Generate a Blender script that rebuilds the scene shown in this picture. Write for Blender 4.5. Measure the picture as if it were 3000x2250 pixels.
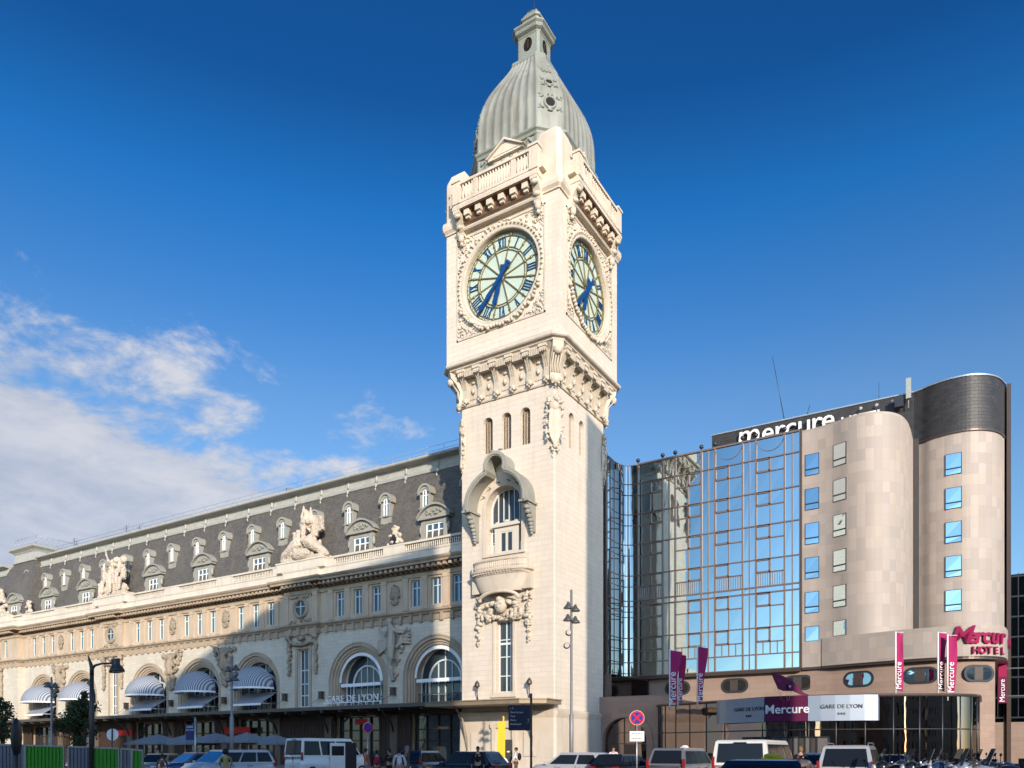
import bpy, math, random
from mathutils import Vector, Matrix, geometry
R = math.radians; PI = math.pi
random.seed(7)
S = bpy.context.scene
for o in list(bpy.data.objects): bpy.data.objects.remove(o)
# ---------------------------------------------------------------- camera
# world axes follow the buildings: station front faces -y, street side of the tower faces +x
TH = math.atan(3580/2230)
cam = bpy.data.cameras.new('camera'); camo = bpy.data.objects.new('camera', cam)
S.collection.objects.link(camo); S.camera = camo
cam.sensor_width = 36; cam.lens = 36*2230/3000
cam.shift_y = (2200-1125)/3000
cam.clip_start = .2; cam.clip_end = 3000
camo.location = (0, 0, 1.6)
YAW = PI/2-TH
camo.rotation_euler = (R(90), 0, YAW)
CT, ST = math.cos(TH), math.sin(TH)
def atpx(px, py, d):      # photograph pixel + distance -> place in the world
    a = (px-1500)/2230
    return Vector(((ST*a-CT)*d, (CT*a+ST)*d, 1.6+(2200-py)/2230*d))
# ---------------------------------------------------------------- sun and sky
EL, AZX, AZY = R(14), math.sin(R(45)), -math.cos(R(45))
sdir = Vector((AZX*math.cos(EL), AZY*math.cos(EL), math.sin(EL)))
sun = bpy.data.lights.new('sun', 'SUN'); sun.energy = 4.1; sun.angle = R(.5); sun.color = (1, .87, .70)
suno = bpy.data.objects.new('sun', sun); S.collection.objects.link(suno)
suno.rotation_euler = (-sdir).to_track_quat('-Z', 'Y').to_euler()
W = bpy.data.worlds.new('World'); S.world = W; W.use_nodes = True
nt = W.node_tree; N = nt.nodes; L = nt.links
N.clear()
out = N.new('ShaderNodeOutputWorld'); bg = N.new('ShaderNodeBackground')
sky = N.new('ShaderNodeTexSky'); sky.sky_type = 'NISHITA'; sky.sun_disc = False
sky.sun_elevation = EL; sky.sun_rotation = math.atan2(AZX, AZY)
sky.altitude = 300; sky.air_density = 1.0; sky.dust_density = .15; sky.ozone_density = 3.0
bg.inputs['Strength'].default_value = .09
L.new(bg.outputs[0], out.inputs[0])
SKYGAIN = (.80, 1.12, 1.75)
mulc = N.new('ShaderNodeMix'); mulc.data_type = 'RGBA'; mulc.blend_type = 'MULTIPLY'; mulc.inputs[0].default_value = 1
L.new(sky.outputs[0], mulc.inputs[6]); mulc.inputs[7].default_value = (*SKYGAIN, 1)
tcs = N.new('ShaderNodeTexCoord'); dotn = N.new('ShaderNodeVectorMath'); dotn.operation = 'DOT_PRODUCT'
L.new(tcs.outputs['Generated'], dotn.inputs[0]); dotn.inputs[1].default_value = (AZX, AZY, 0)
sg = N.new('ShaderNodeMapRange'); L.new(dotn.outputs['Value'], sg.inputs[0]); sg.inputs[1].default_value = .30; sg.inputs[2].default_value = .95; sg.interpolation_type = 'SMOOTHSTEP'
gcol = N.new('ShaderNodeMix'); gcol.data_type = 'RGBA'; L.new(sg.outputs[0], gcol.inputs[0]); zr = N.new('ShaderNodeValToRGB'); cr = zr.color_ramp
for i, (q, c_) in enumerate(((0, (1.5, 1.25, .85)), (.3, (1.55, 1.28, .88)), (.40, (1.3, 1.2, .88)), (.48, (.72, 1.05, .92)), (.57, (.25, .90, .93)), (.65, (.14, .56, .66)), (1, (.14, .5, .6)))):
    e_ = cr.elements[i] if i < 2 else cr.elements.new(q)
    e_.position = q; e_.color = (c_[0]*SKYGAIN[0]*.4, c_[1]*SKYGAIN[1]*.4, c_[2]*SKYGAIN[2]*.4, 1)
sepz = N.new('ShaderNodeSeparateXYZ'); L.new(tcs.outputs['Generated'], sepz.inputs[0]); L.new(sepz.outputs[2], zr.inputs[0])
up25 = N.new('ShaderNodeMix'); up25.data_type = 'RGBA'; up25.blend_type = 'MULTIPLY'; up25.inputs[0].default_value = 1; L.new(zr.outputs[0], up25.inputs[6]); up25.inputs[7].default_value = (2.5, 2.5, 2.5, 1)
L.new(up25.outputs[2], gcol.inputs[6]); gcol.inputs[7].default_value = (5.6, 5.2, 5.0, 1)
L.new(gcol.outputs[2], mulc.inputs[7])
# clouds: thin broken cumulus low in the sky on the station side
tc = N.new('ShaderNodeTexCoord')
sep = N.new('ShaderNodeSeparateXYZ'); L.new(tc.outputs['Generated'], sep.inputs[0])
def math_(op, a, b=None, nn=N, ll=L, clamp=False):
    m = nn.new('ShaderNodeMath'); m.operation = op; m.use_clamp = clamp
    for i, v in enumerate((a, b)):
        if v is None: continue
        if isinstance(v, (int, float)): m.inputs[i].default_value = v
        else: ll.new(v, m.inputs[i])
    return m.outputs[0]
zc = math_('MAXIMUM', sep.outputs[2], .02)
# cloud layer projected on a plane above the city
zz = math_('ADD', zc, .12)
cx = math_('DIVIDE', sep.outputs[0], zz); cy = math_('DIVIDE', sep.outputs[1], zz)
comb = N.new('ShaderNodeCombineXYZ'); L.new(cx, comb.inputs[0]); L.new(cy, comb.inputs[1])
nz = N.new('ShaderNodeTexNoise'); nz.inputs['Scale'].default_value = 4.6; nz.inputs['Detail'].default_value = 12; nz.inputs['Roughness'].default_value = .62
nz.inputs['Distortion'].default_value = .25
L.new(comb.outputs[0], nz.inputs['Vector'])
nz2 = N.new('ShaderNodeTexNoise'); nz2.inputs['Scale'].default_value = .9; nz2.inputs['Detail'].default_value = 3
L.new(comb.outputs[0], nz2.inputs['Vector'])
# bank of cloud: strong to the left and low down
vr = Vector((ST, CT, 0))
side = math_('ADD', math_('MULTIPLY', sep.outputs[0], vr.x), math_('MULTIPLY', sep.outputs[1], vr.y))
top = math_('SUBTRACT', .37, math_('MULTIPLY', math_('ADD', side, .1), .20))
bank = math_('MULTIPLY', math_('SUBTRACT', top, sep.outputs[2]), 6.5)
bank = math_('MINIMUM', bank, .72)
dens = math_('ADD', math_('MULTIPLY', math_('SUBTRACT', nz.outputs['Fac'], .5), 3.6), math_('MULTIPLY', math_('SUBTRACT', nz2.outputs['Fac'], .5), 1.6))
low = math_('MINIMUM', math_('MAXIMUM', math_('MULTIPLY', math_('SUBTRACT', math_('SUBTRACT', .335, math_('MULTIPLY', math_('ADD', side, .35), .30)), sep.outputs[2]), 8), 0), .6)
dens = math_('ADD', math_('ADD', dens, bank), low)
fwd = math_('ADD', math_('MULTIPLY', sep.outputs[0], -CT), math_('MULTIPLY', sep.outputs[1], ST))
mr = N.new('ShaderNodeMapRange'); mr.inputs[1].default_value = -.02; mr.inputs[2].default_value = .75; mr.interpolation_type = 'SMOOTHSTEP'
L.new(dens, mr.inputs[0])
sidefade = N.new('ShaderNodeMapRange'); sidefade.inputs[1].default_value = .12; sidefade.inputs[2].default_value = -.06
L.new(side, sidefade.inputs[0])
fwdfade = N.new('ShaderNodeMapRange'); fwdfade.inputs[1].default_value = -.2; fwdfade.inputs[2].default_value = .2
L.new(fwd, fwdfade.inputs[0])
cf = math_('MULTIPLY', math_('MULTIPLY', mr.outputs[0], sidefade.outputs[0]), fwdfade.outputs[0])
cf = math_('MULTIPLY', cf, .9)
ccol = N.new('ShaderNodeMix'); ccol.data_type = 'RGBA'
ccol.inputs[6].default_value = (4.0, 4.35, 5.3, 1); ccol.inputs[7].default_value = (6.1, 6.1, 6.4, 1)
mr2 = N.new('ShaderNodeMapRange'); mr2.inputs[1].default_value = .35; mr2.inputs[2].default_value = .65; L.new(nz.outputs['Fac'], mr2.inputs[0])
ccf = math_('MULTIPLY', mr2.outputs[0], math_('SUBTRACT', 1.0, math_('MULTIPLY', low, .55)))
L.new(ccf, ccol.inputs[0])
cm = N.new('ShaderNodeMix'); cm.data_type = 'RGBA'
L.new(cf, cm.inputs[0]); L.new(mulc.outputs[2], cm.inputs[6]); L.new(ccol.outputs[2], cm.inputs[7])
L.new(cm.outputs[2], bg.inputs['Color'])
S.view_settings.view_transform = 'Standard'; S.view_settings.look = 'None'; S.view_settings.exposure = .4; S.view_settings.gamma = 1
S.render.engine = 'CYCLES'

# ---------------------------------------------------------------- materials
def newmat(name):
    m = bpy.data.materials.new(name); m.use_nodes = True
    return m, m.node_tree, m.node_tree.nodes['Principled BSDF']
def plain(name, col, rough=.6, metal=0, var=.15, vscale=3, bump=0, emit=None, spec=None, coat=0):
    m, t, b = newmat(name); n, l = t.nodes, t.links
    b.inputs['Roughness'].default_value = rough; b.inputs['Metallic'].default_value = metal
    if coat: b.inputs['Coat Weight'].default_value = coat; b.inputs['Coat Roughness'].default_value = .05
    if spec is None and metal == 0 and not coat: spec = .22
    if spec is not None: b.inputs['Specular IOR Level'].default_value = spec
    if var:
        tcn = n.new('ShaderNodeTexCoord'); nz = n.new('ShaderNodeTexNoise'); nz.inputs['Scale'].default_value = vscale; nz.inputs['Detail'].default_value = 5
        l.new(tcn.outputs['Object'], nz.inputs['Vector'])
        mx = n.new('ShaderNodeMix'); mx.data_type = 'RGBA'; l.new(nz.outputs['Fac'], mx.inputs[0])
        mx.inputs[6].default_value = (*[c*(1-var) for c in col], 1); mx.inputs[7].default_value = (*[min(1, c*(1+var)) for c in col], 1)
        l.new(mx.outputs[2], b.inputs['Base Color'])
        if bump:
            bp = n.new('ShaderNodeBump'); bp.inputs['Strength'].default_value = bump; bp.inputs['Distance'].default_value = .05
            l.new(nz.outputs['Fac'], bp.inputs['Height']); l.new(bp.outputs[0], b.inputs['Normal'])
    else: b.inputs['Base Color'].default_value = (*col, 1)
    if emit: b.inputs['Emission Color'].default_value = (*emit[:3], 1); b.inputs['Emission Strength'].default_value = emit[3]
    return m
def stone(name, col, stain, bw=1.1, bh=.42, mortar=.012, brick=True, streak=.5, rough=.85, uv=False, tint=None, bvar=.06, offs=.5, bumpd=.02):
    """ashlar: courses of blocks, each a little different, with rain streaks and grime"""
    m, t, b = newmat(name); n, l = t.nodes, t.links
    b.inputs['Roughness'].default_value = rough; b.inputs['Specular IOR Level'].default_value = .12 if rough > .6 else .4
    tcn = n.new('ShaderNodeTexCoord')
    src = tcn.outputs['UV'] if uv else tcn.outputs['Object']
    sp = n.new('ShaderNodeSeparateXYZ'); l.new(src, sp.inputs[0])
    cb = n.new('ShaderNodeCombineXYZ')
    if uv: l.new(sp.outputs[0], cb.inputs[0]); l.new(sp.outputs[1], cb.inputs[1])
    else:
        l.new(math_('ADD', sp.outputs[0], sp.outputs[1], n, l), cb.inputs[0]); l.new(sp.outputs[2], cb.inputs[1])
    def noise(vec, sc, det=5, rgh=.6, scl=(1, 1, 1)):
        mp = n.new('ShaderNodeMapping'); mp.inputs['Scale'].default_value = scl; l.new(vec, mp.inputs[0])
        q = n.new('ShaderNodeTexNoise'); q.inputs['Scale'].default_value = sc; q.inputs['Detail'].default_value = det; q.inputs['Roughness'].default_value = rgh
        l.new(mp.outputs[0], q.inputs['Vector']); return q.outputs['Fac']
    n1 = noise(tcn.outputs['Object'], .35, 6); n2 = noise(tcn.outputs['Object'], 1.0, 6, .65, (1.3, 1.3, .16)); n3 = noise(tcn.outputs['Object'], 9, 4)
    def mix(f, a, c, bt='MIX'):
        x = n.new('ShaderNodeMix'); x.data_type = 'RGBA'; x.blend_type = bt
        if isinstance(f, (int, float)): x.inputs[0].default_value = f
        else: l.new(f, x.inputs[0])
        for i, v in ((6, a), (7, c)):
            if isinstance(v, tuple): x.inputs[i].default_value = (*v[:3], 1)
            else: l.new(v, x.inputs[i])
        return x.outputs[2]
    def rng(v, a, c, lo=0, hi=1):
        q = n.new('ShaderNodeMapRange'); l.new(v, q.inputs[0]); q.inputs[1].default_value = a; q.inputs[2].default_value = c; q.inputs[3].default_value = lo; q.inputs[4].default_value = hi
        return q.outputs[0]
    base = col
    hgt = n3
    if brick:
        bk = n.new('ShaderNodeTexBrick'); bk.inputs['Scale'].default_value = 1; bk.inputs['Brick Width'].default_value = bw; bk.inputs['Row Height'].default_value = bh
        bk.inputs['Mortar Size'].default_value = mortar; bk.inputs['Mortar Smooth'].default_value = .3; bk.offset = offs
        c1 = tuple(c*(1-bvar) for c in col); c2 = tuple(min(1, c*(1+bvar)) for c in col)
        if tint: c2 = tint
        bk.inputs['Color1'].default_value = (*c1, 1); bk.inputs['Color2'].default_value = (*c2, 1); bk.inputs['Mortar'].default_value = (*[c*.78 for c in col], 1)
        l.new(cb.outputs[0], bk.inputs['Vector']); base = bk.outputs['Color']
        hgt = math_('ADD', math_('MULTIPLY', bk.outputs['Fac'], -1.0, n, l), math_('MULTIPLY', n3, .35, n, l), n, l)
    c = mix(rng(n1, .42, .75, 0, .45*streak), base, stain)
    c = mix(rng(n2, .5, .78, 0, .75*streak), c, stain)
    c = mix(rng(n3, .3, .8, 0, .12), c, tuple(k*.7 for k in col))
    l.new(c, b.inputs['Base Color'])
    bp = n.new('ShaderNodeBump'); bp.inputs['Strength'].default_value = .5; bp.inputs['Distance'].default_value = bumpd
    l.new(hgt, bp.inputs['Height']); l.new(bp.outputs[0], b.inputs['Normal'])
    return m
def glass(name, col, rough=.03, metal=.0, spec=.5, wav=.0, wsc=.5, ior=None):
    m, t, b = newmat(name); n, l = t.nodes, t.links
    b.inputs['Base Color'].default_value = (*col, 1); b.inputs['Roughness'].default_value = rough; b.inputs['Metallic'].default_value = metal
    b.inputs['Specular IOR Level'].default_value = spec
    if ior: b.inputs['IOR'].default_value = ior
    if wav:
        tcn = n.new('ShaderNodeTexCoord'); nz = n.new('ShaderNodeTexNoise'); nz.inputs['Scale'].default_value = wsc; nz.inputs['Detail'].default_value = 2
        l.new(tcn.outputs['Object'], nz.inputs['Vector'])
        bp = n.new('ShaderNodeBump'); bp.inputs['Strength'].default_value = wav; bp.inputs['Distance'].default_value = .1
        l.new(nz.outputs['Fac'], bp.inputs['Height']); l.new(bp.outputs[0], b.inputs['Normal'])
    return m
def stripes(name, a, c, per, axis=0):
    m, t, b = newmat(name); n, l = t.nodes, t.links; b.inputs['Roughness'].default_value = .8
    tcn = n.new('ShaderNodeTexCoord'); sp = n.new('ShaderNodeSeparateXYZ'); l.new(tcn.outputs['Object'], sp.inputs[0])
    f = math_('GREATER_THAN', math_('FRACT', math_('DIVIDE', sp.outputs[axis], per, n, l), None, n, l), .5, n, l)
    x = n.new('ShaderNodeMix'); x.data_type = 'RGBA'; l.new(f, x.inputs[0]); x.inputs[6].default_value = (*a, 1); x.inputs[7].default_value = (*c, 1)
    l.new(x.outputs[2], b.inputs['Base Color']); return m
M = {}
M['lime'] = stone('lime_ashlar', (.66, .575, .48), (.46, .37, .28), 1.15, .40, streak=.55, bvar=.035)
M['limep'] = stone('lime_plain', (.62, .535, .44), (.36, .285, .215), brick=False, streak=.8)
M['carve'] = stone('carved_lime', (.58, .505, .41), (.30, .24, .175), brick=False, streak=.8)
M['stat'] = stone('station_ashlar', (.60, .54, .44), (.40, .33, .25), .95, .36, streak=.6)
M['statp'] = stone('station_trim', (.45, .36, .265), (.19, .135, .09), brick=False, streak=.9)
M['statb'] = stone('station_window_storey', (.545, .435, .325), (.25, .175, .115), brick=False, streak=.8)
M['hood'] = stone('weathered_hood', (.33, .315, .27), (.16, .155, .135), brick=False, streak=.8)
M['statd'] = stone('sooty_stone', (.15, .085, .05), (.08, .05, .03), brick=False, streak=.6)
M['zinc'] = stone('dome_lead', (.27, .278, .245), (.125, .105, .08), .9, 1.4, .006, True, 1.15, .55, bvar=.09, bumpd=.006)
M['zincp'] = stone('lead_trim', (.235, .255, .225), (.17, .16, .14), brick=False, streak=.6, rough=.5)
M['statp2'] = stone('parapet_stone', (.64, .58, .49), (.36, .30, .23), brick=False, streak=.6)
M['carve2'] = stone('carved_station_stone', (.36, .295, .22), (.13, .10, .07), brick=False, streak=.9)
M['carve3'] = stone('relief_stone', (.50, .44, .36), (.24, .19, .14), brick=False, streak=.8)
M['lightst'] = stone('sculpture_stone', (.56, .48, .395), (.26, .205, .15), brick=False, streak=.9)
M['dorm'] = stone('dormer_zinc', (.33, .32, .28), (.20, .185, .155), brick=False, streak=.6, rough=.55)
M['slate'] = stone('slate_roof', (.085, .078, .070), (.20, .18, .145), .26, .17, .006, True, .55, .55, tint=(.135, .122, .108), bumpd=.01)
M['rzinc'] = plain('roof_zinc', (.37, .365, .335), .6, 0, .25, 2)
M['hot'] = stone('hotel_cladding', (.375, .325, .29), (.36, .215, .10), .62, .86, .007, True, .35, .6, uv=True, tint=(.43, .36, .31), bvar=.09, offs=0, bumpd=.004)
M['hotp'] = stone('hotel_base_stone', (.33, .235, .185), (.24, .16, .11), 1.3, .43, .01, True, .35, .7, tint=(.36, .26, .205), bumpd=.006)
M['hroof'] = stone('hotel_roof_shingle', (.028, .026, .026), (.06, .055, .052), .5, .28, .01, True, .4, .5, uv=True, tint=(.042, .04, .04))
M['brown'] = plain('bronze_metal', (.10, .072, .06), .4, .5, .1)
M['mull'] = plain('bronze_mullion', (.22, .155, .13), .42, .4, .1)
M['mirror'] = glass('mirror_curtain_glass', (.56, .66, .68), .015, 1, wav=.05, wsc=.35)
M['mirror2'] = glass('dark_mirror_glass', (.22, .18, .17), .02, 1, wav=.10, wsc=.6)
M['win'] = glass('window_glass', (.03, .04, .05), .04, 0, 1.0, .05, 1.5)
M['winh'] = glass('hotel_window_glass', (.62, .76, .82), .02, 1, wav=.04, wsc=1)
M['winb'] = glass('blue_window_glass', (.10, .20, .26), .05, .6, 1.0, .05, 1.5)
M['red'] = plain('red_sign', (.38, .02, .02), .5, 0, .1)
M['pink'] = plain('pale_red_letters', (.6, .3, .3), .5, 0, 0)
M['canm2'] = plain('bronze_canopy', (.26, .20, .13), .5, .2, .25, 2)
M['hroof2'] = plain('flat_roof_dark', (.06, .055, .055), .8, 0, .2)
M['winblind'] = plain('window_with_blind', (.55, .54, .50), .25, 0, .05)
M['brushed'] = plain('brushed_silver', (.27, .32, .40), .5, .6, .06, 1)
M['purple'] = plain('purple_panel', (.11, .012, .05), .75, 0, .06)
M['magenta'] = plain('crimson_letters', (.28, .008, .065), .7, 0, .08)
M['flag'] = plain('pink_cloth', (.36, .022, .11), .85, 0, .2, 1.5)
M['panelw'] = plain('pale_plastic', (.34, .36, .34), .5, 0, .05)
M['offg'] = glass('office_glass', (.035, .05, .06), .05, 1, wav=.05, wsc=.5)
M['doorg'] = plain('pale_door_glass', (.16, .14, .13), .12, 0, .3, 1)
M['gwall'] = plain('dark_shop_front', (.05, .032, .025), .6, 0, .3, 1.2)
M['gpier'] = plain('dark_pier', (.13, .10, .08), .8, 0, .3, 1.2)  # darker than the wall stone above
M['mirror3'] = glass('dark_reflection_glass', (.22, .26, .27), .03, 1, wav=.08, wsc=.6)  # tint darkened to stand in for the tower's dark reflection
M['cream'] = plain('cream_paint', (.60, .55, .47), .6, 0, .06)
M['dark'] = plain('dark_interior', (.018, .015, .013), .8, 0, .3)
M['darkw'] = plain('dark_wood_front', (.05, .03, .022), .5, 0, .3, 2)
M['white'] = plain('white_paint', (.80, .80, .79), .45, 0, .05)
M['wframe'] = plain('pale_window_frame', (.62, .66, .66), .45, 0, .05)
M['canm'] = plain('canopy_metal', (.10, .088, .07), .5, .2, .2)
M['cantop'] = plain('canopy_glass_top', (.30, .27, .21), .35, .2, .2)
M['blue'] = plain('clock_blue', (.006, .06, .16), .6, 0, .1)
M['hblue'] = plain('hand_blue', (.004, .05, .18), .6, 0, .1)
M['gold'] = plain('gilt_bars', (.30, .23, .11), .4, .6, .1)
M['dial'] = plain('milk_glass_dial', (.46, .54, .46), .5, 0, .08, 1.2)
M['steel'] = plain('galvanised_steel', (.42, .43, .44), .4, .6, .1)
M['dsteel'] = plain('dark_painted_steel', (.035, .037, .042), .4, .2, .1)
M['asph'] = plain('asphalt', (.055, .054, .055), .85, 0, .25, 1.3, .3)
M['pave'] = stone('pavement_slabs', (.26, .25, .235), (.17, .16, .15), .8, .8, .01, True, .5, .8)
M['paint'] = plain('road_paint', (.62, .62, .60), .7, 0, .15)
M['kerb'] = plain('granite_kerb', (.30, .29, .28), .7, 0, .15)

# ---------------------------------------------------------------- mesh builder
def ico(sub=1):
    import bmesh
    b = bmesh.new(); bmesh.ops.create_icosphere(b, subdivisions=sub, radius=1)
    v = [x.co.copy() for x in b.verts]; f = [tuple(q.index for q in x.verts) for x in b.faces]; b.free(); return v, f
ICO = {1: ico(1), 2: ico(2)}
class MB:
    def __init__(s): s.v = []; s.f = []; s.sm = []; s.uv = {}; s.M = Matrix.Identity(4)
    def add(s, vs, fs, sm=False, uvs=None):
        b = len(s.v); Mx = s.M
        s.v += [Mx @ Vector(p) for p in vs]
        for i, f in enumerate(fs):
            if uvs: s.uv[len(s.f)] = uvs[i]
            s.f.append(tuple(b+k for k in f)); s.sm.append(sm)
        return s
    def box(s, x0, y0, z0, x1, y1, z1):
        v = [(x, y, z) for z in (z0, z1) for y in (y0, y1) for x in (x0, x1)]
        return s.add(v, [(0, 2, 3, 1), (4, 5, 7, 6), (0, 1, 5, 4), (2, 6, 7, 3), (0, 4, 6, 2), (1, 3, 7, 5)])
    def prism(s, pts, d0, d1, ax='y', sm=False):
        """pts in the (s, z) plane pushed along y (ax y), or (x, y) along z, or (y, z) along x"""
        f = {'y': lambda p, d: (p[0], d, p[1]), 'z': lambda p, d: (p[0], p[1], d), 'x': lambda p, d: (d, p[0], p[1])}[ax]
        n = len(pts); v = [f(p, d0) for p in pts]+[f(p, d1) for p in pts]
        tri = geometry.tessellate_polygon([[Vector((p[0], p[1], 0)) for p in pts]])
        s.add(v, [tuple(t) for t in tri]+[tuple(n+k for k in t) for t in tri])
        return s.add(v, [(i, (i+1) % n, n+(i+1) % n, n+i) for i in range(n)], sm)
    def rings(s, rs, closed=False, caps=True, sm=True, loop=True):
        n = len(rs[0]); v = [p for r in rs for p in r]; f = []
        m = len(rs)
        for j in range(m if closed else m-1):
            a, b = j*n, ((j+1) % m)*n
            for i in range(n if loop else n-1):
                k = (i+1) % n; f.append((a+i, a+k, b+k, b+i))
        s.add(v, f, sm)
        if caps and not closed and loop:
            s.add(rs[0], [tuple(range(n))]); s.add(rs[-1], [tuple(range(n))])
        return s
    def lathe(s, prof, c=(0, 0, 0), n=16, ax='z', sm=True, a0=0, a1=2*PI, caps=True):
        full = abs(a1-a0-2*PI) < 1e-6
        k = n if full else n+1
        rs = []
        for r, z in prof:
            ring = []
            for i in range(k):
                a = a0+(a1-a0)*i/n
                p = (r*math.cos(a), r*math.sin(a), z)
                if ax == 'y': p = (p[0], p[2], p[1])
                if ax == 'x': p = (p[2], p[0], p[1])
                ring.append((c[0]+p[0], c[1]+p[1], c[2]+p[2]))
            rs.append(ring)
        return s.rings(rs, caps=full and caps, sm=sm, loop=full)
    def tube(s, pts, r, n=8, sm=True, caps=True):
        pts = [Vector(p) for p in pts]; rs = []
        rad = r if isinstance(r, (list, tuple)) else [r]*len(pts)
        for i, p in enumerate(pts):
            t = (pts[min(i+1, len(pts)-1)]-pts[max(i-1, 0)]).normalized()
            up = Vector((0, 0, 1)) if abs(t.z) < .9 else Vector((1, 0, 0))
            a = t.cross(up).normalized(); b = t.cross(a)
            rs.append([tuple(p+rad[i]*(math.cos(q)*a+math.sin(q)*b)) for q in [2*PI*k/n for k in range(n)]])
        return s.rings(rs, caps=caps, sm=sm)
    def blob(s, c, r, rot=None, sub=1, sm=True):
        vs, fs = ICO[sub]
        if isinstance(r, (int, float)): r = (r, r, r)
        out = []
        for v in vs:
            p = Vector((v.x*r[0], v.y*r[1], v.z*r[2]))
            if rot is not None: p = rot @ p
            out.append(p+Vector(c))
        return s.add(out, fs, sm)
    def sweep(s, path, prof, closed=False, sm=False, caps=True):
        """prof (out, z) carried along path (x, y); outward is to the right of travel; mitred"""
        n = len(path); P = [Vector((p[0], p[1])) for p in path]; rs = []
        for i in range(n):
            d0 = (P[i]-P[i-1]).normalized() if (i > 0 or closed) else None
            d1 = (P[(i+1) % n]-P[i]).normalized() if (i < n-1 or closed) else None
            if d0 is None: d0 = d1
            if d1 is None: d1 = d0
            n0 = Vector((d0.y, -d0.x)); n1 = Vector((d1.y, -d1.x)); m = n0+n1
            m = m/max(m.dot(n0), .3)
            rs.append([(P[i].x+m.x*o, P[i].y+m.y*o, z) for o, z in prof])
        return s.rings(rs, closed=closed, caps=caps, sm=sm)
    def wall(s, outer, holes, d0=0, rev=.3):
        """flat wall in (s, z) at depth d0 with holes, each hole with reveals going rev deep"""
        allp = outer+[p for h in holes for p in h]
        tri = geometry.tessellate_polygon([[Vector((p[0], p[1], 0)) for p in q] for q in [outer]+holes])
        s.add([(p[0], d0, p[1]) for p in allp], [tuple(t) for t in tri])
        for h in holes:
            n = len(h)
            s.add([(p[0], d0, p[1]) for p in h]+[(p[0], d0+rev, p[1]) for p in h], [(i, (i+1) % n, n+(i+1) % n, n+i) for i in range(n)])
        return s
    def curtain(s, path, z0, z1, closed=False, u0=0, thick=None):
        """vertical sheet along a plan path with metre uvs"""
        u = u0; n = len(path)
        for i in range(n if closed else n-1):
            a, b = Vector(path[i]), Vector(path[(i+1) % n]); w = (b-a).length
            s.add([(a.x, a.y, z0), (b.x, b.y, z0), (b.x, b.y, z1), (a.x, a.y, z1)], [(0, 1, 2, 3)], True, [[(u, z0), (u+w, z0), (u+w, z1), (u, z1)]])
            u += w
        return s
def arch(cx, half, z0, zs, n=18, rise=None, ends=True):
    rise = half if rise is None else rise
    p = [(cx-half, z0)] if ends else []
    p += [(cx-half*math.cos(PI*i/n), zs+rise*math.sin(PI*i/n)) for i in range(n+1)]
    if ends: p.append((cx+half, z0))
    return p
def band(mb, cx, z0, zs, r0, r1, d0, d1, n=20, legs=True):
    """arched band between radii r0<r1, from depth d0 to d1, legs down to z0"""
    o = arch(cx, r1, z0, zs, n, ends=legs); i = arch(cx, r0, z0, zs, n, ends=legs)
    k = len(o); v = []
    for d in (d0, d1): v += [(p[0], d, p[1]) for p in o]+[(p[0], d, p[1]) for p in i]
    f = []
    for a in range(k-1):
        f += [(a, a+1, k+a+1, k+a), (2*k+a, 2*k+a+1, 3*k+a+1, 3*k+a), (a, a+1, 2*k+a+1, 2*k+a), (k+a, k+a+1, 3*k+a+1, 3*k+a)]
    mb.add(v, f); return mb
COL = S.collection
ORG = {}
def build(name, mb, mat, parent=None, local=None, fix=True):
    """link the builder as one mesh; world coordinates unless local gives its place in its parent"""
    import bmesh
    me = bpy.data.meshes.new(name)
    org = Vector((0, 0, 0))
    if parent is not None and local is None: org = ORG.get(parent.name, Vector((0, 0, 0)))
    me.from_pydata([tuple(Vector(v)-org) for v in mb.v], [], mb.f)
    if mb.uv:
        ul = me.uv_layers.new(name='uv')
        for pi, uvs in mb.uv.items():
            for k, li in enumerate(me.polygons[pi].loop_indices): ul.data[li].uv = uvs[k]
    for p, q in zip(me.polygons, mb.sm): p.use_smooth = q
    if fix:
        b = bmesh.new(); b.from_mesh(me)
        bmesh.ops.remove_doubles(b, verts=b.verts, dist=.0004)
        bmesh.ops.recalc_face_normals(b, faces=b.faces); b.to_mesh(me); b.free()
    mats = mat if isinstance(mat, (list, tuple)) else [mat]
    for m in mats: me.materials.append(M[m] if isinstance(m, str) else m)
    o = bpy.data.objects.new(name, me); COL.objects.link(o)
    if parent is not None:
        o.parent = parent
        if local is not None: o.location = local; ORG[o.name] = ORG.get(parent.name, Vector((0, 0, 0)))+Vector(local)
        else: ORG[o.name] = org
    else: ORG[o.name] = Vector((0, 0, 0))
    return o
def thing(name, label, cat, loc=(0, 0, 0), rz=0, group=None):
    o = bpy.data.objects.new(name, None); COL.objects.link(o); o.location = loc; o.rotation_euler = (0, 0, rz); o.empty_display_size = .3
    o['label'] = label; o['category'] = cat
    if group: o['group'] = group
    ORG[o.name] = Vector(loc); return o
def tag(o, label, cat, group=None):
    o['label'] = label; o['category'] = cat
    if group: o['group'] = group
    return o
def dup(o, loc, rz=None, parent='same', sc=None, label=None, group=None):
    c = o.copy(); COL.objects.link(c)
    if parent != 'same': c.parent = parent
    c.location = loc
    if rz is not None: c.rotation_euler = (0, 0, rz)
    if sc: c.scale = sc
    if label: c['label'] = label
    if group: c['group'] = group
    base = ORG.get(c.parent.name, Vector((0, 0, 0))) if c.parent else Vector((0, 0, 0))
    ORG[c.name] = base+Vector(loc)
    for ch in list(o.children):
        cc = ch.copy(); COL.objects.link(cc); cc.parent = c
        for g in list(ch.children):
            gg = g.copy(); COL.objects.link(gg); gg.parent = cc
    return c
def structure(o): o['kind'] = 'structure'; return o
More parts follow.
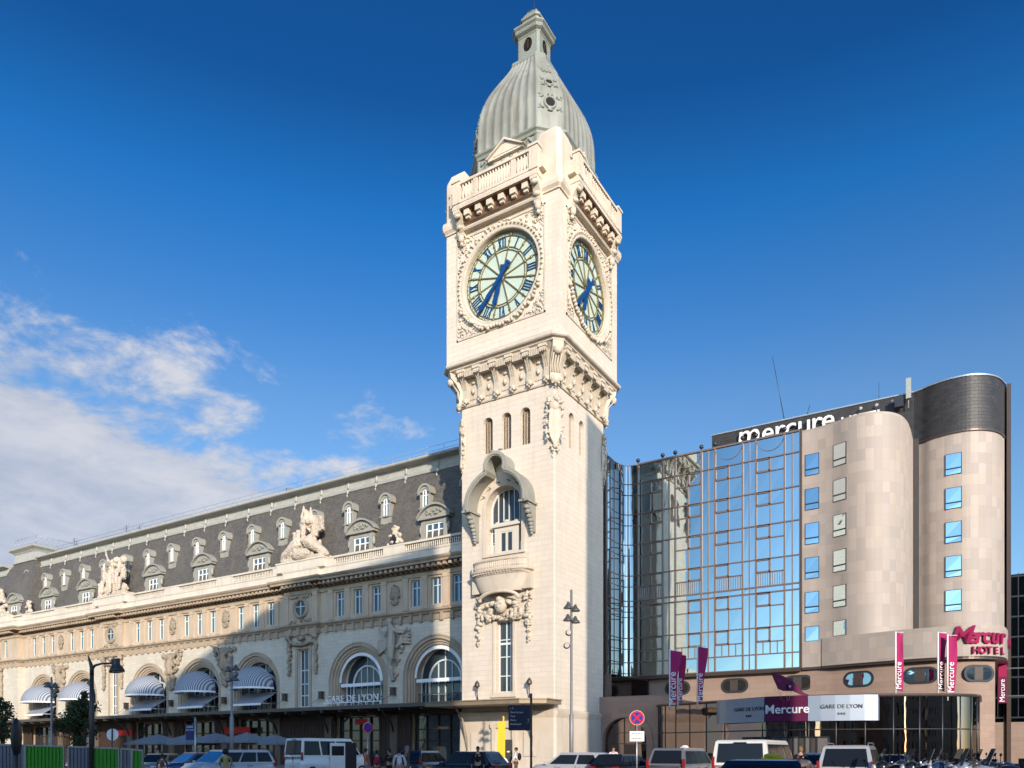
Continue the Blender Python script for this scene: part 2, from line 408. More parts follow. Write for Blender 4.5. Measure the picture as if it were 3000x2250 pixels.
def remesh(o, vox, disp=0, dscale=.3, smooth=True):
    md = o.modifiers.new('remesh', 'REMESH'); md.mode = 'VOXEL'; md.voxel_size = vox; md.use_smooth_shade = smooth
    if disp:
        tx = bpy.data.textures.new('folds', 'CLOUDS'); tx.noise_scale = dscale
        d = o.modifiers.new('folds', 'DISPLACE'); d.texture = tx; d.strength = disp; d.mid_level = .5
    dg = bpy.context.evaluated_depsgraph_get(); dg.update()
    me = bpy.data.meshes.new_from_object(o.evaluated_get(dg)); o.modifiers.clear()
    for p in me.polygons: p.use_smooth = True
    old = o.data; o.data = me; bpy.data.meshes.remove(old); return o
def lettering(name, txt, size, mat, parent, loc, rot=(R(90), 0, 0), ext=.05, space=1, wid=1, align='CENTER', offset=0, shear=0, local=True):
    c = bpy.data.curves.new('txt', 'FONT'); c.body = txt; c.size = size; c.extrude = ext; c.align_x = align; c.space_character = space; c.offset = offset; c.shear = shear
    c.resolution_u = 3
    t = bpy.data.objects.new('txt', c); COL.objects.link(t)
    dg = bpy.context.evaluated_depsgraph_get(); dg.update()
    me = bpy.data.meshes.new_from_object(t.evaluated_get(dg)); bpy.data.objects.remove(t)
    me.transform(Matrix.Diagonal((wid, 1, 1, 1)))
    me.materials.clear(); me.materials.append(M[mat] if isinstance(mat, str) else mat)
    o = bpy.data.objects.new(name, me); COL.objects.link(o); o.rotation_euler = rot
    if parent is not None:
        o.parent = parent; o.location = Vector(loc)-(Vector((0, 0, 0)) if local else ORG[parent.name])
    else: o.location = loc
    ORG[o.name] = Vector(loc); return o
def foliage(mb, cx, cz, w, h, d, n, rmin=.06, rmax=.16, rnd=random):
    """carved leaves and scrolls scattered over an ellipse on a wall face (s, z), standing d proud"""
    for _ in range(n):
        a = rnd.uniform(0, 2*PI); q = math.sqrt(rnd.random())
        r = rnd.uniform(rmin, rmax)
        mb.blob((cx+w*q*math.cos(a), -d*rnd.uniform(.2, .8), cz+h*q*math.sin(a)), (r, r*.6, r*rnd.uniform(.8, 2.0)), Matrix.Rotation(rnd.uniform(0, PI), 3, 'Y'))
    return mb
# ================================================================ clock tower
TX, TY = -31.8, 54.5
tower = thing('clock_tower', 'tall cream stone clock tower with blue-handed dials, lead dome and lantern', 'clock tower', (TX, TY, 0))
T0 = Vector((TX, TY, 0))
def face(k, h):     # k: 0 front, 1 street side (+x), 2 back, 3 left
    return Matrix.Translation(T0) @ Matrix.Rotation(k*PI/2, 4, 'Z') @ Matrix.Translation((0, -h, 0))
def csq(h, c):      # chamfered square, counter-clockwise
    return [(-h+c, -h), (h-c, -h), (h, -h+c), (h, h-c), (h-c, h), (-h+c, h), (-h, h-c), (-h, -h+c)]
def csqw(h, c): return [(TX+x, TY+y) for x, y in csq(h, c)]
HS, CH = 4.3, .07
WS = [-1.72, 0, 1.72]
mb = MB()
for k in range(4):
    mb.M = face(k, HS)
    e = HS-CH
    if k == 0:
        big = arch(-.2, 1.65, 17.1, 20.72); low = [(-.92, 6.2), (-.92, 11.8), (.55, 11.8), (.55, 6.2)]
        door = [(-.75, 0.02), (-.75, 3.3), (.75, 3.3), (.75, .02)]
        holes = [big, low, door]
    elif k == 2: holes = []
    else: holes = []
    sl = [arch(x, .46, 25.15, 27.55, 10) for x in (WS if k != 1 else [x+.2 for x in WS[:2]])]
    mb.wall([(-e, 0), (e, 0), (e, 29.6), (-e, 29.6)], holes+sl, 0, .95)
    mb.add([(e, 0, 0), (HS, CH, 0), (HS, CH, 29.6), (e, 0, 29.6)], [(0, 1, 2, 3)])
mb.M = Matrix.Identity(4)
build('shaft', mb, 'lime', tower)
# plinth and string courses
mb = MB()
sqp = csqw(HS, CH)
mb.sweep(sqp, [(0, 0), (.28, 0), (.28, .9), (.2, 1.0), (.14, 4.2), (0, 4.2)], True)
build('plinth', mb, 'limep', tower); mb = MB()
mb.sweep(sqp, [(0, 4.15), (.16, 4.15), (.26, 4.4), (.32, 4.62), (.12, 4.75), (0, 4.8)], True)
build('string_course', mb, 'limep', tower); mb = MB()
mb.sweep(sqp, [(0, 29.25), (.1, 29.25), (.14, 29.35), (.1, 29.45), (0, 29.45)], True)
build('string_course', mb, 'limep', tower)
# carved belt of brackets under the clock stage
mb = MB()
mb.sweep(csqw(HS, .3), [(.02, 29.45), (.05, 30.9), (.45, 31.6), (.95, 31.95), (.95, 32.05), (0, 32.05)], True)
build('bracket_belt', mb, 'limep', tower)
mb = MB()
mb.sweep(csqw(HS, .02), [(.9, 31.95), (1.02, 31.97), (1.06, 32.08), (1.28, 32.14), (1.36, 32.22), (1.36, 32.34), (1.2, 32.46), (.87, 32.78), (.8, 32.78), (.8, 31.95)], True)
build('ledge', mb, 'limep', tower)
br = MB()
w = .27
br.prism([(0, 29.62), (-.16, 29.55), (-.30, 29.75), (-.27, 30.0), (-.24, 30.5), (-.42, 31.0), (-.62, 31.35), (-.92, 31.55), (-.95, 31.95), (0, 31.95)], -w, w, 'x')
for q in (-.17, 0, .17):
    br.prism([(-.26, 30.05), (-.28, 30.5), (-.47, 31.0), (-.68, 31.35), (-.62, 31.4), (-.3, 30.9), (-.2, 30.1)], q-.05, q+.05, 'x')
br.blob((0, -.24, 29.66), (.3, .22, .26)); br.blob((-.15, -.34, 29.5), .12); br.blob((.15, -.34, 29.5), .12); br.blob((0, -.3, 29.36), .1)
for q in (-.18, 0, .18): br.blob((q, -.93, 31.45), (.07, .07, .1))
br.box(-.34, -1.0, 31.72, .34, -.2, 31.94)
first = None
for k in range(4):
    for i in range(6):
        s = -3.75+1.5*i
        p = face(k, HS) @ Vector((s, 0, 0))
        if first is None: first = build('corbel', br, 'carve', tower, (p.x-TX, p.y-TY, 0))
        else: dup(first, (p.x-TX, p.y-TY, 0), k*PI/2)
for k in range(4):   # panels and fluted heads between the brackets
    for i in range(5):
        cb = MB(); cb.M = face(k, HS)
        s = -3.0+1.5*i; cb.box(s-.48, -.86, 31.78, s+.48, -.4, 31.96); cb.box(s-.45, -.04, 29.7, s+.45, .02, 31.3)
        for q in range(6): cb.box(s-.42+q*.15, -.88, 31.3, s-.33+q*.15, -.5, 31.8)
        cb.prism(arch(s, .36, 29.75, 30.85, 8), -.09, .04); cb.blob((s, -.2, 30.35), (.16, .14, .28)); cb.blob((s, -.18, 31.0), (.22, .12, .12))
        build('belt_panel', cb, 'carve', tower)
for k in range(4):   # lion-headed corner brackets
    cc = MB()
    cc.M = Matrix.Translation(T0) @ Matrix.Rotation(k*PI/2, 4, 'Z') @ Matrix.Translation((HS-.1, -HS+.1, 0)) @ Matrix.Rotation(PI/4, 4, 'Z')
    cc.prism([(.2, 29.3), (-.35, 29.35), (-.42, 29.8), (-.34, 30.5), (-.65, 31.1), (-1.05, 31.5), (-1.15, 31.95), (.2, 31.95)], -.42, .42, 'x')
    cc.blob((0, -1.0, 31.3), (.34, .3, .34), None, 2); cc.blob((-.15, -1.2, 31.35), .08); cc.blob((.15, -1.2, 31.35), .08)
    cc.blob((0, -.35, 29.4), (.42, .24, .32), None, 2); cc.blob((-.24, -.38, 29.15), .13); cc.blob((.24, -.38, 29.15), .13); cc.blob((0, -.38, 28.98), .11)
    for q in (-.3, -.1, .1, .3): cc.tube([(q, -.45, 29.9), (q, -.45, 30.5), (q, -.95, 31.1)], .07, 6)
    build('corner_corbel', cc, 'carve', tower)
# clock stage
HC = 5.15; ZC = 38.3; RD = 3.40
mb = MB()
for k in range(4):
    mb.M = face(k, HC)
    circ = [(-.05+(RD+.02)*math.cos(2*PI*i/48), ZC+(RD+.02)*math.sin(2*PI*i/48)) for i in range(48)]
    mb.wall([(-HC, 32.5), (HC, 32.5), (HC, 43.2), (-HC, 43.2)], [circ], 0, .42)
mb.M = Matrix.Identity(4)
build('clock_stage', mb, 'lime', tower)
def flat(mb, pts, d0, d1): mb.prism(pts, d0, d1)
def clock(k):
    Mx = face(k, HC) @ Matrix.Translation((-.05, 0, ZC))
    m = MB(); m.M = Mx
    m.lathe([(RD+.3, .38), (RD+.3, .42)], n=48, ax='y', sm=False)
    dial = build('dial', m, 'dial', tower)
    m = MB(); m.M = Mx
    def ring(r0, r1, d0=.30, d1=.37):
        n = 72; v = []; f = []
        for i in range(n):
            a = 2*PI*i/n
            for r in (r0, r1): v.append((r*math.cos(a), d0, r*math.sin(a)))
            for r in (r0, r1): v.append((r*math.cos(a), d1, r*math.sin(a)))
        for i in range(n):
            a, b = 4*i, 4*((i+1) % n); f += [(a, a+1, b+1, b), (a, b, b+2, a+2), (a+1, b+1, b+3, a+3)]
        m.add(v, f)
    for r in (RD*.60, RD*.655, RD*.90, RD*.96): ring(r, r+.045)
    for i in range(12):
        a = 2*PI*(i+.5)/12; c, s_ = math.cos(a), math.sin(a)
        m.prism([(c*r-s_*w_, s_*r+c*w_) for r, w_ in ((.2, .035), (RD*.97, .035), (RD*.97, -.035), (.2, -.035))], .28, .36)
        for r in (RD*.63, RD*.80, RD*.93): m.blob((c*r, .3, s_*r), (.12, .05, .12), Matrix.Rotation(-a, 3, 'Y'))
    for i in range(60):
        a = 2*PI*i/60; m.blob((RD*.945*math.cos(a), .32, RD*.945*math.sin(a)), (.04, .03, .04))
    build('dial_tracery', m, 'gold', dial)
    m = MB(); m.M = Mx
    rom = ['XII', 'I', 'II', 'III', 'IIII', 'V', 'VI', 'VII', 'VIII', 'IX', 'X', 'XI']
    h0, h1 = RD*.68, RD*.885
    for i, t in enumerate(rom):
        m = MB(); m.M = Mx
        a = PI/2-2*PI*i/12; u = Vector((math.cos(a), math.sin(a))); v = Vector((math.sin(a), -math.cos(a)))
        wd = {'I': .205, 'V': .37, 'X': .38}; tot = sum(wd[c] for c in t); x = -tot/2
        def P(px, r): q = u*r+v*px; return (q.x, q.y)
        for c in t:
            w_ = wd[c]; x0, x1 = x+.03, x+w_-.03; mid = (x0+x1)/2
            if c == 'I': bars = [(mid, mid, .085)]
            elif c == 'V': bars = [(mid, x0+.05, .09), (mid, x1-.04, .035)]
            else: bars = [(x1-.05, x0+.06, .09), (x0+.05, x1-.05, .035)]
            for b0, b1, bw in bars: m.prism([P(b0-bw/2, h0), P(b0+bw/2, h0), P(b1+bw/2, h1), P(b1-bw/2, h1)], .305, .36)
            for hh in (h0, h1):
                if c == 'V' and hh == h0: continue
                m.prism([P(x0-.01, hh-.02), P(x1+.01, hh-.02), P(x1+.01, hh+.02), P(x0-.01, hh+.02)], .30, .345)
            x += w_
        build('numeral', m, 'blue', dial)
    for nm, ang, ln, wd_, dd in (('minute_hand', 222, RD*.98, .17, .02), ('hour_hand', 198, RD*.70, .21, .12)):
        m = MB(); m.M = Mx
        a = PI/2-R(ang); u = Vector((math.cos(a), math.sin(a))); v = Vector((math.sin(a), -math.cos(a)))
        P = lambda r, x: ((u*r+v*x).x, (u*r+v*x).y)
        prof = [(-.30*ln, wd_*1.2), (-.2*ln, wd_*.7), (.0, wd_*.95), (.3*ln, wd_*.7), (.5*ln, wd_*1.15), (.62*ln, wd_*.75), (.8*ln, wd_*1.1), (.88*ln, wd_*.4), (ln, 0)]
        m.prism([P(r, x) for r, x in prof]+[P(r, -x) for r, x in reversed(prof[:-1])], dd, dd+.07)
        for x in (-wd_, 0, wd_): m.blob((P(-.33*ln, x)[0], dd+.03, P(-.33*ln, x)[1]), (.14, .04, .14))
        build(nm, m, 'hblue', dial)
    m = MB(); m.M = Mx       # carved ring, frame and corner foliage
    ringp = [(RD+.02, .38), (RD, .02), (RD+.05, -.06), (RD+.12, -.09), (RD+.20, -.05), (RD+.26, -.07), (RD+.46, -.12), (RD+.56, -.05), (RD+.6, .02)]
    m.lathe(ringp, n=56, ax='y', caps=False)
    rnd = random.Random(5+k)
    for i in range(64):
        a = 2*PI*i/64; r = RD+.42
        m.blob((r*math.cos(a), -.12, r*math.sin(a)), (.15, .12, .09), Matrix.Rotation(-a+.6, 3, 'Y'))
    for i in range(34):      # hanging fruit along the foot of the ring
        a = R(205+130*i/33); r = RD+.55+rnd.uniform(-.1, .12)
        m.blob((r*math.cos(a), -.2, r*math.sin(a)), (rnd.uniform(.10, .19), .18, rnd.uniform(.10, .19)))
    for i in range(26):
        a = R(rnd.uniform(20, 160)); r = RD+.66
        m.blob((r*math.cos(a), -.08, r*math.sin(a)), (.13, .1, .09))
    for sx in (-1, 1):
        for sz in (-1, 1):
            foliage(m, sx*3.4, sz*3.4, .55, .55, .1, 34, .04, .11, rnd); foliage(m, sx*2.75, sz*3.75, .5, .2, .08, 14, .04, .08, rnd); foliage(m, sx*3.75, sz*2.7, .18, .6, .08, 14, .04, .08, rnd)
    FR = 4.05
    for (x0, z0, x1, z1) in ((-FR, -FR, FR, -FR+.12), (-FR, FR-.12, FR, FR), (-FR, -FR, -FR+.12, FR), (FR-.12, -FR, FR, FR)): m.box(x0, -.07, z0, x1, .02, z1)
    build('carved_surround', m, 'carve', tower)
for k in range(4): clock(k)
# upper moulding, corner piers, balconies
mb = MB()
mb.sweep(csqw(HC, .02), [(0, 43.0), (.12, 43.02), (.14, 43.12), (.30, 43.3), (.36, 43.55), (.34, 43.8), (.26, 43.95), (0, 44.0)], True)
mb.sweep(csqw(HC-.3, .02), [(0, 43.6), (0, 46.9), (-.12, 46.9), (-.12, 47.05), (-.4, 47.05), (-.4, 43.6)], True)
build('attic_band', mb, 'limep', tower)
for k in range(4):
    mb = MB(); mb.M = Matrix.Translation(T0) @ Matrix.Rotation(k*PI/2, 4, 'Z')
    a0, a1 = HC-1.75, HC+.18
    foot = [(a0, -a1), (a1-.35, -a1), (a1, -a1+.35), (a1, -a0), (a0, -a0)]
    mb.prism(foot, 43.95, 46.9, 'z')
    def off(f): return [(a1-1.0+(x-(a1-1.0))*f-(.5*(1-f)), -(a1-1.0)+(y+(a1-1.0))*f+.5*(1-f)) for x, y in foot]
    mb.rings([[(x, y, 46.9) for x, y in off(1.0)], [(x, y, 47.15) for x, y in off(.97)], [(x, y, 47.55) for x, y in off(.86)], [(x, y, 47.8) for x, y in off(.8)]], sm=False)
    build('corner_pier', mb, 'limep', tower)
for k in range(4):
    mb = MB(); bl = MB(); cof = MB()
    mb.M = bl.M = cof.M = face(k, HC)
    hw = 3.85
    mb.prism([(-1.02, 44.0), (-1.05, 44.22), (-.95, 44.34), (-.9, 44.5), (.1, 44.5), (.1, 44.0)], -hw, hw, 'x')
    mb.prism([(-.42, 42.62), (-.5, 42.74), (-.34, 42.95), (0, 43.0), (0, 42.6)], -hw+.3, hw-.3, 'x')
    for i in range(6):      # modillions in the dark coffer
        s = -2.65+1.06*i; mb.box(s-.24, -.82, 43.5, s+.24, .02, 43.95); mb.box(s-.17, -.66, 43.3, s+.17, .02, 43.5)
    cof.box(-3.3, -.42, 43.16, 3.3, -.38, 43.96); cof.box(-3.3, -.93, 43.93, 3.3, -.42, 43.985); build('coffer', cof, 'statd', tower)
    for sx in (-1, 1):      # scrolled end brackets with pendants
        s = sx*3.5; ms = MB(); ms.M = face(k, HC)
        mb.prism([(0, 42.3), (-.3, 42.35), (-.42, 42.7), (-.4, 43.1), (-.75, 43.6), (-.98, 43.8), (-1.0, 44.0), (0, 44.0)], s-.3, s+.3, 'x')
        ms.blob((s, -.3, 42.15), (.28, .26, .42)); ms.blob((s, -.22, 41.75), (.18, .18, .2)); ms.blob((s, -.52, 42.9), (.36, .22, .2)); ms.blob((s, -.85, 43.6), (.36, .2, .2)); build('pendant', ms, 'carve', tower)
        mb.box(s-.36, -1.0, 44.5, s+.36, -.45, 46.15); mb.box(s-.44, -1.08, 46.15, s+.44, -.4, 46.32)
        mb.box(s-.2+sx*.5, -.8, 44.5, s+.2+sx*.5, .1, 45.5)
    bl.box(-3.2, -.95, 44.5, 3.2, -.66, 44.72); bl.box(-3.2, -.98, 45.92, 3.2, -.62, 46.12)
    for (q0, q1) in ((-3.1, -1.95), (-1.5, 1.5), (1.95, 3.1)):
        n = max(2, round((q1-q0)/.26))
        for i in range(n):
            s = q0+(i+.5)*(q1-q0)/n
            bl.lathe([(.05, 44.72), (.09, 44.85), (.105, 45.05), (.06, 45.35), (.05, 45.6), (.09, 45.92)], (s, -.8, 0), 6)
    for q in (-1.72, 1.72): bl.box(q-.2, -.93, 44.72, q+.2, -.68, 45.92)
    # pedimented doorway behind the balcony
    mb.wall([(-1.3, 44.5), (1.3, 44.5), (1.3, 48.1), (-1.3, 48.1)], [[(-.55, 45.2), (-.55, 47.6), (.55, 47.6), (.55, 45.2)]], .95, .5)
    mb.box(-1.3, 1.0, 44.5, -1.28, 2.6, 48.1); mb.box(1.28, 1.0, 44.5, 1.3, 2.6, 48.1)
    mb.prism([(-1.6, 48.1), (1.6, 48.1), (1.6, 48.25), (0, 49.25), (-1.6, 48.25)], .7, 2.6)
    mb.prism([(-1.15, 48.26), (1.15, 48.26), (0, 48.95)], .66, .69)
    mb.prism([(-1.75, 48.2), (-1.6, 48.2), (0, 49.15), (1.6, 48.2), (1.75, 48.2), (0, 49.32)], .5, 2.7)
    build('balcony', mb, 'limep', tower)
    build('balustrade', bl, 'limep', tower)
for k in range(4):
    mb = MB(); mb.M = face(k, HC); mb.box(-.6, 1.4, 45.1, .6, 1.45, 47.7); build('door', mb, 'dark', tower)
# dome
def hprof(z):
    P = [(47.5, 4.2), (50.0, 4.22), (51.6, 4.16), (52.2, 4.08), (52.9, 3.93), (53.5, 3.74), (54.1, 3.50), (54.7, 3.20), (55.3, 2.86), (55.9, 2.50), (56.5, 2.14), (57.1, 1.82), (57.6, 1.6), (58.2, 1.42)]
    for (a, ha), (b, hb) in zip(P, P[1:]):
        if z <= b: return ha+(hb-ha)*(z-a)/(b-a)
    return P[-1][1]
def domering(z, rib=True, add=0):
    h = hprof(z)+add; c = .36*h; pts = []
    e = h-c; n = 42
    for k in range(4):
        ca, sa = math.cos(k*PI/2), math.sin(k*PI/2)
        side = []
        for i in range(n+1):
            s = -e+2*e*i/n; o = 0
            if rib:
                q = (i % 6); o = {0: .07, 1: .02, 5: .02}.get(q, -.03)*min(1, h/2.2)
            side.append((s, -(h+o)))
        m = 8
        for i in range(1, m):
            t = i/m; o = .06 if (rib and i in (1, 7)) else 0
            side.append((e+c*t+.7*o, -(h-c*t)-.7*o))
        pts += [(TX+x*ca-y*sa, TY+x*sa+y*ca, z) for x, y in side]
    return pts
zs = [47.6+i*(57.9-47.6)/36 for i in range(37)]
mb = MB(); mb.rings([domering(z) for z in zs], caps=False)
dome = build('dome', mb, 'zinc', tower)
mb = MB()
def csqd(h): c = .36*h; return csqw(h, c)
mb.sweep(csqd(4.2), [(0, 48.7), (.1, 48.72), (.16, 48.9), (.3, 49.02), (.32, 49.14), (.05, 49.3), (0, 49.3)], True)
for k in range(4):
    mb.M = face(k, 4.22)
    for i in range(5): foliage(mb, -2.2+1.1*i, 48.4, .22, .14, .12, 4, .06, .12)
mb.M = Matrix.Identity(4)
build('dome_eave', mb, 'zincp', dome)
# oculi on the dome corners
for k in range(4):
    for z, r in ((54.7, .14), (53.15, .27), (51.3, .37)):
        mb = MB(); ob = MB()
        h = hprof(z); c = .36*h; dd = math.sqrt(2)*(h-c/2)
        tilt = math.atan2((hprof(z-.4)-hprof(z+.4))*1.2, .8)
        X = Matrix.Translation(T0) @ Matrix.Rotation(k*PI/2+PI/4, 4, 'Z') @ Matrix.Translation((0, -dd, z)) @ Matrix.Rotation(-tilt, 4, 'X')
        mb.M = ob.M = X
        mb.lathe([(r, .1), (r, -.12), (r*1.25, -.14), (r*1.45, -.06), (r*1.45, .1)], n=16, ax='y', caps=False)
        for sx in (-1, 1):
            for sz in (-1, 1): mb.blob((sx*r*1.9, -.04, sz*r*1.1), (r*.75, .1, r*.35), Matrix.Rotation(sx*sz*.6, 3, 'Y')); mb.blob((sx*r*2.4, -.04, sz*r*1.5), (r*.3, .1, r*.3))
            mb.blob((0, -.06, sx*r*1.7), (r*.7, .1, r*.25))
        ob.lathe([(r*1.02, -.06), (r*1.02, .05)], n=16, ax='y')
        build('oculus', mb, 'zincp', dome); build('oculus_opening', ob, 'dark', dome)
# lantern
mb = MB()
sq = lambda h, c=.18: csqw(h, c)
def tier(h, z0, z1, c=.18): return None
for k in range(4):
    mb.M = face(k, 1.05)
    circ = [(.42*math.cos(2*PI*i/20), 59.33+.56*math.sin(2*PI*i/20)) for i in range(20)]
    mb.wall([(-.87, 58.3), (.87, 58.3), (.87, 60.3), (-.87, 60.3)], [circ], 0, .12)
    mb.add([(.87, 0, 58.3), (1.05, .18, 58.3), (1.05, .18, 60.3), (.87, 0, 60.3)], [(0, 1, 2, 3)])
mb.M = Matrix.Identity(4)
mb.sweep(sq(1.0), [(.3, 57.3), (.60, 57.35), (.70, 57.55), (.64, 57.8), (.40, 57.95), (.28, 58.15), (.12, 58.3), (.05, 58.42), (0, 58.42), (0, 57.3)], True)
mb.sweep(sq(1.0), [(.0, 60.0), (.08, 60.02), (.12, 60.12), (.34, 60.25), (.40, 60.36), (.36, 60.5), (.5, 60.62), (.5, 60.74), (.12, 60.86), (0, 60.86)], True)
mb.sweep(sq(.8), [(0, 60.8), (.1, 60.85), (.12, 60.95), (0, 61.05), (0, 61.6), (.12, 61.66), (.14, 61.8), (.02, 61.92), (-.2, 62.3), (-.45, 62.62), (-.75, 62.8)], True, sm=False)
lant = build('lantern', mb, 'zincp', tower)
for k in range(4):
    mb = MB(); fr = MB()
    mb.M = fr.M = face(k, 1.05)
    mb.box(-.5, .11, 58.7, .5, .15, 59.95)
    for i in range(9): fr.box(-.42, .05, 58.82+i*.12, .42, .1, 58.86+i*.12)
    fr.box(-.03, .02, 59.05, .03, .09, 59.7); fr.box(.0, .02, 59.62, .12, .09, 59.68)
    build('louvre_shade', mb, 'dark', lant); build('louvre', fr, 'brown', lant)
mb = MB(); mb.tube([(TX, TY, 62.7), (TX, TY, 63.2), (TX, TY, 67)], [.06, .03, .02], 6)
build('lightning_rod', mb, 'dsteel', tower)
# slit windows with pierced grilles
for k in range(4):
    for x in (WS if k != 1 else [x+.2 for x in WS[:2]]):
        gr = MB(); dk = MB()
        gr.M = dk.M = face(k, HS)
        dk.box(x-.46, .85, 25.16, x+.46, .9, 28.0)
        for i in range(13):
            for j in range(4):
                gr.lathe([(.07, 0), (.07, .05), (.12, .05), (.12, 0)], (x-.33+.22*j, .3, 25.3+.2*i), 6, 'y', False, caps=False)
        for j in range(5): gr.box(x-.455+.22*j, .31, 25.15, x-.425+.22*j, .34, 27.85)
        gd = build('grille_shade', dk, 'dark', tower); build('window_grille', gr, 'limep', gd)
# corner cartouches
rnd = random.Random(11)
for k in range(4):
    mb = MB(); mb.M = Matrix.Translation(T0) @ Matrix.Rotation(k*PI/2, 4, 'Z') @ Matrix.Translation((HS-.14, -HS+.14, 0)) @ Matrix.Rotation(PI/4, 4, 'Z')
    mb.prism([(-.4, 25.2), (-.5, 26.0), (-.42, 27.2), (0, 27.5), (.42, 27.2), (.5, 26.0), (.4, 25.2), (0, 24.4)], -.32, .1)
    mb.lathe([(.02, -.42), (.3, -.36), (.42, -.2), (.42, 0)], (0, 0, 27.5), 14, 'y')
    foliage(mb, 0, 27.9, .55, .45, .34, 26, .09, .2, rnd)
    foliage(mb, -.55, 26.2, .16, 1.3, .3, 22, .07, .15, rnd); foliage(mb, .55, 26.2, .16, 1.3, .3, 22, .07, .15, rnd)
    foliage(mb, 0, 24.5, .32, .5, .32, 20, .06, .14, rnd); foliage(mb, 0, 23.8, .12, .35, .2, 7, .05, .1, rnd)
    build('corner_cartouche', mb, 'carve', tower)
# hooded window on the front
C0 = -.2
mb = MB(); mb.M = face(0, HS)
def hoodpath(f=0):
    r = 2.55+f; pts = [(C0-r, 20.35)]
    for i in range(0, 13):
        a = PI-(PI/2-.34)*i/12; pts.append((C0+r*math.cos(a), 20.75+r*.92*math.sin(a)))
    rt = .78+f*.8
    zc = 23.55
    for i in range(0, 13):
        a = PI+.45-(PI+.9)*i/12; pts.append((C0+rt*math.cos(a), zc+rt*math.sin(a)))
    for i in range(12, -1, -1):
        a = (PI/2-.34)*i/12; pts.append((C0+r*math.cos(a), 20.75+r*.92*math.sin(a)))
    pts.append((C0+r, 20.35)); return pts
pi_, po = hoodpath(-.28), hoodpath(.28); n = len(pi_)
def strip(a, b, d0, d1):
    v = [(p[0], d0, p[1]) for p in a]+[(p[0], d0, p[1]) for p in b]+[(p[0], d1, p[1]) for p in a]+[(p[0], d1, p[1]) for p in b]
    f = []
    for i in range(n-1): f += [(i, i+1, n+i+1, n+i), (2*n+i, 2*n+i+1, 3*n+i+1, 3*n+i), (i, i+1, 2*n+i+1, 2*n+i), (n+i, n+i+1, 3*n+i+1, 3*n+i)]
    mb.add(v, f)
strip(hoodpath(-.02), po, -1.25, .05)
strip(hoodpath(-.1), hoodpath(.34), -1.42, -1.22)
strip(hoodpath(.02), hoodpath(.14), -1.5, -1.4)
mb.blob((C0, -1.1, 24.55), (.35, .25, .2)); mb.blob((C0-.4, -1.1, 24.75), (.25, .12, .1)); mb.blob((C0+.4, -1.1, 24.75), (.25, .12, .1))
for sx in (-1, 1):
    s = C0+sx*2.62
    mb.prism([(0, 18.2), (-.2, 18.25), (-.3, 18.9), (-.62, 19.5), (-.95, 20.0), (-1.35, 20.35), (0, 20.35)], s-.26, s+.26, 'x')
    mb.box(s-.4, -1.5, 20.3, s+.4, 0, 20.46)
    for q, z, r_ in ((-.95, 20.0, .24), (-.78, 19.7, .24), (-.6, 19.4, .23), (-.45, 19.12, .22), (-.36, 18.85, .2), (-.3, 18.6, .18), (-.26, 18.38, .16), (-.22, 18.18, .13)): mb.blob((s, q, z), (.30*r_/.24, r_, r_*.9))
    for i in range(3):   # coffers inside the hood
        a0 = (PI/2+.2+i*.42) if sx < 0 else (PI/2-.2-i*.42-.05)
        x, z = C0+2.1*math.cos(a0), 20.75+1.95*math.sin(a0)
        mb.blob((x, -.05, z), (.06, .5, .06))
build('window_hood', mb, 'hood', tower)
mb = MB(); mb.M = face(0, HS)
band(mb, C0, 17.1, 20.72, 1.62, 1.95, -.10, .02)
mb.box(C0-1.95, -.14, 16.9, C0+1.95, .3, 17.1)
build('arch_surround', mb, 'limep', tower)
mb = MB(); mb.M = face(0, HS)
mb.prism(arch(C0, 1.64, 17.1, 20.72), .80, .84)
wn = build('arched_window', mb, 'win', tower)
mb = MB(); mb.M = face(0, HS)
band(mb, C0, 17.1, 20.72, 1.52, 1.64, .70, .80)
for x in (-1.0, -.5, 0, .5, 1.0): mb.box(C0+x-.03, .72, 19.5, C0+x+.03, .8, 20.72+math.sqrt(1.6**2-x*x))
for z in (18.2, 19.0): mb.box(C0-1.6, .72, z-.03, C0-1.1, .8, z+.03)
build('window_frame', mb, 'wframe', wn)
mb = MB(); mb.M = face(0, HS)
mb.wall([(C0-1.1, 17.1), (C0+1.1, 17.1), (C0+1.1, 19.25), (C0-1.1, 19.25)], [[(C0-.62, 17.12), (C0-.62, 18.9), (C0+.62, 18.9), (C0+.62, 17.12)]], .35, .12)
mb.box(C0-1.12, .36, 17.1, C0-1.1, .8, 19.25); mb.box(C0+1.1, .36, 17.1, C0+1.12, .8, 19.25)
mb.box(C0-1.3, .15, 19.25, C0+1.3, .8, 19.42); mb.box(C0-1.22, .22, 19.42, C0+1.22, .8, 19.56)
mb.blob((C0-.9, .4, 19.62), (.25, .12, .12)); mb.blob((C0+.9, .4, 19.62), (.25, .12, .12)); mb.blob((C0, .3, 19.65), (.35, .15, .14))
mb.box(C0-1.62, .5, 17.1, C0-1.14, .8, 18.0); mb.box(C0+1.14, .5, 17.1, C0+1.62, .8, 18.0)
dsur = build('balcony_door', mb, 'cream', tower)
mb = MB(); mb.M = face(0, HS); mb.box(C0-.62, .44, 17.1, C0+.62, .47, 18.9); build('pane', mb, 'win', dsur)
mb = MB(); mb.M = face(0, HS)
for x0, x1 in ((-.62, -.5), (-.1, .1), (.5, .62)): mb.box(C0+x0, .38, 17.1, C0+x1, .44, 18.9)
for z0, z1 in ((17.1, 17.35), (18.78, 18.9)): mb.box(C0-.62, .385, z0, C0+.62, .435, z1)
build('frame', mb, 'cream', dsur)
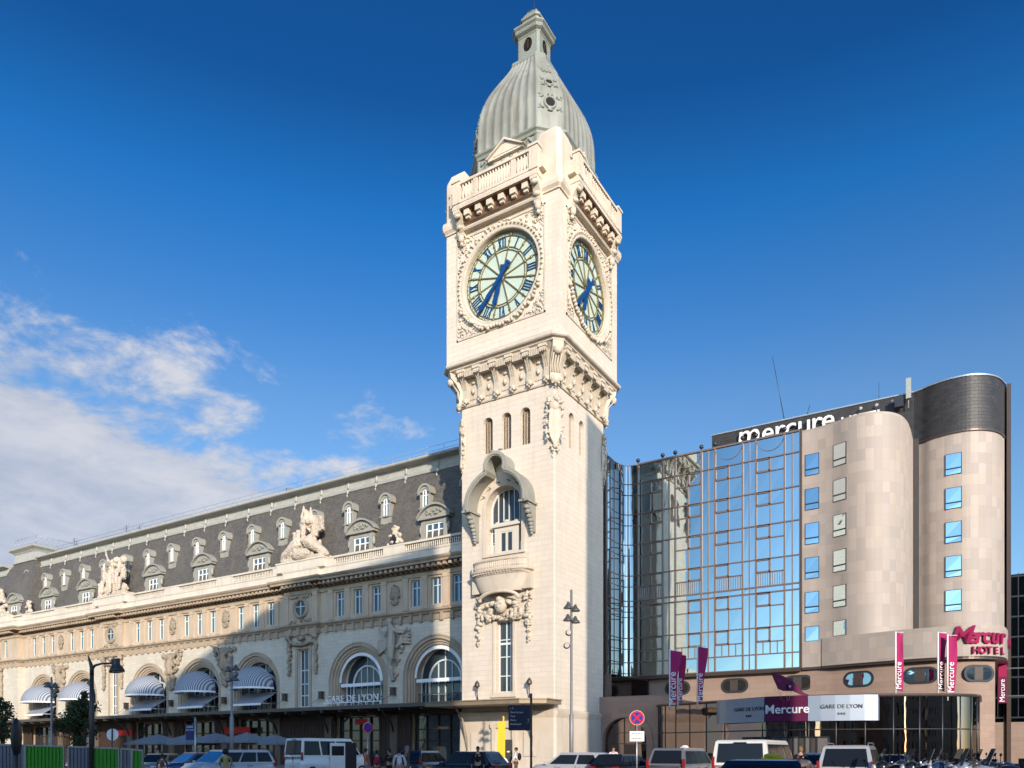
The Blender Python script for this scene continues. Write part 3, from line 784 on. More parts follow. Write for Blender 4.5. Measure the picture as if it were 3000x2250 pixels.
# bowed balcony
def bow(w_, d, n=14): return [(TX+C0-w_, TY-HS)]+[(TX+C0-w_*math.cos(PI*i/n), TY-HS-.45-d*math.sin(PI*i/n)**.8) for i in range(n+1)]+[(TX+C0+w_, TY-HS)]
mb = MB()
bp_ = bow(2.45, .75)
mb.sweep(bp_, [(0, 15.15), (.08, 15.2), (.1, 15.32), (.3, 15.42), (.34, 15.55), (.2, 15.6), (0, 15.6)], caps=False)
mb.prism([(x, y) for x, y in bp_], 15.12, 15.6, 'z')
mb.sweep(bp_, [(-.1, 16.22), (.06, 16.24), (.1, 16.34), (.02, 16.4), (-.16, 16.4), (-.16, 16.22)], caps=False)
mb.sweep(bp_, [(-.1, 15.6), (.02, 15.6), (.02, 15.72), (-.1, 15.72)], caps=False)
for sx in (-1, 1): mb.box(TX+C0+sx*2.45-.2, TY-HS-.62, 15.6, TX+C0+sx*2.45+.2, TY-HS-.25, 16.22)
for i in range(1, len(bp_)-1):
    for t in (0, .33, .66):
        a, b = Vector(bp_[i]), Vector(bp_[min(i+1, len(bp_)-1)]); p = a.lerp(b, t)
        mb.lathe([(.04, 15.7), (.08, 15.85), (.05, 16.05), (.07, 16.24)], (p.x*.995+TX*.005, p.y+.04, 0), 5)
for i in range(2, len(bp_)-2):
    for t in (0, .5):
        p = Vector(bp_[i]).lerp(Vector(bp_[i+1]), t); mb.box(p.x-.05, p.y-.24, 15.28, p.x+.05, p.y, 15.42)
# corbelling below
rs = []
for sc, z in ((1, 15.14), (.95, 14.9), (.9, 14.6), (.82, 14.1), (.74, 13.9)):
    rs.append([(TX+C0+(x-TX-C0)*sc, TY-HS+(y-TY+HS)*sc, z) for x, y in bp_])
mb.rings(rs, caps=False, loop=False)
build('bowed_balcony', mb, 'limep', tower)
mb = MB(); mb.M = face(0, HS); rnd = random.Random(3)
for i in range(30):
    a = PI*i/29; mb.blob((C0-1.75*math.cos(a), -.78-.2*math.sin(a), 13.35+.55*math.sin(a)), (.17, .2, .16))
mb.blob((C0, -.5, 12.9), (.55, .45, .65), None, 2); mb.blob((C0, -.75, 13.35), (.3, .3, .25)); mb.blob((C0, -.85, 12.75), (.12, .18, .16))
for sx in (-1, 1):
    mb.blob((C0+sx*.24, -.86, 13.0), .12); mb.blob((C0+sx*.75, -.45, 13.1), (.4, .35, .22), Matrix.Rotation(sx*.5, 3, 'Y')); mb.blob((C0+sx*1.25, -.4, 13.0), (.35, .3, .22))
    foliage(mb, C0+sx*1.2, 12.35, .75, .5, .5, 34, .1, .24, rnd)
    foliage(mb, C0+sx*2.3, 12.1, .22, .9, .35, 26, .09, .2, rnd); foliage(mb, C0+sx*2.3, 10.7, .15, .75, .3, 16, .08, .16, rnd)
    foliage(mb, C0+sx*2.3, 13.4, .3, .5, .4, 14, .1, .2, rnd)
    mb.box(C0+sx*2.35-.35, -.5, 14.0, C0+sx*2.35+.35, 0, 15.15)
foliage(mb, C0, 12.1, .5, .35, .45, 20, .1, .2, rnd)
build('carved_mask', mb, 'carve', tower)
# tall lower window
mb = MB(); mb.M = face(0, HS)
x0, x1 = -.92, .55
mb.box(x0, .5, 6.2, x1, .54, 11.8); lw = build('tall_window', mb, 'win', tower)
mb = MB(); mb.M = face(0, HS)
for x in (x0+.04, (x0+x1)/2-.05, (x0+x1)/2+.35, x1-.04): mb.box(x-.04, .42, 6.2, x+.04, .5, 11.8)
for z in (6.25, 7.5, 9.0, 10.35, 11.75): mb.box(x0, .43, z-.04, x1, .49, z+.04)
mb.box(x0, .4, 9.95, x1, .49, 10.12)
build('window_frame', mb, 'wframe', lw)
mb = MB(); mb.M = face(0, HS)
for a, b, c, d in ((x0-.3, 5.95, x1+.3, 6.2), (x0-.3, 11.8, x1+.3, 12.05), (x0-.3, 6.2, x0-.12, 11.8), (x1+.12, 6.2, x1+.3, 11.8)): mb.box(a, -.1, b, c, .03, d)
mb.box(x0-.4, -.18, 5.8, x1+.4, .05, 5.95)
build('window_surround', mb, 'limep', tower)
# street door with pale notice boards
mb = MB(); mb.M = face(0, HS)
mb.box(-.75, .6, 0, .75, .65, 3.3); build('entrance_door', mb, 'dark', tower)
mb = MB(); mb.M = face(0, HS)
for a, b, c, d in ((-1.1, 0, -.76, 3.4), (.76, 0, 1.1, 3.4), (-1.25, 3.4, 1.25, 3.75)): mb.box(a, -.42, b, c, .05, d)
mb.box(-.76, .45, 2.3, .76, .55, 2.45)
build('door_surround', mb, 'limep', tower)
nb = MB(); nb.box(-.55, -.06, 0, .55, 0, 1.9)
fr0 = tag(build('notice_board', nb, 'limep', None), 'pale blank notice panel on the tower wall left of its door', 'notice board', 'notice panels beside the tower door')
fr0.location = (TX-2.6, TY-HS-.24, 1.2)
dup(fr0, (TX+2.3, TY-HS-.24, 1.2), label='pale blank notice panel on the tower wall right of its door')
# wall lamps above the tower canopy
def sconce(loc, label):
    t = thing('wall_lamp', label, 'lamp', loc, 0, 'wall lamps above the canopy')
    m = MB(); m.tube([(0, 0, 0), (.0, -.12, .2), (.12, -.4, .85), (.2, -.5, 1.15)], [.06, .07, .05, .06], 6); m.blob((0, 0, .05), (.12, .08, .2)); build('bracket', m, 'brown', t, (0, 0, 0))
    m = MB(); m.blob((.2, -.5, 1.4), (.2, .2, .26), None, 2); m.lathe([(.2, 1.2), (.22, 1.3), (.05, 1.7), (.0, 1.75)], (.2, -.5, 0), 8); build('lamp_head', m, 'brown', t, (0, 0, 0)); return t
sconce((TX-2.6, TY-HS-.02, 5.45), 'bronze wall lamp left of the tall tower window')
sconce((TX+2.2, TY-HS-.02, 5.45), 'bronze wall lamp right of the tall tower window')
# ================================================================ station building
YF = 55.0
stn = thing('station_building', 'long stone railway station with arched windows and dark mansard roof, left of the clock tower', 'station', (-75, YF, 0))
ARCH = [-42.4, -52.0, -66.85, -76.45, -86.05, -101.0, -110.6]; NB = [-93.4, -59.4]; PV = -121.9
XL, XR = -150, -35.8; PX0, PX1 = -128, -115.8; PY = 54.2
FR = Matrix.Translation((0, YF, 0))
def fpath(y0=YF, nb=.35, x1=XR):
    p = [(XL, y0), (PX0, y0), (PX0, y0-.8), (PX1, y0-.8), (PX1, y0)]
    for c in NB: p += [(c-2.35, y0), (c-2.35, y0-nb), (c+2.35, y0-nb), (c+2.35, y0)]
    return p+[(x1, y0)]
# lower wall
holes = [arch(c, 3.7, .01, 8.38) for c in ARCH]
mb = MB(); mb.M = FR
mb.wall([(PX1, 0), (XR, 0), (XR, 13.55), (PX1, 13.55)], holes+[[(c-.85, 6.1), (c-.85, 12.05), (c+.85, 12.05), (c+.85, 6.1)] for c in NB], 0, .6)
mb.M = Matrix.Identity(4)
mb.M = Matrix.Translation((0, YF-.8, 0))
mb.wall([(PX0, 0), (PX1, 0), (PX1, 13.55), (PX0, 13.55)], [[(PV-.85, 6.1), (PV-.85, 12.05), (PV+.85, 12.05), (PV+.85, 6.1)]], 0, .6)
mb.M = Matrix.Identity(4)
mb.box(PX1-.02, YF-.79, 0, PX1, YF, 13.55); mb.box(XL, YF, 0, PX0, YF+.3, 13.55)
mb.box(XR-.3, YF+.02, 0, XR, YF+20, 19)
build('wall', mb, 'stat', stn)
# archivolts and arched windows
at = MB()
band(at, 0, 0, 8.38, 3.45, 3.72, .0, .6); band(at, 0, 0, 8.38, 3.2, 3.47, .22, .62); band(at, 0, 0, 8.38, 3.0, 3.22, .36, .9); band(at, 0, 0, 8.38, 2.83, 3.02, .5, 1.6)
band(at, 0, 6, 8.38, 3.72, 3.86, -.06, .02)
ag = MB(); ag.prism(arch(0, 2.84, 0, 8.38), 1.5, 1.54)
af = MB()
band(af, 0, 5.9, 8.2, 1.75, 1.9, 1.36, 1.5)
band(af, 0, 5.9, 8.38, 2.72, 2.84, 1.38, 1.5)
for x in (-.8, 0, .8): af.box(x-.035, 1.4, 5.9, x+.035, 1.5, 8.2+math.sqrt(1.75**2-x*x))
af.box(-.035, 1.4, 9.9, .035, 1.5, 11.1)
for x in (-2.3, 2.3): af.box(x-.03, 1.42, 5.9, x+.03, 1.5, 8.2)
for z in (6.9, 8.2): af.box(-2.8, 1.41, z-.04, 2.8, 1.49, z+.04)
ai = MB(); ai.box(-3, 2.6, 5.9, 3, 2.65, 11.3)
ar0 = build('archivolt', at, 'statp', stn, (ARCH[0]+75, 0, 0)); aw0 = build('arched_window', ag, 'win', stn, (ARCH[0]+75, 0, 0)); build('frame', af, 'wframe', aw0, (0, 0, 0))
for c in ARCH[1:]: dup(ar0, (c+75, 0, 0)); dup(aw0, (c+75, 0, 0))
# balcony rails in the arches
mb = MB(); mb.box(-2.8, .95, 6.85, 2.8, 1.0, 6.92); mb.box(-2.8, .95, 5.95, 2.8, 1.0, 6.0)
for i in range(28): mb.box(-2.75+i*.2, .96, 5.95, -2.72+i*.2, .99, 6.9)
r0 = build('window_railing', mb, 'dsteel', stn, (ARCH[0]+75, 0, 0))
for c in ARCH[1:]: dup(r0, (c+75, 0, 0))
# dome awnings
M['awn'] = stripes('awning_stripe', (.42, .44, .47), (.10, .125, .18), .19)
M['awnf'] = stripes('awning_fine_stripe', (.34, .37, .43), (.22, .25, .31), .12)
def dome_awning(c):
    m = MB(); Rr = 2.82; rs = []
    for j in range(10):
        a = R(86-j*86/9)
        rs.append([(-Rr*math.cos(PI*i/24), -Rr*.95*math.sin(PI*i/24)*math.cos(a), Rr*.84*math.sin(PI*i/24)*math.sin(a)) for i in range(25)])
    m.rings(rs, caps=False, loop=False)
    o = build('dome_awning', m, 'awn', stn, (c+75, .1, 8.35))
    v = MB(); rs = []
    for dz in (0, -.2):
        rs.append([(-Rr*1.005*math.cos(PI*i/24), -Rr*.955*math.sin(PI*i/24), 0*math.sin(PI*i/24)+dz) for i in range(25)])
    v.rings(rs, caps=False, loop=False); build('valance', v, 'white', o, (0, 0, 0))
    return o
a0 = dome_awning(ARCH[2])
for c in ARCH[3:]: dup(a0, (c+75, .1, 8.35))
mb = MB(); mb.add([(-2.55, 0, 0), (2.55, 0, 0), (2.3, -2.1, -1.3), (-2.3, -2.1, -1.3), (-2.55, 0, -.03), (2.55, 0, -.03), (2.3, -2.1, -1.33), (-2.3, -2.1, -1.33)], [(0, 1, 2, 3), (4, 5, 6, 7), (0, 1, 5, 4), (1, 2, 6, 5), (2, 3, 7, 6), (3, 0, 4, 7)])
f0 = build('flat_awning', mb, 'awnf', stn, (ARCH[2]+75, .9, 7.95))
v = MB(); v.box(-2.3, -2.13, -1.53, 2.3, -2.1, -1.3); v.tube([(2.3, -2.1, -1.33), (2.5, .2, -1.33)], .025, 5); v.tube([(-2.3, -2.1, -1.33), (-2.5, .2, -1.33)], .025, 5); build('valance', v, 'white', f0, (0, 0, 0))
for c in ARCH[3:]: dup(f0, (c+75, .9, 7.95))
# folded scalloped awnings in the two arches by the tower
def scallop(c):
    m = MB(); n = 44
    for i in range(n):
        a = PI*(i+.5)/n; a0_, a1_ = PI*i/n, PI*(i+1)/n
        r0, r1 = 2.84, 2.60
        m.add([(r0*math.cos(a0_), .35, r0*math.sin(a0_)), (r0*math.cos(a1_), .35, r0*math.sin(a1_)), (r1*math.cos(a1_), .3, r1*math.sin(a1_)), ((r1-.10)*math.cos(a), .3, (r1-.10)*math.sin(a)), (r1*math.cos(a0_), .3, r1*math.sin(a0_))], [(0, 1, 2, 3, 4)])
    o = build('folded_awning', m, 'white', stn, (c+75, .1, 8.38))
    m = MB(); n = 20
    for i in range(n):
        x0, x1 = -2.6+5.2*i/n, -2.6+5.2*(i+1)/n
        m.add([(x0, -.1, 0), (x1, -.1, 0), (x1, -.12, -.22), ((x0+x1)/2, -.12, -.32), (x0, -.12, -.22)], [(0, 1, 2, 3, 4)])
    m.box(-2.6, -.1, -.05, 2.6, .3, .05)
    build('scalloped_valance', m, 'white', stn, (c+75, .5, 8.2)); return o
for c in ARCH[:2]: scallop(c)
# tall windows of the narrow bays
tg = MB(); tg.box(-.85, .42, 6.1, .85, .46, 12.05)
tf = MB()
for x in (-.8, -.3, .28, .8): tf.box(x-.045, .35, 6.1, x+.045, .42, 12.05)
for z in (6.15, 7.3, 8.5, 9.9, 12.0): tf.box(-.85, .36, z-.05, .85, .41, z+.05)
ts = MB()
for a, b, c_, d in ((-1.15, 5.9, 1.15, 6.1), (-1.15, 12.05, 1.15, 12.3), (-1.15, 6.1, -.87, 12.05), (.87, 6.1, 1.15, 12.05)): ts.box(a, -.14, b, c_, .03, d)
tw0 = build('tall_window', tg, 'win', stn, (NB[1]+75, 0, 0)); build('frame', tf, 'wframe', tw0, (0, 0, 0)); ts0 = build('window_surround', ts, 'statp', stn, (NB[1]+75, 0, 0))
dup(tw0, (NB[0]+75, 0, 0)); dup(ts0, (NB[0]+75, 0, 0)); dup(tw0, (PV+75, -.8, 0)); dup(ts0, (PV+75, -.8, 0))
# ground floor shopfronts below the canopy
gs = MB()
for x in (-2.7, -1.35, 0, 1.35, 2.7): gs.box(x-.06, .35, 0, x+.06, .5, 4.9)
for z in (.6, 2.6, 3.6, 4.9): gs.box(-2.8, .36, z-.05, 2.8, .49, z+.05)
gl = MB(); gl.box(-2.82, .52, 0, 2.82, .56, 5.2)
sh0 = build('shop_window', gl, 'win', stn, (ARCH[0]+75, 0, 0)); build('frame', gs, 'darkw', sh0, (0, 0, 0))
for c in ARCH[1:]: dup(sh0, (c+75, 0, 0))
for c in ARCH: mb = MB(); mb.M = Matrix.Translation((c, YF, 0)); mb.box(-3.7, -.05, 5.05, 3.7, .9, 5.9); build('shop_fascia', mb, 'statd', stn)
prv = sorted(ARCH+NB)
for a, b in zip(prv, prv[1:]):
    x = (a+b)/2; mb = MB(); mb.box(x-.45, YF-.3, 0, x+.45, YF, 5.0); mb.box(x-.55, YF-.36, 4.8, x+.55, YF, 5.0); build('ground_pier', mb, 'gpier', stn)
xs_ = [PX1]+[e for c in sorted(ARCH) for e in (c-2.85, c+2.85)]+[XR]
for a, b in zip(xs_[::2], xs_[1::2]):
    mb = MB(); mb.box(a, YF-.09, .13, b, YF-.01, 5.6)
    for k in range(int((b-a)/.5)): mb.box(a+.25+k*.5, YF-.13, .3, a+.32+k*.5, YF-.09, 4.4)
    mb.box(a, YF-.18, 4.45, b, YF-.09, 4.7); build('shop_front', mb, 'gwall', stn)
# string course with little consoles
mb = MB(); mb.sweep(fpath(), [(0, 13.5), (.07, 13.52), (.1, 13.62), (.05, 13.7), (.05, 14.05), (.22, 14.12), (.3, 14.25), (.48, 14.35), (.5, 14.5), (.12, 14.6), (0, 14.62)])
build('string_course', mb, 'statp', stn)
x = -128; cs = MB(); cs.box(-.13, -.3, 13.42, .13, 0, 14.12); c_0 = None
while x < XR-.5:
    o = .35 if any(abs(x-c) < 2.35 for c in NB) else (.8 if PX0 < x < PX1 else 0)
    if c_0 is None: c_0 = build('console', cs, 'statp', stn, (x+75, -o, 0))
    else: dup(c_0, (x+75, -o, 0))
    x += 1.2
# window storey
trio = [c+d for c in ARCH for d in (-2.4, 0, 2.4)]
trio += [PV-2.6, PV+2.6]
mb = MB(); mb.M = FR
wh = lambda x: [(x-.55, 14.95), (x-.55, 17.4), (x+.55, 17.4), (x+.55, 14.95)]
mb.wall([(PX1, 14.6), (XR, 14.6), (XR, 17.7), (PX1, 17.7)], [wh(x) for x in trio if x > PX1 and x < XR-.6], 0, .42)
mb.M = Matrix.Translation((0, YF-.8, 0)); mb.wall([(PX0, 14.6), (PX1, 14.6), (PX1, 17.7), (PX0, 17.7)], [wh(x) for x in trio if x < PX1], 0, .42)
mb.M = Matrix.Identity(4); mb.box(PX1-.02, YF-.79, 14.6, PX1, YF, 17.7); mb.box(XL, YF, 14.6, PX0, YF+.3, 17.7)
for c in NB: mb.box(c-2.35, YF-.35, 14.6, c+2.35, YF-.01, 17.7)
build('upper_wall', mb, 'statb', stn)
pm = MB(); pm.box(-.3, -.13, 14.62, .3, 0, 17.4); pm.box(-.36, -.18, 17.3, .36, 0, 17.62); pm.box(-.36, -.18, 14.62, .36, 0, 14.85)
pil = None
for x, o in [(c+d, 0) for c in ARCH for d in (-3.5, -1.2, 1.2, 3.5)]+[(c+d, .35) for c in NB for d in (-2.1, 2.1)]:
    if pil is None: pil = build('pilaster', pm, 'statb', stn, (x+75, -o, 0))
    else: dup(pil, (x+75, -o, 0))
wp = MB(); wp.box(-.55, .34, 14.95, .55, .38, 17.4)
wf = MB()
for x0, x1 in ((-.55, -.47), (-.05, .05), (.47, .55)): wf.box(x0, .27, 14.95, x1, .34, 17.4)
for z in (14.99, 16.7, 17.36): wf.box(-.55, .28, z-.045, .55, .335, z+.045)
w0 = None
for x in trio:
    if x > XR-.6: continue
    yo = -.8 if x < PX1 else 0
    if w0 is None: w0 = build('window', wp, 'winb', stn, (x+75, yo, 0)); build('frame', wf, 'wframe', w0, (0, 0, 0))
    else: dup(w0, (x+75, yo, 0))
rnd = random.Random(21)
c0 = MB(); foliage(c0, 0, 16.3, .55, .95, .28, 46, .09, .2, rnd); c0.blob((0, -.12, 16.4), (.38, .22, .6), None, 2)
def remesh_part(o, vox=.06, disp=.05): return remesh(o, vox, disp*1.5, .10)
k0 = remesh_part(build('carved_cartouche', c0, 'carve2', stn, (-47.2+75, 0, 0), False))
for x in (-71.65, -81.25, -105.8): dup(k0, (x+75, 0, 0))
# round windows of the narrow bays
rw = MB()
rw.lathe([(.72, .1), (.72, -.1), (.8, -.26), (.98, -.28), (1.08, -.12), (1.08, .05)], (0, -.35, 16.15), 28, 'y', caps=False)
foliage(rw, -1.4, 16.1, .35, 1.0, .34, 34, .09, .22, rnd); foliage(rw, 1.4, 16.1, .35, 1.0, .34, 34, .09, .22, rnd)
for i in range(40): rw.blob((rnd.uniform(-1.7, 1.7), -.42, rnd.choice((rnd.uniform(14.7, 15.0), rnd.uniform(17.2, 17.5)))), (.16, .12, .12))
rg = MB(); rg.lathe([(.73, -.4), (.73, -.38)], (0, 0, 16.15), 28, 'y')
rf = MB(); rf.box(-.04, -.46, 15.45, .04, -.41, 16.85); rf.box(-.7, -.45, 16.3, .7, -.41, 16.38)
q0 = build('round_window', rg, 'win', stn, (NB[0]+75, 0, 0)); build('frame', rf, 'wframe', q0, (0, 0, 0)); q1 = build('round_surround', rw, 'carve2', stn, (NB[0]+75, 0, 0))
dup(q0, (NB[1]+75, 0, 0)); dup(q1, (NB[1]+75, 0, 0)); dup(q1, (PV+75, -.45, 0)); dup(q0, (PV+75, -.45, 0))
# entablature, cornice, parapet
mb = MB(); mb.sweep(fpath(), [(0, 17.55), (.14, 17.58), (.14, 17.7), (.1, 17.72), (.1, 17.95), (.16, 18.0), (.06, 18.04), (.06, 18.28), (.2, 18.3), (.26, 18.5), (1.08, 18.53), (1.1, 18.68), (1.26, 18.82), (1.34, 18.98), (1.2, 19.02), (.3, 19.1), (-.5, 19.1), (-.5, 17.55)])
build('cornice', mb, 'statp', stn)
mb = MB(); x = -128.2
while x < XR-.5:
    o = .35 if any(abs(x-c) < 2.35 for c in NB) else (.8 if PX0 < x < PX1 else 0)
    mb.box(x-.15, YF-o-.95, 18.2, x+.15, YF-o-.1, 18.48); mb.box(x-.11, YF-o-.2, 18.1, x+.11, YF-o, 18.3)
    x += .62
build('modillion_row', mb, 'statp', stn)['kind'] = 'stuff'
mb = MB()
def ppath(): return fpath(YF+.0, .35)
mb.sweep(ppath(), [(.28, 19.1), (.28, 19.35), (.2, 19.42), (.2, 19.92), (.26, 19.95), (.28, 20.06), (-.4, 20.06), (-.4, 19.1)])
sol = [(c-1.2+4.8, 2.4) for c in ARCH]
sl = [(-47.2, 1.3), (-37, 1.2), (-71.65, 1.3), (-81.25, 1.3), (-62.8, 1.0), (-56.0, 1.0), (-90, 1.0), (-96.9, 1.0), (-105.8, 1.3), (-114.6, 1.1)]
bl = MB()
segs = sorted(sl)
for x, w_ in sl: mb.box(x-w_, YF-.26, 20.06, x+w_, YF+.24, 20.8); mb.box(x-w_-.05, YF-.3, 20.8, x+w_+.05, YF+.28, 20.95)
for c in NB+[PV]:
    o = .8 if c == PV else .35
    hw = 3.4
    mb.box(c-hw, YF-o-.3, 20.06, c+hw, YF+.8, 20.9); mb.box(c-hw-.08, YF-o-.38, 20.9, c+hw+.08, YF+.8, 21.05)
build('parapet', mb, 'statp2', stn)
def bal_run(x0, x1):
    b = MB(); n = int((x1-x0)/.24)
    b.box(x0, YF-.28, 20.76, x1, YF+.16, 20.95); b.box(x0, YF-.22, 20.06, x1, YF+.1, 20.16)
    for i in range(n): x = x0+(i+.5)*(x1-x0)/n; b.lathe([(.05, 20.16), (.085, 20.3), (.05, 20.55), (.075, 20.76)], (x, YF-.06, 0), 5)
    build('balustrade', b, 'statp2', stn)
edges = sorted([(x-w_, x+w_) for x, w_ in sl]+[(c-3.4, c+3.4) for c in NB+[PV]])
for (a, b_), (c_, d) in zip(edges, edges[1:]):
    if c_-b_ > .3: bal_run(b_, c_)
bal_run(edges[-1][1], XR)
# mansard roof
MPROF = [(-.9, 19.2), (-1.0, 20.6), (-1.28, 22.6), (-1.62, 24.6), (-2.1, 26.6), (-2.75, 28.35)]
def mpath(x0=PX1-2, x1=XR): return [(x0, YF), (x1, YF)]
mb = MB(); mb.rings([[(x, YF-o, z) for x in (PX0-25, PX0+2)] for o, z in MPROF], loop=False, caps=False, sm=False); mb.rings([[(x, YF-o, z) for x in (PX1-3, XR)] for o, z in MPROF], loop=False, caps=False, sm=False)
mb.add([(XR, YF-o, z) for o, z in MPROF]+[(XR, YF+18, 28.35), (XR, YF+18, 19.2)], [tuple(range(len(MPROF)+2))])
build('mansard_roof', mb, 'slate', stn)
for xa, xb in ((PX1-2.2, XR), (PX0-25, PX0+2)):
    mb = MB(); mb.sweep([(xa, YF), (xb, YF)], [(-2.7, 28.2), (-2.58, 28.25), (-2.55, 28.45), (-2.75, 28.6), (-2.8, 29.2), (-2.75, 29.36), (-2.0, 29.42), (-1.9, 29.5), (-1.9, 29.68), (-2.2, 29.8), (-9, 30.0), (-18, 29.9), (-18, 28.2)])
    build('roof_coping', mb, 'rzinc', stn)
bm_ = MB(); bm_.blob((0, 2.66, 28.85), (.16, .2, .42)); bm_.blob((0, 2.5, 28.2), (.18, .16, .3)); bm_.blob((0, 2.45, 27.8), (.1, .1, .22)); b0 = None
for i in range(20):
    if b0 is None: b0 = build('coping_boss', bm_, 'rzinc', stn, (-113.5+75, 0, 0))
    else: dup(b0, (-113.5+75+i*3.85, 0, 0))
# pavilion roof at the far end
def rect(x0, x1, y0, y1, z): return [(x0, y0, z), (x1, y0, z), (x1, y1, z), (x0, y1, z)]
PR = [(19.2, -127.2, -114.6, 55.1, 66), (21.5, -126.9, -114.7, 55.3, 65.8), (24, -126.2, -115.1, 55.7, 65.2), (26.5, -125.0, -115.8, 56.2, 64.6), (28.4, -123.7, -116.5, 56.7, 63.9), (29.3, -122.9, -117.0, 57.1, 63.4)]
mb = MB(); mb.rings([rect(a, b, c, d, z) for z, a, b, c, d in PR], caps=False, sm=False); build('pavilion_roof', mb, 'slate', stn)
mb = MB()
mb.rings([rect(-123.1-o, -116.8+o, 56.9-o, 63.6+o, z) for o, z in ((-.2, 29.2), (.05, 29.3), (.05, 29.5), (-.15, 29.6), (-.25, 30.6), (0, 30.9), (.45, 31.2), (.5, 31.45), (.2, 31.6), (-1.5, 31.75))], sm=False)
build('pavilion_top', mb, 'rzinc', stn)
# dormers
dm = MB()
dm.box(-1.5, 0, 20.4, -1.08, 2.6, 23.1); dm.box(1.08, 0, 20.4, 1.5, 2.6, 23.1); dm.box(-1.08, .05, 22.75, 1.08, 2.6, 23.1); dm.box(-1.08, .25, 20.4, 1.08, 2.4, 21.25)
dm.box(-1.85, -.28, 23.1, 1.85, 2.7, 23.3)
seg = [(-1.9+3.8*i/14, 23.3+1.05*math.sin(PI*i/14)**.75) for i in range(15)]
dm.prism(seg, -.05, 2.9)
o1 = [(-2.0+4.0*i/14, 23.32+1.22*math.sin(PI*i/14)**.75) for i in range(15)]
v = []
for d in (-.34, 3.0): v += [(p[0], d, p[1]) for p in o1]+[(p[0], d, p[1]) for p in seg]
n = 15; f = []
for i in range(n-1): f += [(i, i+1, n+i+1, n+i), (2*n+i, 2*n+i+1, 3*n+i+1, 3*n+i), (i, i+1, 2*n+i+1, 2*n+i), (n+i, n+i+1, 3*n+i+1, 3*n+i)]
dm.add(v, f)
for sx in (-1, 1): dm.box(sx*1.3-.22, -.14, 20.4, sx*1.3+.22, .02, 22.9); dm.blob((sx*1.62, 0, 22.2), (.18, .2, .55)); dm.blob((sx*1.7, .05, 21.3), (.22, .2, .3))
foliage(dm, 0, 23.75, 1.2, .28, .22, 40, .06, .13, rnd)
dw = MB(); dw.box(-1.08, .22, 21.25, 1.08, .25, 22.75)
df = MB()
for x in (-1.04, -.36, .36, 1.04): df.box(x-.06, .12, 21.25, x+.06, .2, 22.75)
for z in (21.3, 22.1, 22.7): df.box(-1.08, .13, z-.055, 1.08, .195, z+.055)
d0 = build('dormer', dm, 'dorm', stn, (ARCH[0]-.9+75, 1.0, 0)); build('pane', dw, 'winb', d0, (0, 0, 0)); build('window_frame', df, 'white', d0, (0, 0, 0))
for c in ARCH[1:]: dup(d0, (c+(-.4 if c > -60 else -.6)+75, 1.0, 0))
um = MB()
um.box(-.62, 0, 23.7, -.36, 2, 25.9); um.box(.36, 0, 23.7, .62, 2, 25.9); um.box(-.36, .1, 23.7, .36, 2, 24.5); um.box(-.7, -.08, 24.35, .7, .2, 24.48)
um.M = Matrix.Identity(4)
band(um, 0, 25.75, 25.9, .36, .62, 0, 2.2, 10); band(um, 0, 25.8, 25.9, .60, .80, -.16, 2.3, 12)
um.box(-.86, -.1, 25.7, -.56, .5, 25.85); um.box(.56, -.1, 25.7, .86, .5, 25.85)
uw = MB(); uw.prism(arch(0, .36, 24.5, 25.9, 8), .2, .22)
uf = MB(); uf.box(-.05, .1, 24.5, .05, .2, 26.2); uf.box(-.36, .12, 24.5, -.28, .2, 25.9); uf.box(.28, .12, 24.5, .36, .2, 25.9); uf.box(-.36, .12, 25.6, .36, .19, 25.68); band(uf, 0, 25.85, 25.9, .28, .36, .12, .2, 8)
u0 = None
for k in range(-12, 6):
    x = -59.4+.1+k*4.857
    if x < -114 or x > -36: continue
    if u0 is None: u0 = build('attic_dormer', um, 'dorm', stn, (x+75, 1.35, 0)); build('pane', uw, 'winb', u0, (0, 0, 0)); build('window_frame', uf, 'white', u0, (0, 0, 0))
    else: dup(u0, (x+75, 1.35, 0))
dup(u0, (-124.2+75, .75, -1.6)); dup(u0, (-118.2+75, 1.6, 1.2)); dup(d0, (-118.9+75, .2, -.2))
# small carved finials on the parapet
c0 = MB()
for i in range(34):
    t = rnd.random(); c0.blob((rnd.uniform(-1, 1)*(1.15-t), rnd.uniform(-.2, .2), 21.1+t*1.6), (rnd.uniform(.12, .26), .18, rnd.uniform(.15, .32)), Matrix.Rotation(rnd.uniform(0, 3), 3, 'Y'))
k1 = remesh_part(build('carved_finial', c0, 'lightst', stn, (-47.2+75, 0, 0), False), .07, .06)
dup(k1, (-114.4+75, 0, 0))
# reliefs between the arches
def limb(m, pts, r0, r1, n=7):
    k = len(pts); m.tube(pts, [r0+(r1-r0)*i/(k-1) for i in range(k)], n)
    m.blob(pts[0], r0); m.blob(pts[-1], r1)
m = MB()       # the woman with spread arms
m.blob((-.1, -.8, 13.55), (.26, .28, .34), None, 2); m.blob((-.1, -.78, 13.78), (.34, .3, .2), None, 2)
limb(m, [(0, -.7, 13.2), (.12, -.7, 12.6), (.16, -.75, 11.9), (.05, -.75, 11.2)], .32, .40)
limb(m, [(.25, -.7, 13.0), (.8, -.75, 12.65), (1.5, -.7, 12.55), (1.95, -.65, 12.95)], .19, .12); limb(m, [(-.2, -.7, 12.9), (-.75, -.75, 12.5), (-1.3, -.6, 12.8), (-1.5, -.6, 13.1)], .18, .11)
limb(m, [(.1, -.75, 11.2), (.15, -.85, 10.3), (-.15, -.7, 9.4), (-.1, -.55, 8.7)], .34, .13); limb(m, [(-.1, -.7, 11.2), (-.2, -.7, 10.4), (.0, -.65, 9.5), (.1, -.5, 8.3)], .30, .12)
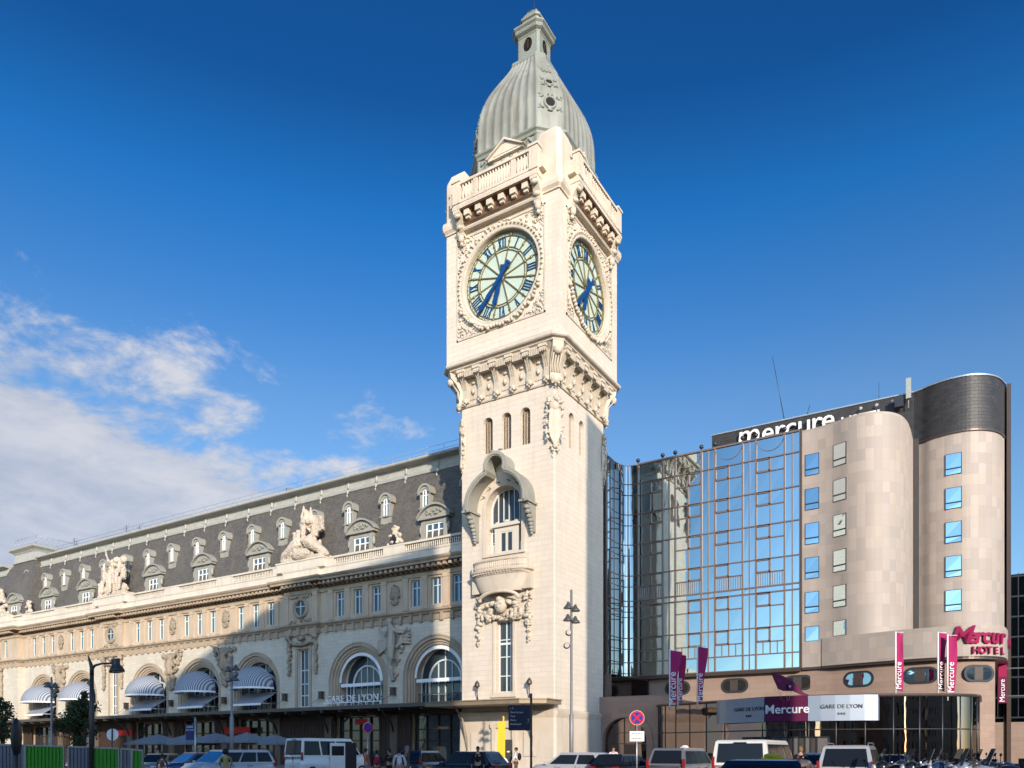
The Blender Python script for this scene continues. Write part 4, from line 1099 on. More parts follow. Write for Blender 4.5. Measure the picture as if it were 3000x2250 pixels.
for k_ in range(5):
    limb(m, [(-.3, -.3, 12.0-.1*k_), (-1.2-.1*k_, -.35, 12.1-.3*k_), (-1.9, -.25, 12.0-.32*k_)], .17, .13); limb(m, [(.4, -.3, 11.3), (1.2, -.35, 11.7+.22*k_), (2.0, -.25, 11.6+.3*k_)], .15, .1)
for i in range(26):
    t = rnd.random(); m.blob((rnd.uniform(-1.4, 1.4)*(1-t*.85), -.15, 12.6-t*4.4), (rnd.uniform(.12, .26), .2, rnd.uniform(.14, .3)), Matrix.Rotation(rnd.uniform(0, 3), 3, 'Y'))
remesh_part(build('relief_figure', m, 'carve3', stn, (-47.2+75, 0, 0), False), .05, .05)
m = MB()
m.blob((0, -.6, 12.6), (.35, .35, .45), None, 2); limb(m, [(0, -.45, 12.2), (.1, -.5, 11.4), (0, -.45, 10.8)], .4, .4)
limb(m, [(-.2, -.4, 12.2), (-.9, -.5, 12.7), (-1.3, -.5, 13.2)], .2, .12); limb(m, [(.2, -.4, 12.2), (.9, -.5, 12.6), (1.2, -.5, 13.1)], .2, .12)
for i in range(90):
    t = rnd.random(); m.blob((rnd.uniform(-1.9, 1.9)*(1-t*.9), -.22, 13.2-t*4.4), (rnd.uniform(.14, .34), .28, rnd.uniform(.14, .36)), Matrix.Rotation(rnd.uniform(0, 3), 3, 'Y'))
g0 = remesh_part(build('relief_group', m, 'carve2', stn, (-71.65+75, 0, 0), False), .07, .1)
dup(g0, (-81.25+75, 0, 0), sc=(-1, 1, 1)); dup(g0, (-105.8+75, 0, 0))
m = MB()
for sx in (-1, 1):
    m.blob((sx*1.9, -.35, 13.25), (.34, .35, .34), None, 2)
    for i in range(26): t = i/25; m.blob((sx*1.9+rnd.uniform(-.14, .14), -.2, 12.9-t*3.4), (rnd.uniform(.12, .28)*(1.2-.6*t), .24, rnd.uniform(.12, .26)))
for i in range(26):
    a = PI*i/25; m.blob((-1.7*math.cos(a), -.28, 12.9-.45*math.sin(a)+rnd.uniform(-.08, .08)), (.2, .25, .18))
m.blob((0, -.4, 13.1), (.5, .35, .3), None, 2)
s0 = remesh_part(build('garland', m, 'carve2', stn, (NB[1]+75, -.05, 0), False), .06, .06)
dup(s0, (NB[0]+75, -.05, 0)); dup(s0, (PV+75, -.85, 0))
# roof railing
mb = MB()
for z in (30.35, 30.8): mb.tube([(-113, YF+2.9, z), (XR, YF+2.9, z)], .018, 4)
x = -113
while x < XR: mb.tube([(x, YF+2.9, 29.7), (x, YF+2.9, 30.8)], .02, 4); x += 2.1
for i in range(8):
    xx = -122.8+i*.85
    mb.tube([(xx, 57.2, 31.6), (xx, 57.2, 32.9)], .025, 4); mb.tube([(-117, 57.2+i*.8, 31.6), (-117, 57.2+i*.8, 32.9)], .025, 4)
mb.tube([(-122.8, 57.2, 32.9), (-117, 57.2, 32.9), (-117, 63, 32.9)], .025, 4)
build('roof_railing', mb, 'steel', stn)
mb = MB()
for x, y, h in ((-112, 60, 2.6), (-111.3, 60, 2.2), (-99, 60, 2.4), (-96, 60, 1.9), (-66.5, 59, 1.3), (-66.0, 59, 1.1), (-52, 59, .9)):
    mb.tube([(x, y, 29.7), (x, y, 29.8+h)], .03, 4); mb.tube([(x-.6, y, 29.6+h), (x+.6, y, 29.7+h)], .02, 4); mb.tube([(x-.4, y, 29.3+h), (x+.4, y, 29.35+h)], .02, 4)
build('roof_aerial', mb, 'dsteel', stn)
# canopy along the front
mb = MB()
mb.prism([(51.0, 5.42), (51.0, 5.72), (51.2, 5.76), (YF-.02, 5.98), (YF-.02, 5.6), (51.2, 5.42)], XL, -36.6, 'x')
cn = build('canopy', mb, 'canm', stn)
x = -149
while x < -37: mb = MB(); mb.box(x-.06, 51.1, 5.2, x+.06, YF-.25, 5.42); x += 2.4; build('canopy_beam', mb, 'canm', cn)
for x in [(a+b)/2 for a, b in zip(prv, prv[1:])]:
    mb = MB(); mb.tube([(x, YF-.15, 3.2), (x, YF-.7, 4.4), (x, YF-1.9, 5.3)], .09, 6); build('canopy_bracket', mb, 'dsteel', cn)
tcn_ = thing('entrance_canopy', 'flat bronze canopy sheltering the clock tower door', 'canopy', (-32, 47.4, 0))
mb = MB(); mb.prism([(-37.2, 46.9), (-28.6, 46.9), (-26.9, 47.9), (-26.9, 50.15), (-37.2, 50.15)], 5.05, 5.34, 'z'); mb.prism([(-37.2, 46.82), (-28.55, 46.82), (-26.8, 47.85), (-26.8, 50.15), (-37.2, 50.15)], 5.34, 5.42, 'z')
build('roof_slab', mb, 'canm2', tcn_)
for x in (-35.4, -29.3):
    mb = MB(); mb.tube([(x, 50.0, 1.6), (x, 49.85, 2.6), (x, 49.3, 4.2), (x, 48.4, 5.0)], [.06, .1, .09, .07], 6); mb.blob((x, 49.9, 1.4), (.12, .12, .25)); build('bracket', mb, 'carve2', tcn_)
mb = MB(); mb.sweep(fpath(), [(.07, 17.97), (.165, 17.97), (.165, 18.22), (.99, 18.47), (.99, 18.52), (.07, 18.45)]); build('shadowed_soffit', mb, 'statd', stn)  # dirty brown stone, also coloured dark to deepen the shade under the cornice
# sculpture groups on the parapet
def figure(m, x, y, z, h, lean=0, arm=None, face_=0):
    m.blob((x+lean, y-.1, z+h*.93), (h*.075, h*.085, h*.095), None, 2)
    limb(m, [(x+lean, y, z+h*.84), (x+lean*.7, y, z+h*.66), (x+lean*.3, y, z+h*.5)], h*.10, h*.12)
    limb(m, [(x+lean*.3, y, z+h*.5), (x+h*.1, y-h*.2, z+h*.42), (x+h*.1, y-h*.22, z+h*.05)], h*.11, h*.06); limb(m, [(x+lean*.3, y, z+h*.5), (x-h*.12, y-h*.16, z+h*.38), (x-h*.14, y-h*.16, z)], h*.11, h*.06)
    if arm: limb(m, [(x+lean+h*.1, y, z+h*.8)]+arm, h*.055, h*.035)
def statue(name, loc, label, kind):
    m = MB(); r = random.Random(kind*7+1)
    if kind == 1:
        figure(m, 0, 0, 1.6, 3.6, .1); figure(m, 1.0, 0, 1.0, 3.0, .2); figure(m, -1.1, -.2, .5, 2.6, -.3)
        limb(m, [(-.2, 0, 3.6), (-.5, .1, 4.8), (-.45, .1, 5.75)], .45, .08); limb(m, [(.5, 0, 3.6), (.6, .1, 4.7), (.55, .1, 5.5)], .4, .06)
        m.add([(.7, .1, 2.6), (2.2, .1, 3.0), (2.0, .1, 4.4), (.9, .1, 4.6), (.7, .5, 2.6), (2.2, .5, 3.0), (2.0, .5, 4.4), (.9, .5, 4.6)], [(0, 1, 2, 3), (4, 5, 6, 7), (0, 1, 5, 4), (1, 2, 6, 5), (2, 3, 7, 6), (3, 0, 4, 7)])
        limb(m, [(-.6, -.4, 1.8), (-1.6, -.4, 1.3), (-2.8, -.3, .8), (-3.3, -.2, .35)], .75, .25); limb(m, [(.8, -.4, 1.8), (1.8, -.4, 1.2), (2.7, -.3, .6), (3.2, -.2, .3)], .7, .25)
        m.blob((0, -.7, .55), (1.4, .5, .6), None, 2)
    elif kind == 2:
        figure(m, -.5, 0, 1.4, 3.3, -.1, [(-1.4, -.1, 4.6), (-1.9, -.1, 5.4), (-2.2, -.1, 6.2)]); figure(m, .9, 0, 1.3, 3.4, .1); figure(m, 1.7, -.1, .6, 3.2, .2); figure(m, -2.0, -.1, .4, 3.4, -.2); figure(m, .2, -.5, .3, 2.6, 0)
        m.blob((.2, 0, 4.6), (.5, .4, .4), None, 2); m.blob((1.5, .1, 4.5), (.7, .4, .5), None, 2)
        m.blob((0, 0, .8), (2.6, .8, 1.1), None, 2)
    else:
        figure(m, -.3, 0, 1.2, 3.4, 0); figure(m, 1.0, 0, .8, 3.0, .3); figure(m, -1.5, -.1, .5, 3.0, -.3); m.blob((0, -.2, .8), (2.2, .8, 1.0), None, 2)
    for _ in range(46):
        t = r.random(); m.blob((r.uniform(-2.7, 2.7)*(1-t*.75), r.uniform(-.5, .3), .3+t*3.9), (r.uniform(.15, .42), r.uniform(.15, .35), r.uniform(.15, .42)))
    m.box(-2.9, -.75, 0, 2.9, .75, .35)
    o = build(name, m, 'lightst', None, None, False); remesh(o, .06, .24, .15); o.location = loc
    tag(o, label, 'statue', 'sculpture groups standing on the station parapet')
statue('statue_group', (-59.2, YF+.1, 21.05), 'winged stone sculpture group, nearest to the tower on the station parapet', 1)
statue('statue_group', (-93.2, YF+.1, 21.05), 'stone sculpture group with one raised arm in the middle of the station parapet', 2)
statue('statue_group', (PV-.6, YF-.3, 21.05), 'stone sculpture group on the parapet of the far end pavilion', 3)
# lit name on the canopy
sg = thing('station_sign', 'white GARE DE LYON letters standing on the canopy before the arch', 'sign', (-49.3, 51.4, 6.0))
lettering('letters', 'GARE DE LYON', .86, 'white', sg, (0, 0, .14), ext=.05, wid=1.02, space=1.08)
mb = MB(); mb.box(-3.6, -.03, .02, 3.6, .03, .1)
for i in range(9): x = -3.4+i*.85; mb.box(x-.02, -.02, -.28, x+.02, .02, .02); mb.tube([(x, 0, 0), (x, .7, -.2)], .015, 4)
build('support_bar', mb, 'white', sg, (0, 0, 0))
# square wall lanterns
spots = [(-56.6, 'between the nearer tall window and the arch behind the white letters'), (-47.2, 'between the two arches nearest to the tower'), (-61.9, 'just left of the nearer tall window, beside a striped awning'), (-71.65, 'between the first and second striped awnings from the tower'), (-81.25, 'between the second and third striped awnings from the tower'), (-90.3, 'just left of the third striped awning from the tower')]
l0 = None
for x, w_ in spots:
    loc = (x, YF-.12, 7.2)
    if l0 is None:
        l0 = thing('wall_lantern', 'dark square wall lantern '+w_, 'lantern', loc, 0, 'square lanterns on the station wall')
        m = MB(); m.box(-.2, -.42, -.3, .2, -.05, .3); m.box(-.26, -.48, .3, .26, 0, .36); m.box(-.24, -.46, -.36, .24, -.02, -.3); build('housing', m, 'brown', l0, (0, 0, 0))
        m = MB(); m.tube([(0, 0, 0), (0, .12, 0)], .05, 6); m.tube([(-.1, -.2, -.3), (-.9, -.5, -.75), (-1.6, -1.0, -1.1)], .02, 4); build('stay', m, 'dsteel', l0, (0, 0, 0))
    else: dup(l0, loc, label='dark square wall lantern '+w_)
# red restaurant signs under the canopy
def redsign(loc, w_, h, label, txt=None):
    o = thing('shop_sign', label, 'sign', loc, 0, 'red signs under the station canopy')
    m = MB(); m.box(-w_/2, -.05, 0, w_/2, .05, h); build('board', m, 'red', o, (0, 0, 0))
    if txt: lettering('letters', txt, h*.8, 'pink', o, (0, -.06, h*.2), ext=.01)
redsign((-69.5, 54.7, 3.5), 4.4, .7, 'long red fascia sign under the canopy behind the grey parasols')
redsign((-91, 54.7, 3.5), 4.0, .7, 'dark red fascia sign under the canopy near the tree')
redsign((-50.4, 53.8, 4.1), 1.5, .55, 'small red lit sign under the canopy beside the round blue sign')
redsign((-117, 53.4, 3.6), 1.3, .4, 'tiny bright red sign under the canopy at the far left')
# ================================================================ hotel
hot = thing('hotel_building', 'modern hotel with mirrored curtain wall and rounded pink stone towers, right of the clock tower', 'hotel', (-12, 65, 0))
def px_on_path(path, px):
    """point and tangent of a plan path where the photograph column px meets it"""
    t = (px-1500)/2230; rx, ry = ST*t-CT, CT*t+ST
    best = None
    for (ax_, ay), (bx, by) in zip(path, path[1:]):
        dx, dy = bx-ax_, by-ay; den = rx*dy-ry*dx
        if abs(den) < 1e-9: continue
        u = (ry*ax_-rx*ay)/den
        k = (ax_*dy-ay*dx)/den
        if -.001 <= u <= 1.001 and k > 0 and (best is None or k < best[0]): best = (k, ax_+dx*u, ay+dy*u, math.atan2(dy, dx))
    return best[1], best[2], best[3]
def smooth_path(p, n=5):
    out = []
    P_ = [Vector(q) for q in p]
    for i in range(len(P_)-1):
        a, b = P_[i], P_[i+1]; m0 = (P_[i+1]-P_[i-1])/2 if i > 0 else b-a; m1 = (P_[i+2]-P_[i])/2 if i+2 < len(P_) else b-a
        for k in range(n):
            t = k/n; t2, t3 = t*t, t*t*t
            q = (2*t3-3*t2+1)*a+(t3-2*t2+t)*m0+(-2*t3+3*t2)*b+(t3-t2)*m1; out.append((q.x, q.y))
    return out+[tuple(P_[-1])]
ZT = 27.7
CURV = smooth_path([(-28.42, 61.2), (-28.36, 62.0), (-28.42, 63.0), (-28.3, 64.1), (-27.85, 64.8), (-26.92, 65.0)], 3)
T1 = smooth_path([(-12.75, 65.15), (-11.6, 65.1), (-10.4, 64.85), (-9.2, 64.4), (-8.1, 64.25), (-7.1, 64.5), (-6.2, 65.2), (-5.6, 66.3), (-5.3, 67.8), (-5.2, 69.5)])+[(-5.2, 73.4)]
T2 = smooth_path([(-5.2, 73.0), (-4.6, 72.8), (-3.8, 72.35), (-2.5, 72.0), (-1.1, 72.1), (.05, 72.8), (.83, 73.9), (1.3, 75.4)])+[(1.4, 77), (1.4, 90)]
POD = smooth_path([(-11.2, 64.97), (-9.8, 64.5), (-8.2, 64.08), (-6.2, 63.66), (-4.5, 63.35), (-3, 63.3), (-1.06, 63.5), (.4, 64.5), (1.15, 66.0), (1.4, 68.5)])+[(1.4, 90)]
BASE = [(-27, 65.45), (-12.4, 65.45)]+smooth_path([(-10.6, 65.2), (-8.9, 64.75), (-6.7, 64.2), (-4.5, 63.95), (-3, 63.9), (-1.3, 64.05), (-.1, 64.8), (.55, 65.6)])
BX = [-26.92, -24.57, -23.4, -21.03, -19.85, -17.48, -16.38, -14.07, -12.85]
FZ = [8.4, 9.67, 11.9, 14.8, 15.3, 17.6, 20.44, 23.2, 25.98, ZT]
rnd = random.Random(4)
pane = MB(); mu = MB()
def pn(x0, z0, x1, z1):
    j = [rnd.uniform(-.0035, .0035) for _ in range(4)]
    pane.add([(x0, 65+j[0], z0), (x1, 65+j[1], z0), (x1, 65+j[2], z1), (x0, 65+j[3], z1)], [(0, 1, 2, 3)])
def bar(x0, z0, x1, z1, w_=.045, d=.07):
    w_ = w_*1.75 if w_ < .09 else w_*1.3
    mu.box(min(x0, x1)-w_/2 if x0 == x1 else x0, 65-d, min(z0, z1)-w_/2 if z0 == z1 else z0, max(x0, x1)+w_/2 if x0 == x1 else x1, 65.0, max(z0, z1)+w_/2 if z0 == z1 else z1)
for b in range(8):
    x0, x1 = BX[b], BX[b+1]; xm = (x0+x1)/2; wide = b % 2 == 0
    for f in range(9):
        z0, z1 = FZ[f], FZ[f+1]
        bar(x0, z0, x1, z0, .07 if f in (3, 4) else .055, .09)
        if not wide or f in (0, 3):
            if wide: pn(x0, z0, x1, z1)
            else:
                pn(x0, z0, xm, z1); pn(xm, z0, x1, z1); bar(xm, z0, xm, z1, .05)
        elif f == 8:
            pn(x0, z0, x1, z1)
            for i in range(16):
                a0, a1 = PI+PI*i/16, PI+PI*(i+1)/16; r = (x1-x0)/2-.03
                mu.add([(xm+q*math.cos(a), d, ZT-.05+q*math.sin(a)) for a in (a0, a1) for q in (r-.035, r) for d in (64.95, 65)], [(0, 2, 6, 4), (0, 4, 5, 1), (2, 3, 7, 6)])
        else:
            zs_ = z1-1.12 if f not in (1,) else z1-1.2
            pn(x0, z0, xm, zs_); pn(xm, z0, x1, zs_); pn(x0, zs_, xm, z1); pn(xm, zs_, x1, z1)
            bar(xm, z0, xm, z1, .05); bar(x0, zs_, x1, zs_, .055)
            wl, wr = (x0, xm) if b in (4, 6) else (xm, x1)
            for q in (wl+.06, wr-.06): bar(q, zs_, q, z1, .07, .09)
            bar(wl, zs_+.05, wr, zs_+.05, .08, .09); bar(wl, z1-.06, wr, z1-.06, .08, .09)
            if f == 4:
                for i in range(1, 12): q = x0+(x1-x0)*i/12; bar(q, z0, q, zs_, .025)
            if f == 1:
                for i in (1, 3): q = x0+(x1-x0)*i/4; bar(q, z0, q, zs_, .04)
for x in BX: bar(x, 8.4, x, ZT, .10, .14)
bar(BX[0], ZT, BX[-1], ZT, .08, .12)
cw = build('curtain_wall', pane, 'mirror', hot, fix=False); build('mullion_grid', mu, 'mull', cw)
c = MB(); c.curtain(CURV, 8.4, ZT); cg = build('curved_glazing', c, 'mirror3', hot)
c = MB()
for i, (x, y) in enumerate(CURV):
    if i % 3 == 0: c.tube([(x, y, 8.4), (x, y, ZT)], .055, 5)
for z in FZ: c.tube([(x, y, z) for x, y in CURV], .045, 4)
for i in range(0, len(CURV)-3, 3):
    for z in FZ[1:-1]:
        a, b = CURV[i], CURV[i+3]; m = ((a[0]+b[0])/2, (a[1]+b[1])/2); c.tube([(a[0], a[1], z-1.0), (b[0], b[1], z-1.0)], .03, 4)
build('mullion_grid', c, 'mull', cg)
for i, x in enumerate(BX[:-1]):
    m = MB(); m.lathe([(.05, ZT), (.05, ZT+.22)], (x, 64.95, 0), 8); m.blob((x, 64.95, ZT+.36), .19, None, 2); build('ball_finial', m, 'dsteel', hot)
m = MB(); m.box(-28.95, 60.8, 8.3, -28.22, 61.2, ZT+.05); m.box(-12.85, 64.85, 8.3, -12.72, 65.2, ZT+.1); build('edge_fin', m, 'brown', hot)
m = MB(); m.sweep(CURV+[(-12.8, 65.0)], [(-.3, 8.1), (.12, 8.1), (.14, 8.38), (-.3, 8.38)]); build('soffit_trim', m, 'brown', hot)
m = MB(); m.box(-28.3, 65.2, 8.2, -12.7, 72.4, ZT-.1); m.box(-28.2, 65.2, 0, -27.0, 70, 8.1); build('rear_block', m, 'hroof2', hot)
def capped(name, path, z0, z1, mat, back, parent=hot, top=True):
    m = MB(); m.curtain(path, z0, z1)
    pts = [(x, y) for x, y in path]+back
    if top:
        tri = geometry.tessellate_polygon([[Vector((x, y, 0)) for x, y in pts]])
        for z in (z1, z0): m.add([(x, y, z) for x, y in pts], [tuple(t) for t in tri])
    m.curtain([path[-1]]+back+[path[0]], z0, z1)
    return build(name, m, mat, parent, fix=False)
t1 = capped('rounded_tower', T1, 8.4, ZT, 'hot', [(-12.75, 73.4)])
t2 = capped('rounded_tower', T2, 8.4, ZT, 'hot', [(-5.2, 90)])
pd = capped('podium', POD, 8.4, 10.62, 'hot', [(-11.2, 90)])
m = MB(); m.sweep(POD, [(-.45, 8.25), (.0, 8.28), (.0, 8.4), (-.45, 8.42)]); m.prism([(x, y) for x, y in POD]+[(-11.2, 90)], 8.2, 8.39, 'z'); build('podium_soffit', m, 'brown', hot)
m = MB(); m.prism([(x, y) for x, y in T1]+[(-12.75, 73.4)], 8.2, 8.39, 'z'); build('tower_soffit', m, 'brown', hot)
RF = [(-22.5, 90), (-22.5, 72.7), (-5.2, 72.95)]+[(x+.03, y-.05) for x, y in T2[1:]]
rf_ = capped('upper_roof', RF, 27.72, 32.05, 'hroof', [])
m = MB(); m.curtain([(-22.5, 90), (-22.5, 72.7), (-5.2, 72.95)], 24.5, 27.72); build('roof_skirt', m, 'hroof', rf_, fix=False)
m = MB(); m.sweep(RF, [(-.3, 32.05), (.07, 32.05), (.07, 32.16), (-.3, 32.2)]); build('coping', m, 'steel', rf_)
m = MB(); m.sweep([(x, y-.02) for x, y in RF[2:]], [(-.05, ZT-.12), (.06, ZT-.12), (.06, ZT+.02), (-.05, ZT+.02)]); build('roof_edge', m, 'brown', rf_)
m = MB(); m.box(1.45, 75.2, 0, 1.75, 90, 32.0); build('end_fin', m, 'brown', hot)
m = MB(); m.box(-5.19, 71.9, 10.62, -4.82, 72.95, ZT); build('recess_strip', m, 'hroof2', hot)
m = MB(); m.box(-5.15, 70.2, 10.62, -3.9, 72.0, 11.6); build('vent_box', m, 'brown', hot)
# windows in the stone
def stone_window(path, px, ztop, parts=True, wd=1.12, tinted='winh'):
    x, y, a = px_on_path(path, px)
    h = 1.74 if parts else 1.2
    m = MB(); m.box(-wd/2, -.03, -h, wd/2, .04, 0)
    fr_ = build('window', m, 'dsteel', hot, (x+12, y-65, ztop)); fr_.rotation_euler = (0, 0, a)
    g = MB(); j = [rnd.uniform(-.012, .012) for _ in range(4)]
    def q(x0, z0, x1, z1): g.add([(x0, -.05+j[0], z0), (x1, -.05+j[1], z0), (x1, -.05+j[2], z1), (x0, -.05+j[3], z1)], [(0, 1, 2, 3)])
    q(-wd/2+.06, -1.18, wd/2-.05, -.05)
    if parts: q(-wd/2+.06, -h+.05, wd/2-.05, -1.30)
    build('pane', g, tinted, fr_, (0, 0, 0), fix=False)
for k in range(6):
    z = 25.65-2.79*k
    stone_window(T1, 2379, z, k < 5)
    stone_window(T1, 2460, z+.2, k < 5, 1.12, 'winblind' if k < 2 else 'winh')
    if k < 5: stone_window(T2, 2793, z+.3, True, 1.2)
# base with oval windows
m = MB(); m.curtain(BASE, 0, 8.35); m.curtain([BASE[-1], (.55, 90)], 0, 8.35); build('base_wall', m, 'hotp', hot)
def pill(L_, r, n=10): return [(L_/2-r+r*math.cos(a), r*math.sin(a)) for a in [-PI/2+PI*i/n for i in range(n+1)]]+[(-L_/2+r+r*math.cos(a), r*math.sin(a)) for a in [PI/2+PI*i/n for i in range(n+1)]]
for px in (1985, 2152, 2338, 2515, 2697, 2868):
    x, y, a = px_on_path(BASE, px)
    m = MB(); m.prism(pill(2.35, .63), -.035, .02); o = build('oval_window', m, 'dsteel', hot, (x+12, y-65, 7.2)); o.rotation_euler = (0, 0, a)
    g = MB(); g.prism(pill(1.95, .45), -.045, -.03); build('pane', g, 'winh' if px > 2400 else 'dark', o, (0, 0, 0), fix=False)
    g = MB(); g.box(-.38, -.06, -.45, .28, -.04, .45); build('screen', g, 'brown', o, (0, 0, 0))
m = MB(); m.box(-29.2, 58.9, 4.9, -26.8, 65.4, 8.1); m.box(-29.2, 58.85, 0, -27.5, 60, 4.9); m.box(-26.8, 65.0, 4.9, -26.0, 65.3, 8.1); build('dark_link', m, 'mirror2', hot)
# arched gateway beside the tower
m = MB(); m.M = Matrix.Translation((-25.25, 58.0, 0))
m.wall([(-2.3, 0), (4.6, 0), (4.6, 5.75), (3.0, 6.1), (-2.3, 6.1)], [arch(0, 1.95, .01, 2.4, 16)], 0, .6)
m.box(-2.3, .02, 6.0, 3.0, 3.5, 6.09); m.box(4.5, .02, 0, 4.6, 7.4, 5.7)
band(m, 0, .01, 2.4, 1.95, 2.5, -.06, .02, 18); build('gateway_wall', m, 'hotp', hot)
m = MB(); m.M = Matrix.Translation((-25.25, 58.0, 0)); m.prism(arch(0, 1.96, 0, 2.4, 16), .5, .54); gg = build('gateway_glazing', m, 'mirror2', hot)
m = MB(); m.M = Matrix.Translation((-25.25, 58.0, 0))
for x in (-1.2, -.2, .8): m.box(x-.03, .42, 0, x+.03, .5, 2.4+math.sqrt(1.95**2-x*x))
for z in (2.2, 3.1): m.box(-1.9, .43, z-.03, 1.9, .49, z+.03)
m.box(-.2, .40, 0, .75, .49, 2.15)
build('frame', m, 'brown', gg)
# glazed portico
PF = smooth_path([(-22.2, 58.0), (-22.0, 57.2), (-21.2, 56.6), (-19, 55.9), (-16, 54.7)], 4)+[(-13.6, 53.3)]+smooth_path([(-12.6, 52.8), (-9.9, 52.75), (-6.6, 53.5), (-3.6, 54.8), (-1.4, 56.4), (-.5, 58.0), (-.4, 60)], 4)+[(-.4, 64)]
m = MB(); m.curtain(PF, 0, 5.1); pf = build('portico_glazing', m, 'mirror2', hot)
m = MB()
for i, (x, y) in enumerate(PF):
    if i % 2 == 0: m.tube([(x, y, 0), (x, y, 5.1)], .05, 5)
m.tube([(x, y, 3.0) for x, y in PF], .04, 4); build('frame', m, 'dsteel', pf)
m = MB(); m.sweep(PF, [(-.3, 5.08), (.12, 5.08), (.16, 5.16), (.12, 5.26), (-.3, 5.3)]); m.prism([(x, y) for x, y in PF]+[(-22, 64)], 5.1, 5.2, 'z'); build('portico_roof', m, 'brown', hot)
def sub(path, xa, xb): return [p for p in path if xa <= p[0] <= xb]
es = thing('entrance_sign', 'silver and purple entrance sign band with white lettering above the hotel doors', 'sign', (-11.5, 52.6, 3.6))
SP = smooth_path([(-16.2, 54.5), (-15.9, 54.15), (-15.2, 53.75), (-12.75, 52.35), (-12.6, 52.3)], 4)
def panel(name, path, mat):
    m = MB(); m.sweep(path, [(0, 3.55), (.05, 3.55), (.05, 5.2), (0, 5.2)]); return build(name, m, mat, es)
xa, ya, aa = px_on_path(PF, 2245); xb, yb, ab = px_on_path(PF, 2369)
dn = .35
A = Vector((xa, ya-dn)); B = Vector((xb, yb-dn))
L0 = [(-16.5, 54.55), (-16.2, 54.2), (-15.6, 53.8), (A.x-.03, A.y+.02)]
R0 = [(B.x+.03, B.y)]+[(p[0], p[1]-dn) for p in PF if B.x+.3 < p[0] < -6.4]+[(-5.9, 53.6), (-5.8, 54.0)]
panel('silver_panel', L0, 'brushed'); panel('silver_panel', R0, 'brushed'); panel('purple_panel', [tuple(A), tuple(B)], 'purple')
ang = math.atan2((B-A).y, (B-A).x); mid = (A+B)/2; nrm = Vector((math.sin(ang), -math.cos(ang)))
def onsign(name, txt, size, mat, px_, z, path, off=.07, **k):
    x, y, a = px_on_path(path, px_); return lettering(name, txt, size, mat, es, (x+off*math.sin(a), y-off*math.cos(a), z), rot=(R(90), 0, a), local=False, ext=.015, **k)
onsign('main_letters', 'Mercure', .82, 'white', 2306, 4.1, [tuple(A), tuple(B)], offset=.012)
onsign('swirl', 'M', .9, 'magenta', 2306, 4.45, [tuple(A), tuple(B)], off=.055)
onsign('letters', 'GARE DE LYON', .36, 'dsteel', 2195, 4.35, L0); onsign('stars', '***', .4, 'dsteel', 2195, 3.8, L0)
onsign('letters', 'GARE DE LYON', .36, 'dsteel', 2465, 4.35, R0); onsign('stars', '***', .4, 'dsteel', 2465, 3.8, R0)
m = MB(); Pp = [tuple(A+(B-A)*t) for t in (-.55, .5, 1.55)]
# entrance doors under the sign
for i in range(7):
    t = -.35+i*.27; p = A+(B-A)*t+nrm*(-.2)
    m = MB(); m.box(-.55, -.03, 0, .55, .03, 2.45)
    o = build('entrance_door', m, 'doorg', hot, (p.x+12, p.y-65-.05, 0)); o.rotation_euler = (0, 0, ang)
    f_ = MB()
    for a_, b_, c_, d_ in ((-.6, 0, -.52, 2.55), (.52, 0, .6, 2.55), (-.6, 2.45, .6, 2.55)): f_.box(a_, -.08, b_, c_, .05, d_)
    build('frame', f_, 'dsteel', o, (0, 0, 0))
# lettering along curved walls
def wall_text(parent, name, txt, size, path, px0, px1, z, mat, off=.12, ext=.06, offset=0, shear=0, rise=0):
    WT = {'r': .72, 'm': 1.6, 'u': 1.08, 'c': .92, 'I': .5, 'L': .85, 'T': .9}; ws = [WT.get(c, 1) for c in txt]; tot = sum(ws); acc = 0
    for i, ch in enumerate(txt):
        mid_ = (acc+ws[i]/2)/tot; acc += ws[i]
        if ch == ' ': continue
        px_ = px0+(px1-px0)*mid_; x, y, a = px_on_path(path, px_)
        lettering(name, ch, size, mat, parent, (x+off*math.sin(a), y-off*math.cos(a), z), rot=(R(90), 0, a), local=False, ext=ext, offset=offset, shear=shear)
fs = thing('wall_sign', 'crimson script hotel name and HOTEL letters on the curved podium wall', 'sign', (-1, 63.4, 8.8))
wall_text(fs, 'letter', 'M', 1.75, POD, 2790, 2836, 9.32, 'magenta', offset=.03, shear=.3)
wall_text(fs, 'letter', 'ercure', 1.55, POD, 2832, 2964, 9.32, 'magenta', offset=.04, shear=.15)
wall_text(fs, 'letter', 'HOTEL', .72, POD, 2846, 2940, 8.55, 'magenta', offset=.02)
rs_ = thing('roof_sign', 'big white hotel name letters on the dark roof behind the mirrored facade', 'sign', (-15, 72.5, 30.3))
FL = [(-22.5, 72.7), (-5.2, 72.95)]
wall_text(rs_, 'letter', 'm', 2.8, FL, 2156, 2234, 30.4, 'white', .3, .12, .0, .1)
wall_text(rs_, 'letter', 'ercure', 2.55, FL, 2232, 2448, 30.35, 'white', .3, .12, .0)
wall_text(rs_, 'letter', 'HOTEL', 1.35, FL, 2468, 2592, 30.15, 'white', .3, .08, .01)
wall_text(rs_, 'star', '***', .6, FL, 2500, 2640, 31.25, 'white', .3, .04)
m = MB()
for px_, py in ((2155, 0), (2444, 0)): pass
m.box(-20.4, 72.35, 30.35, -10.9, 72.5, 30.42); build('support_bar', m, 'dsteel', rs_)
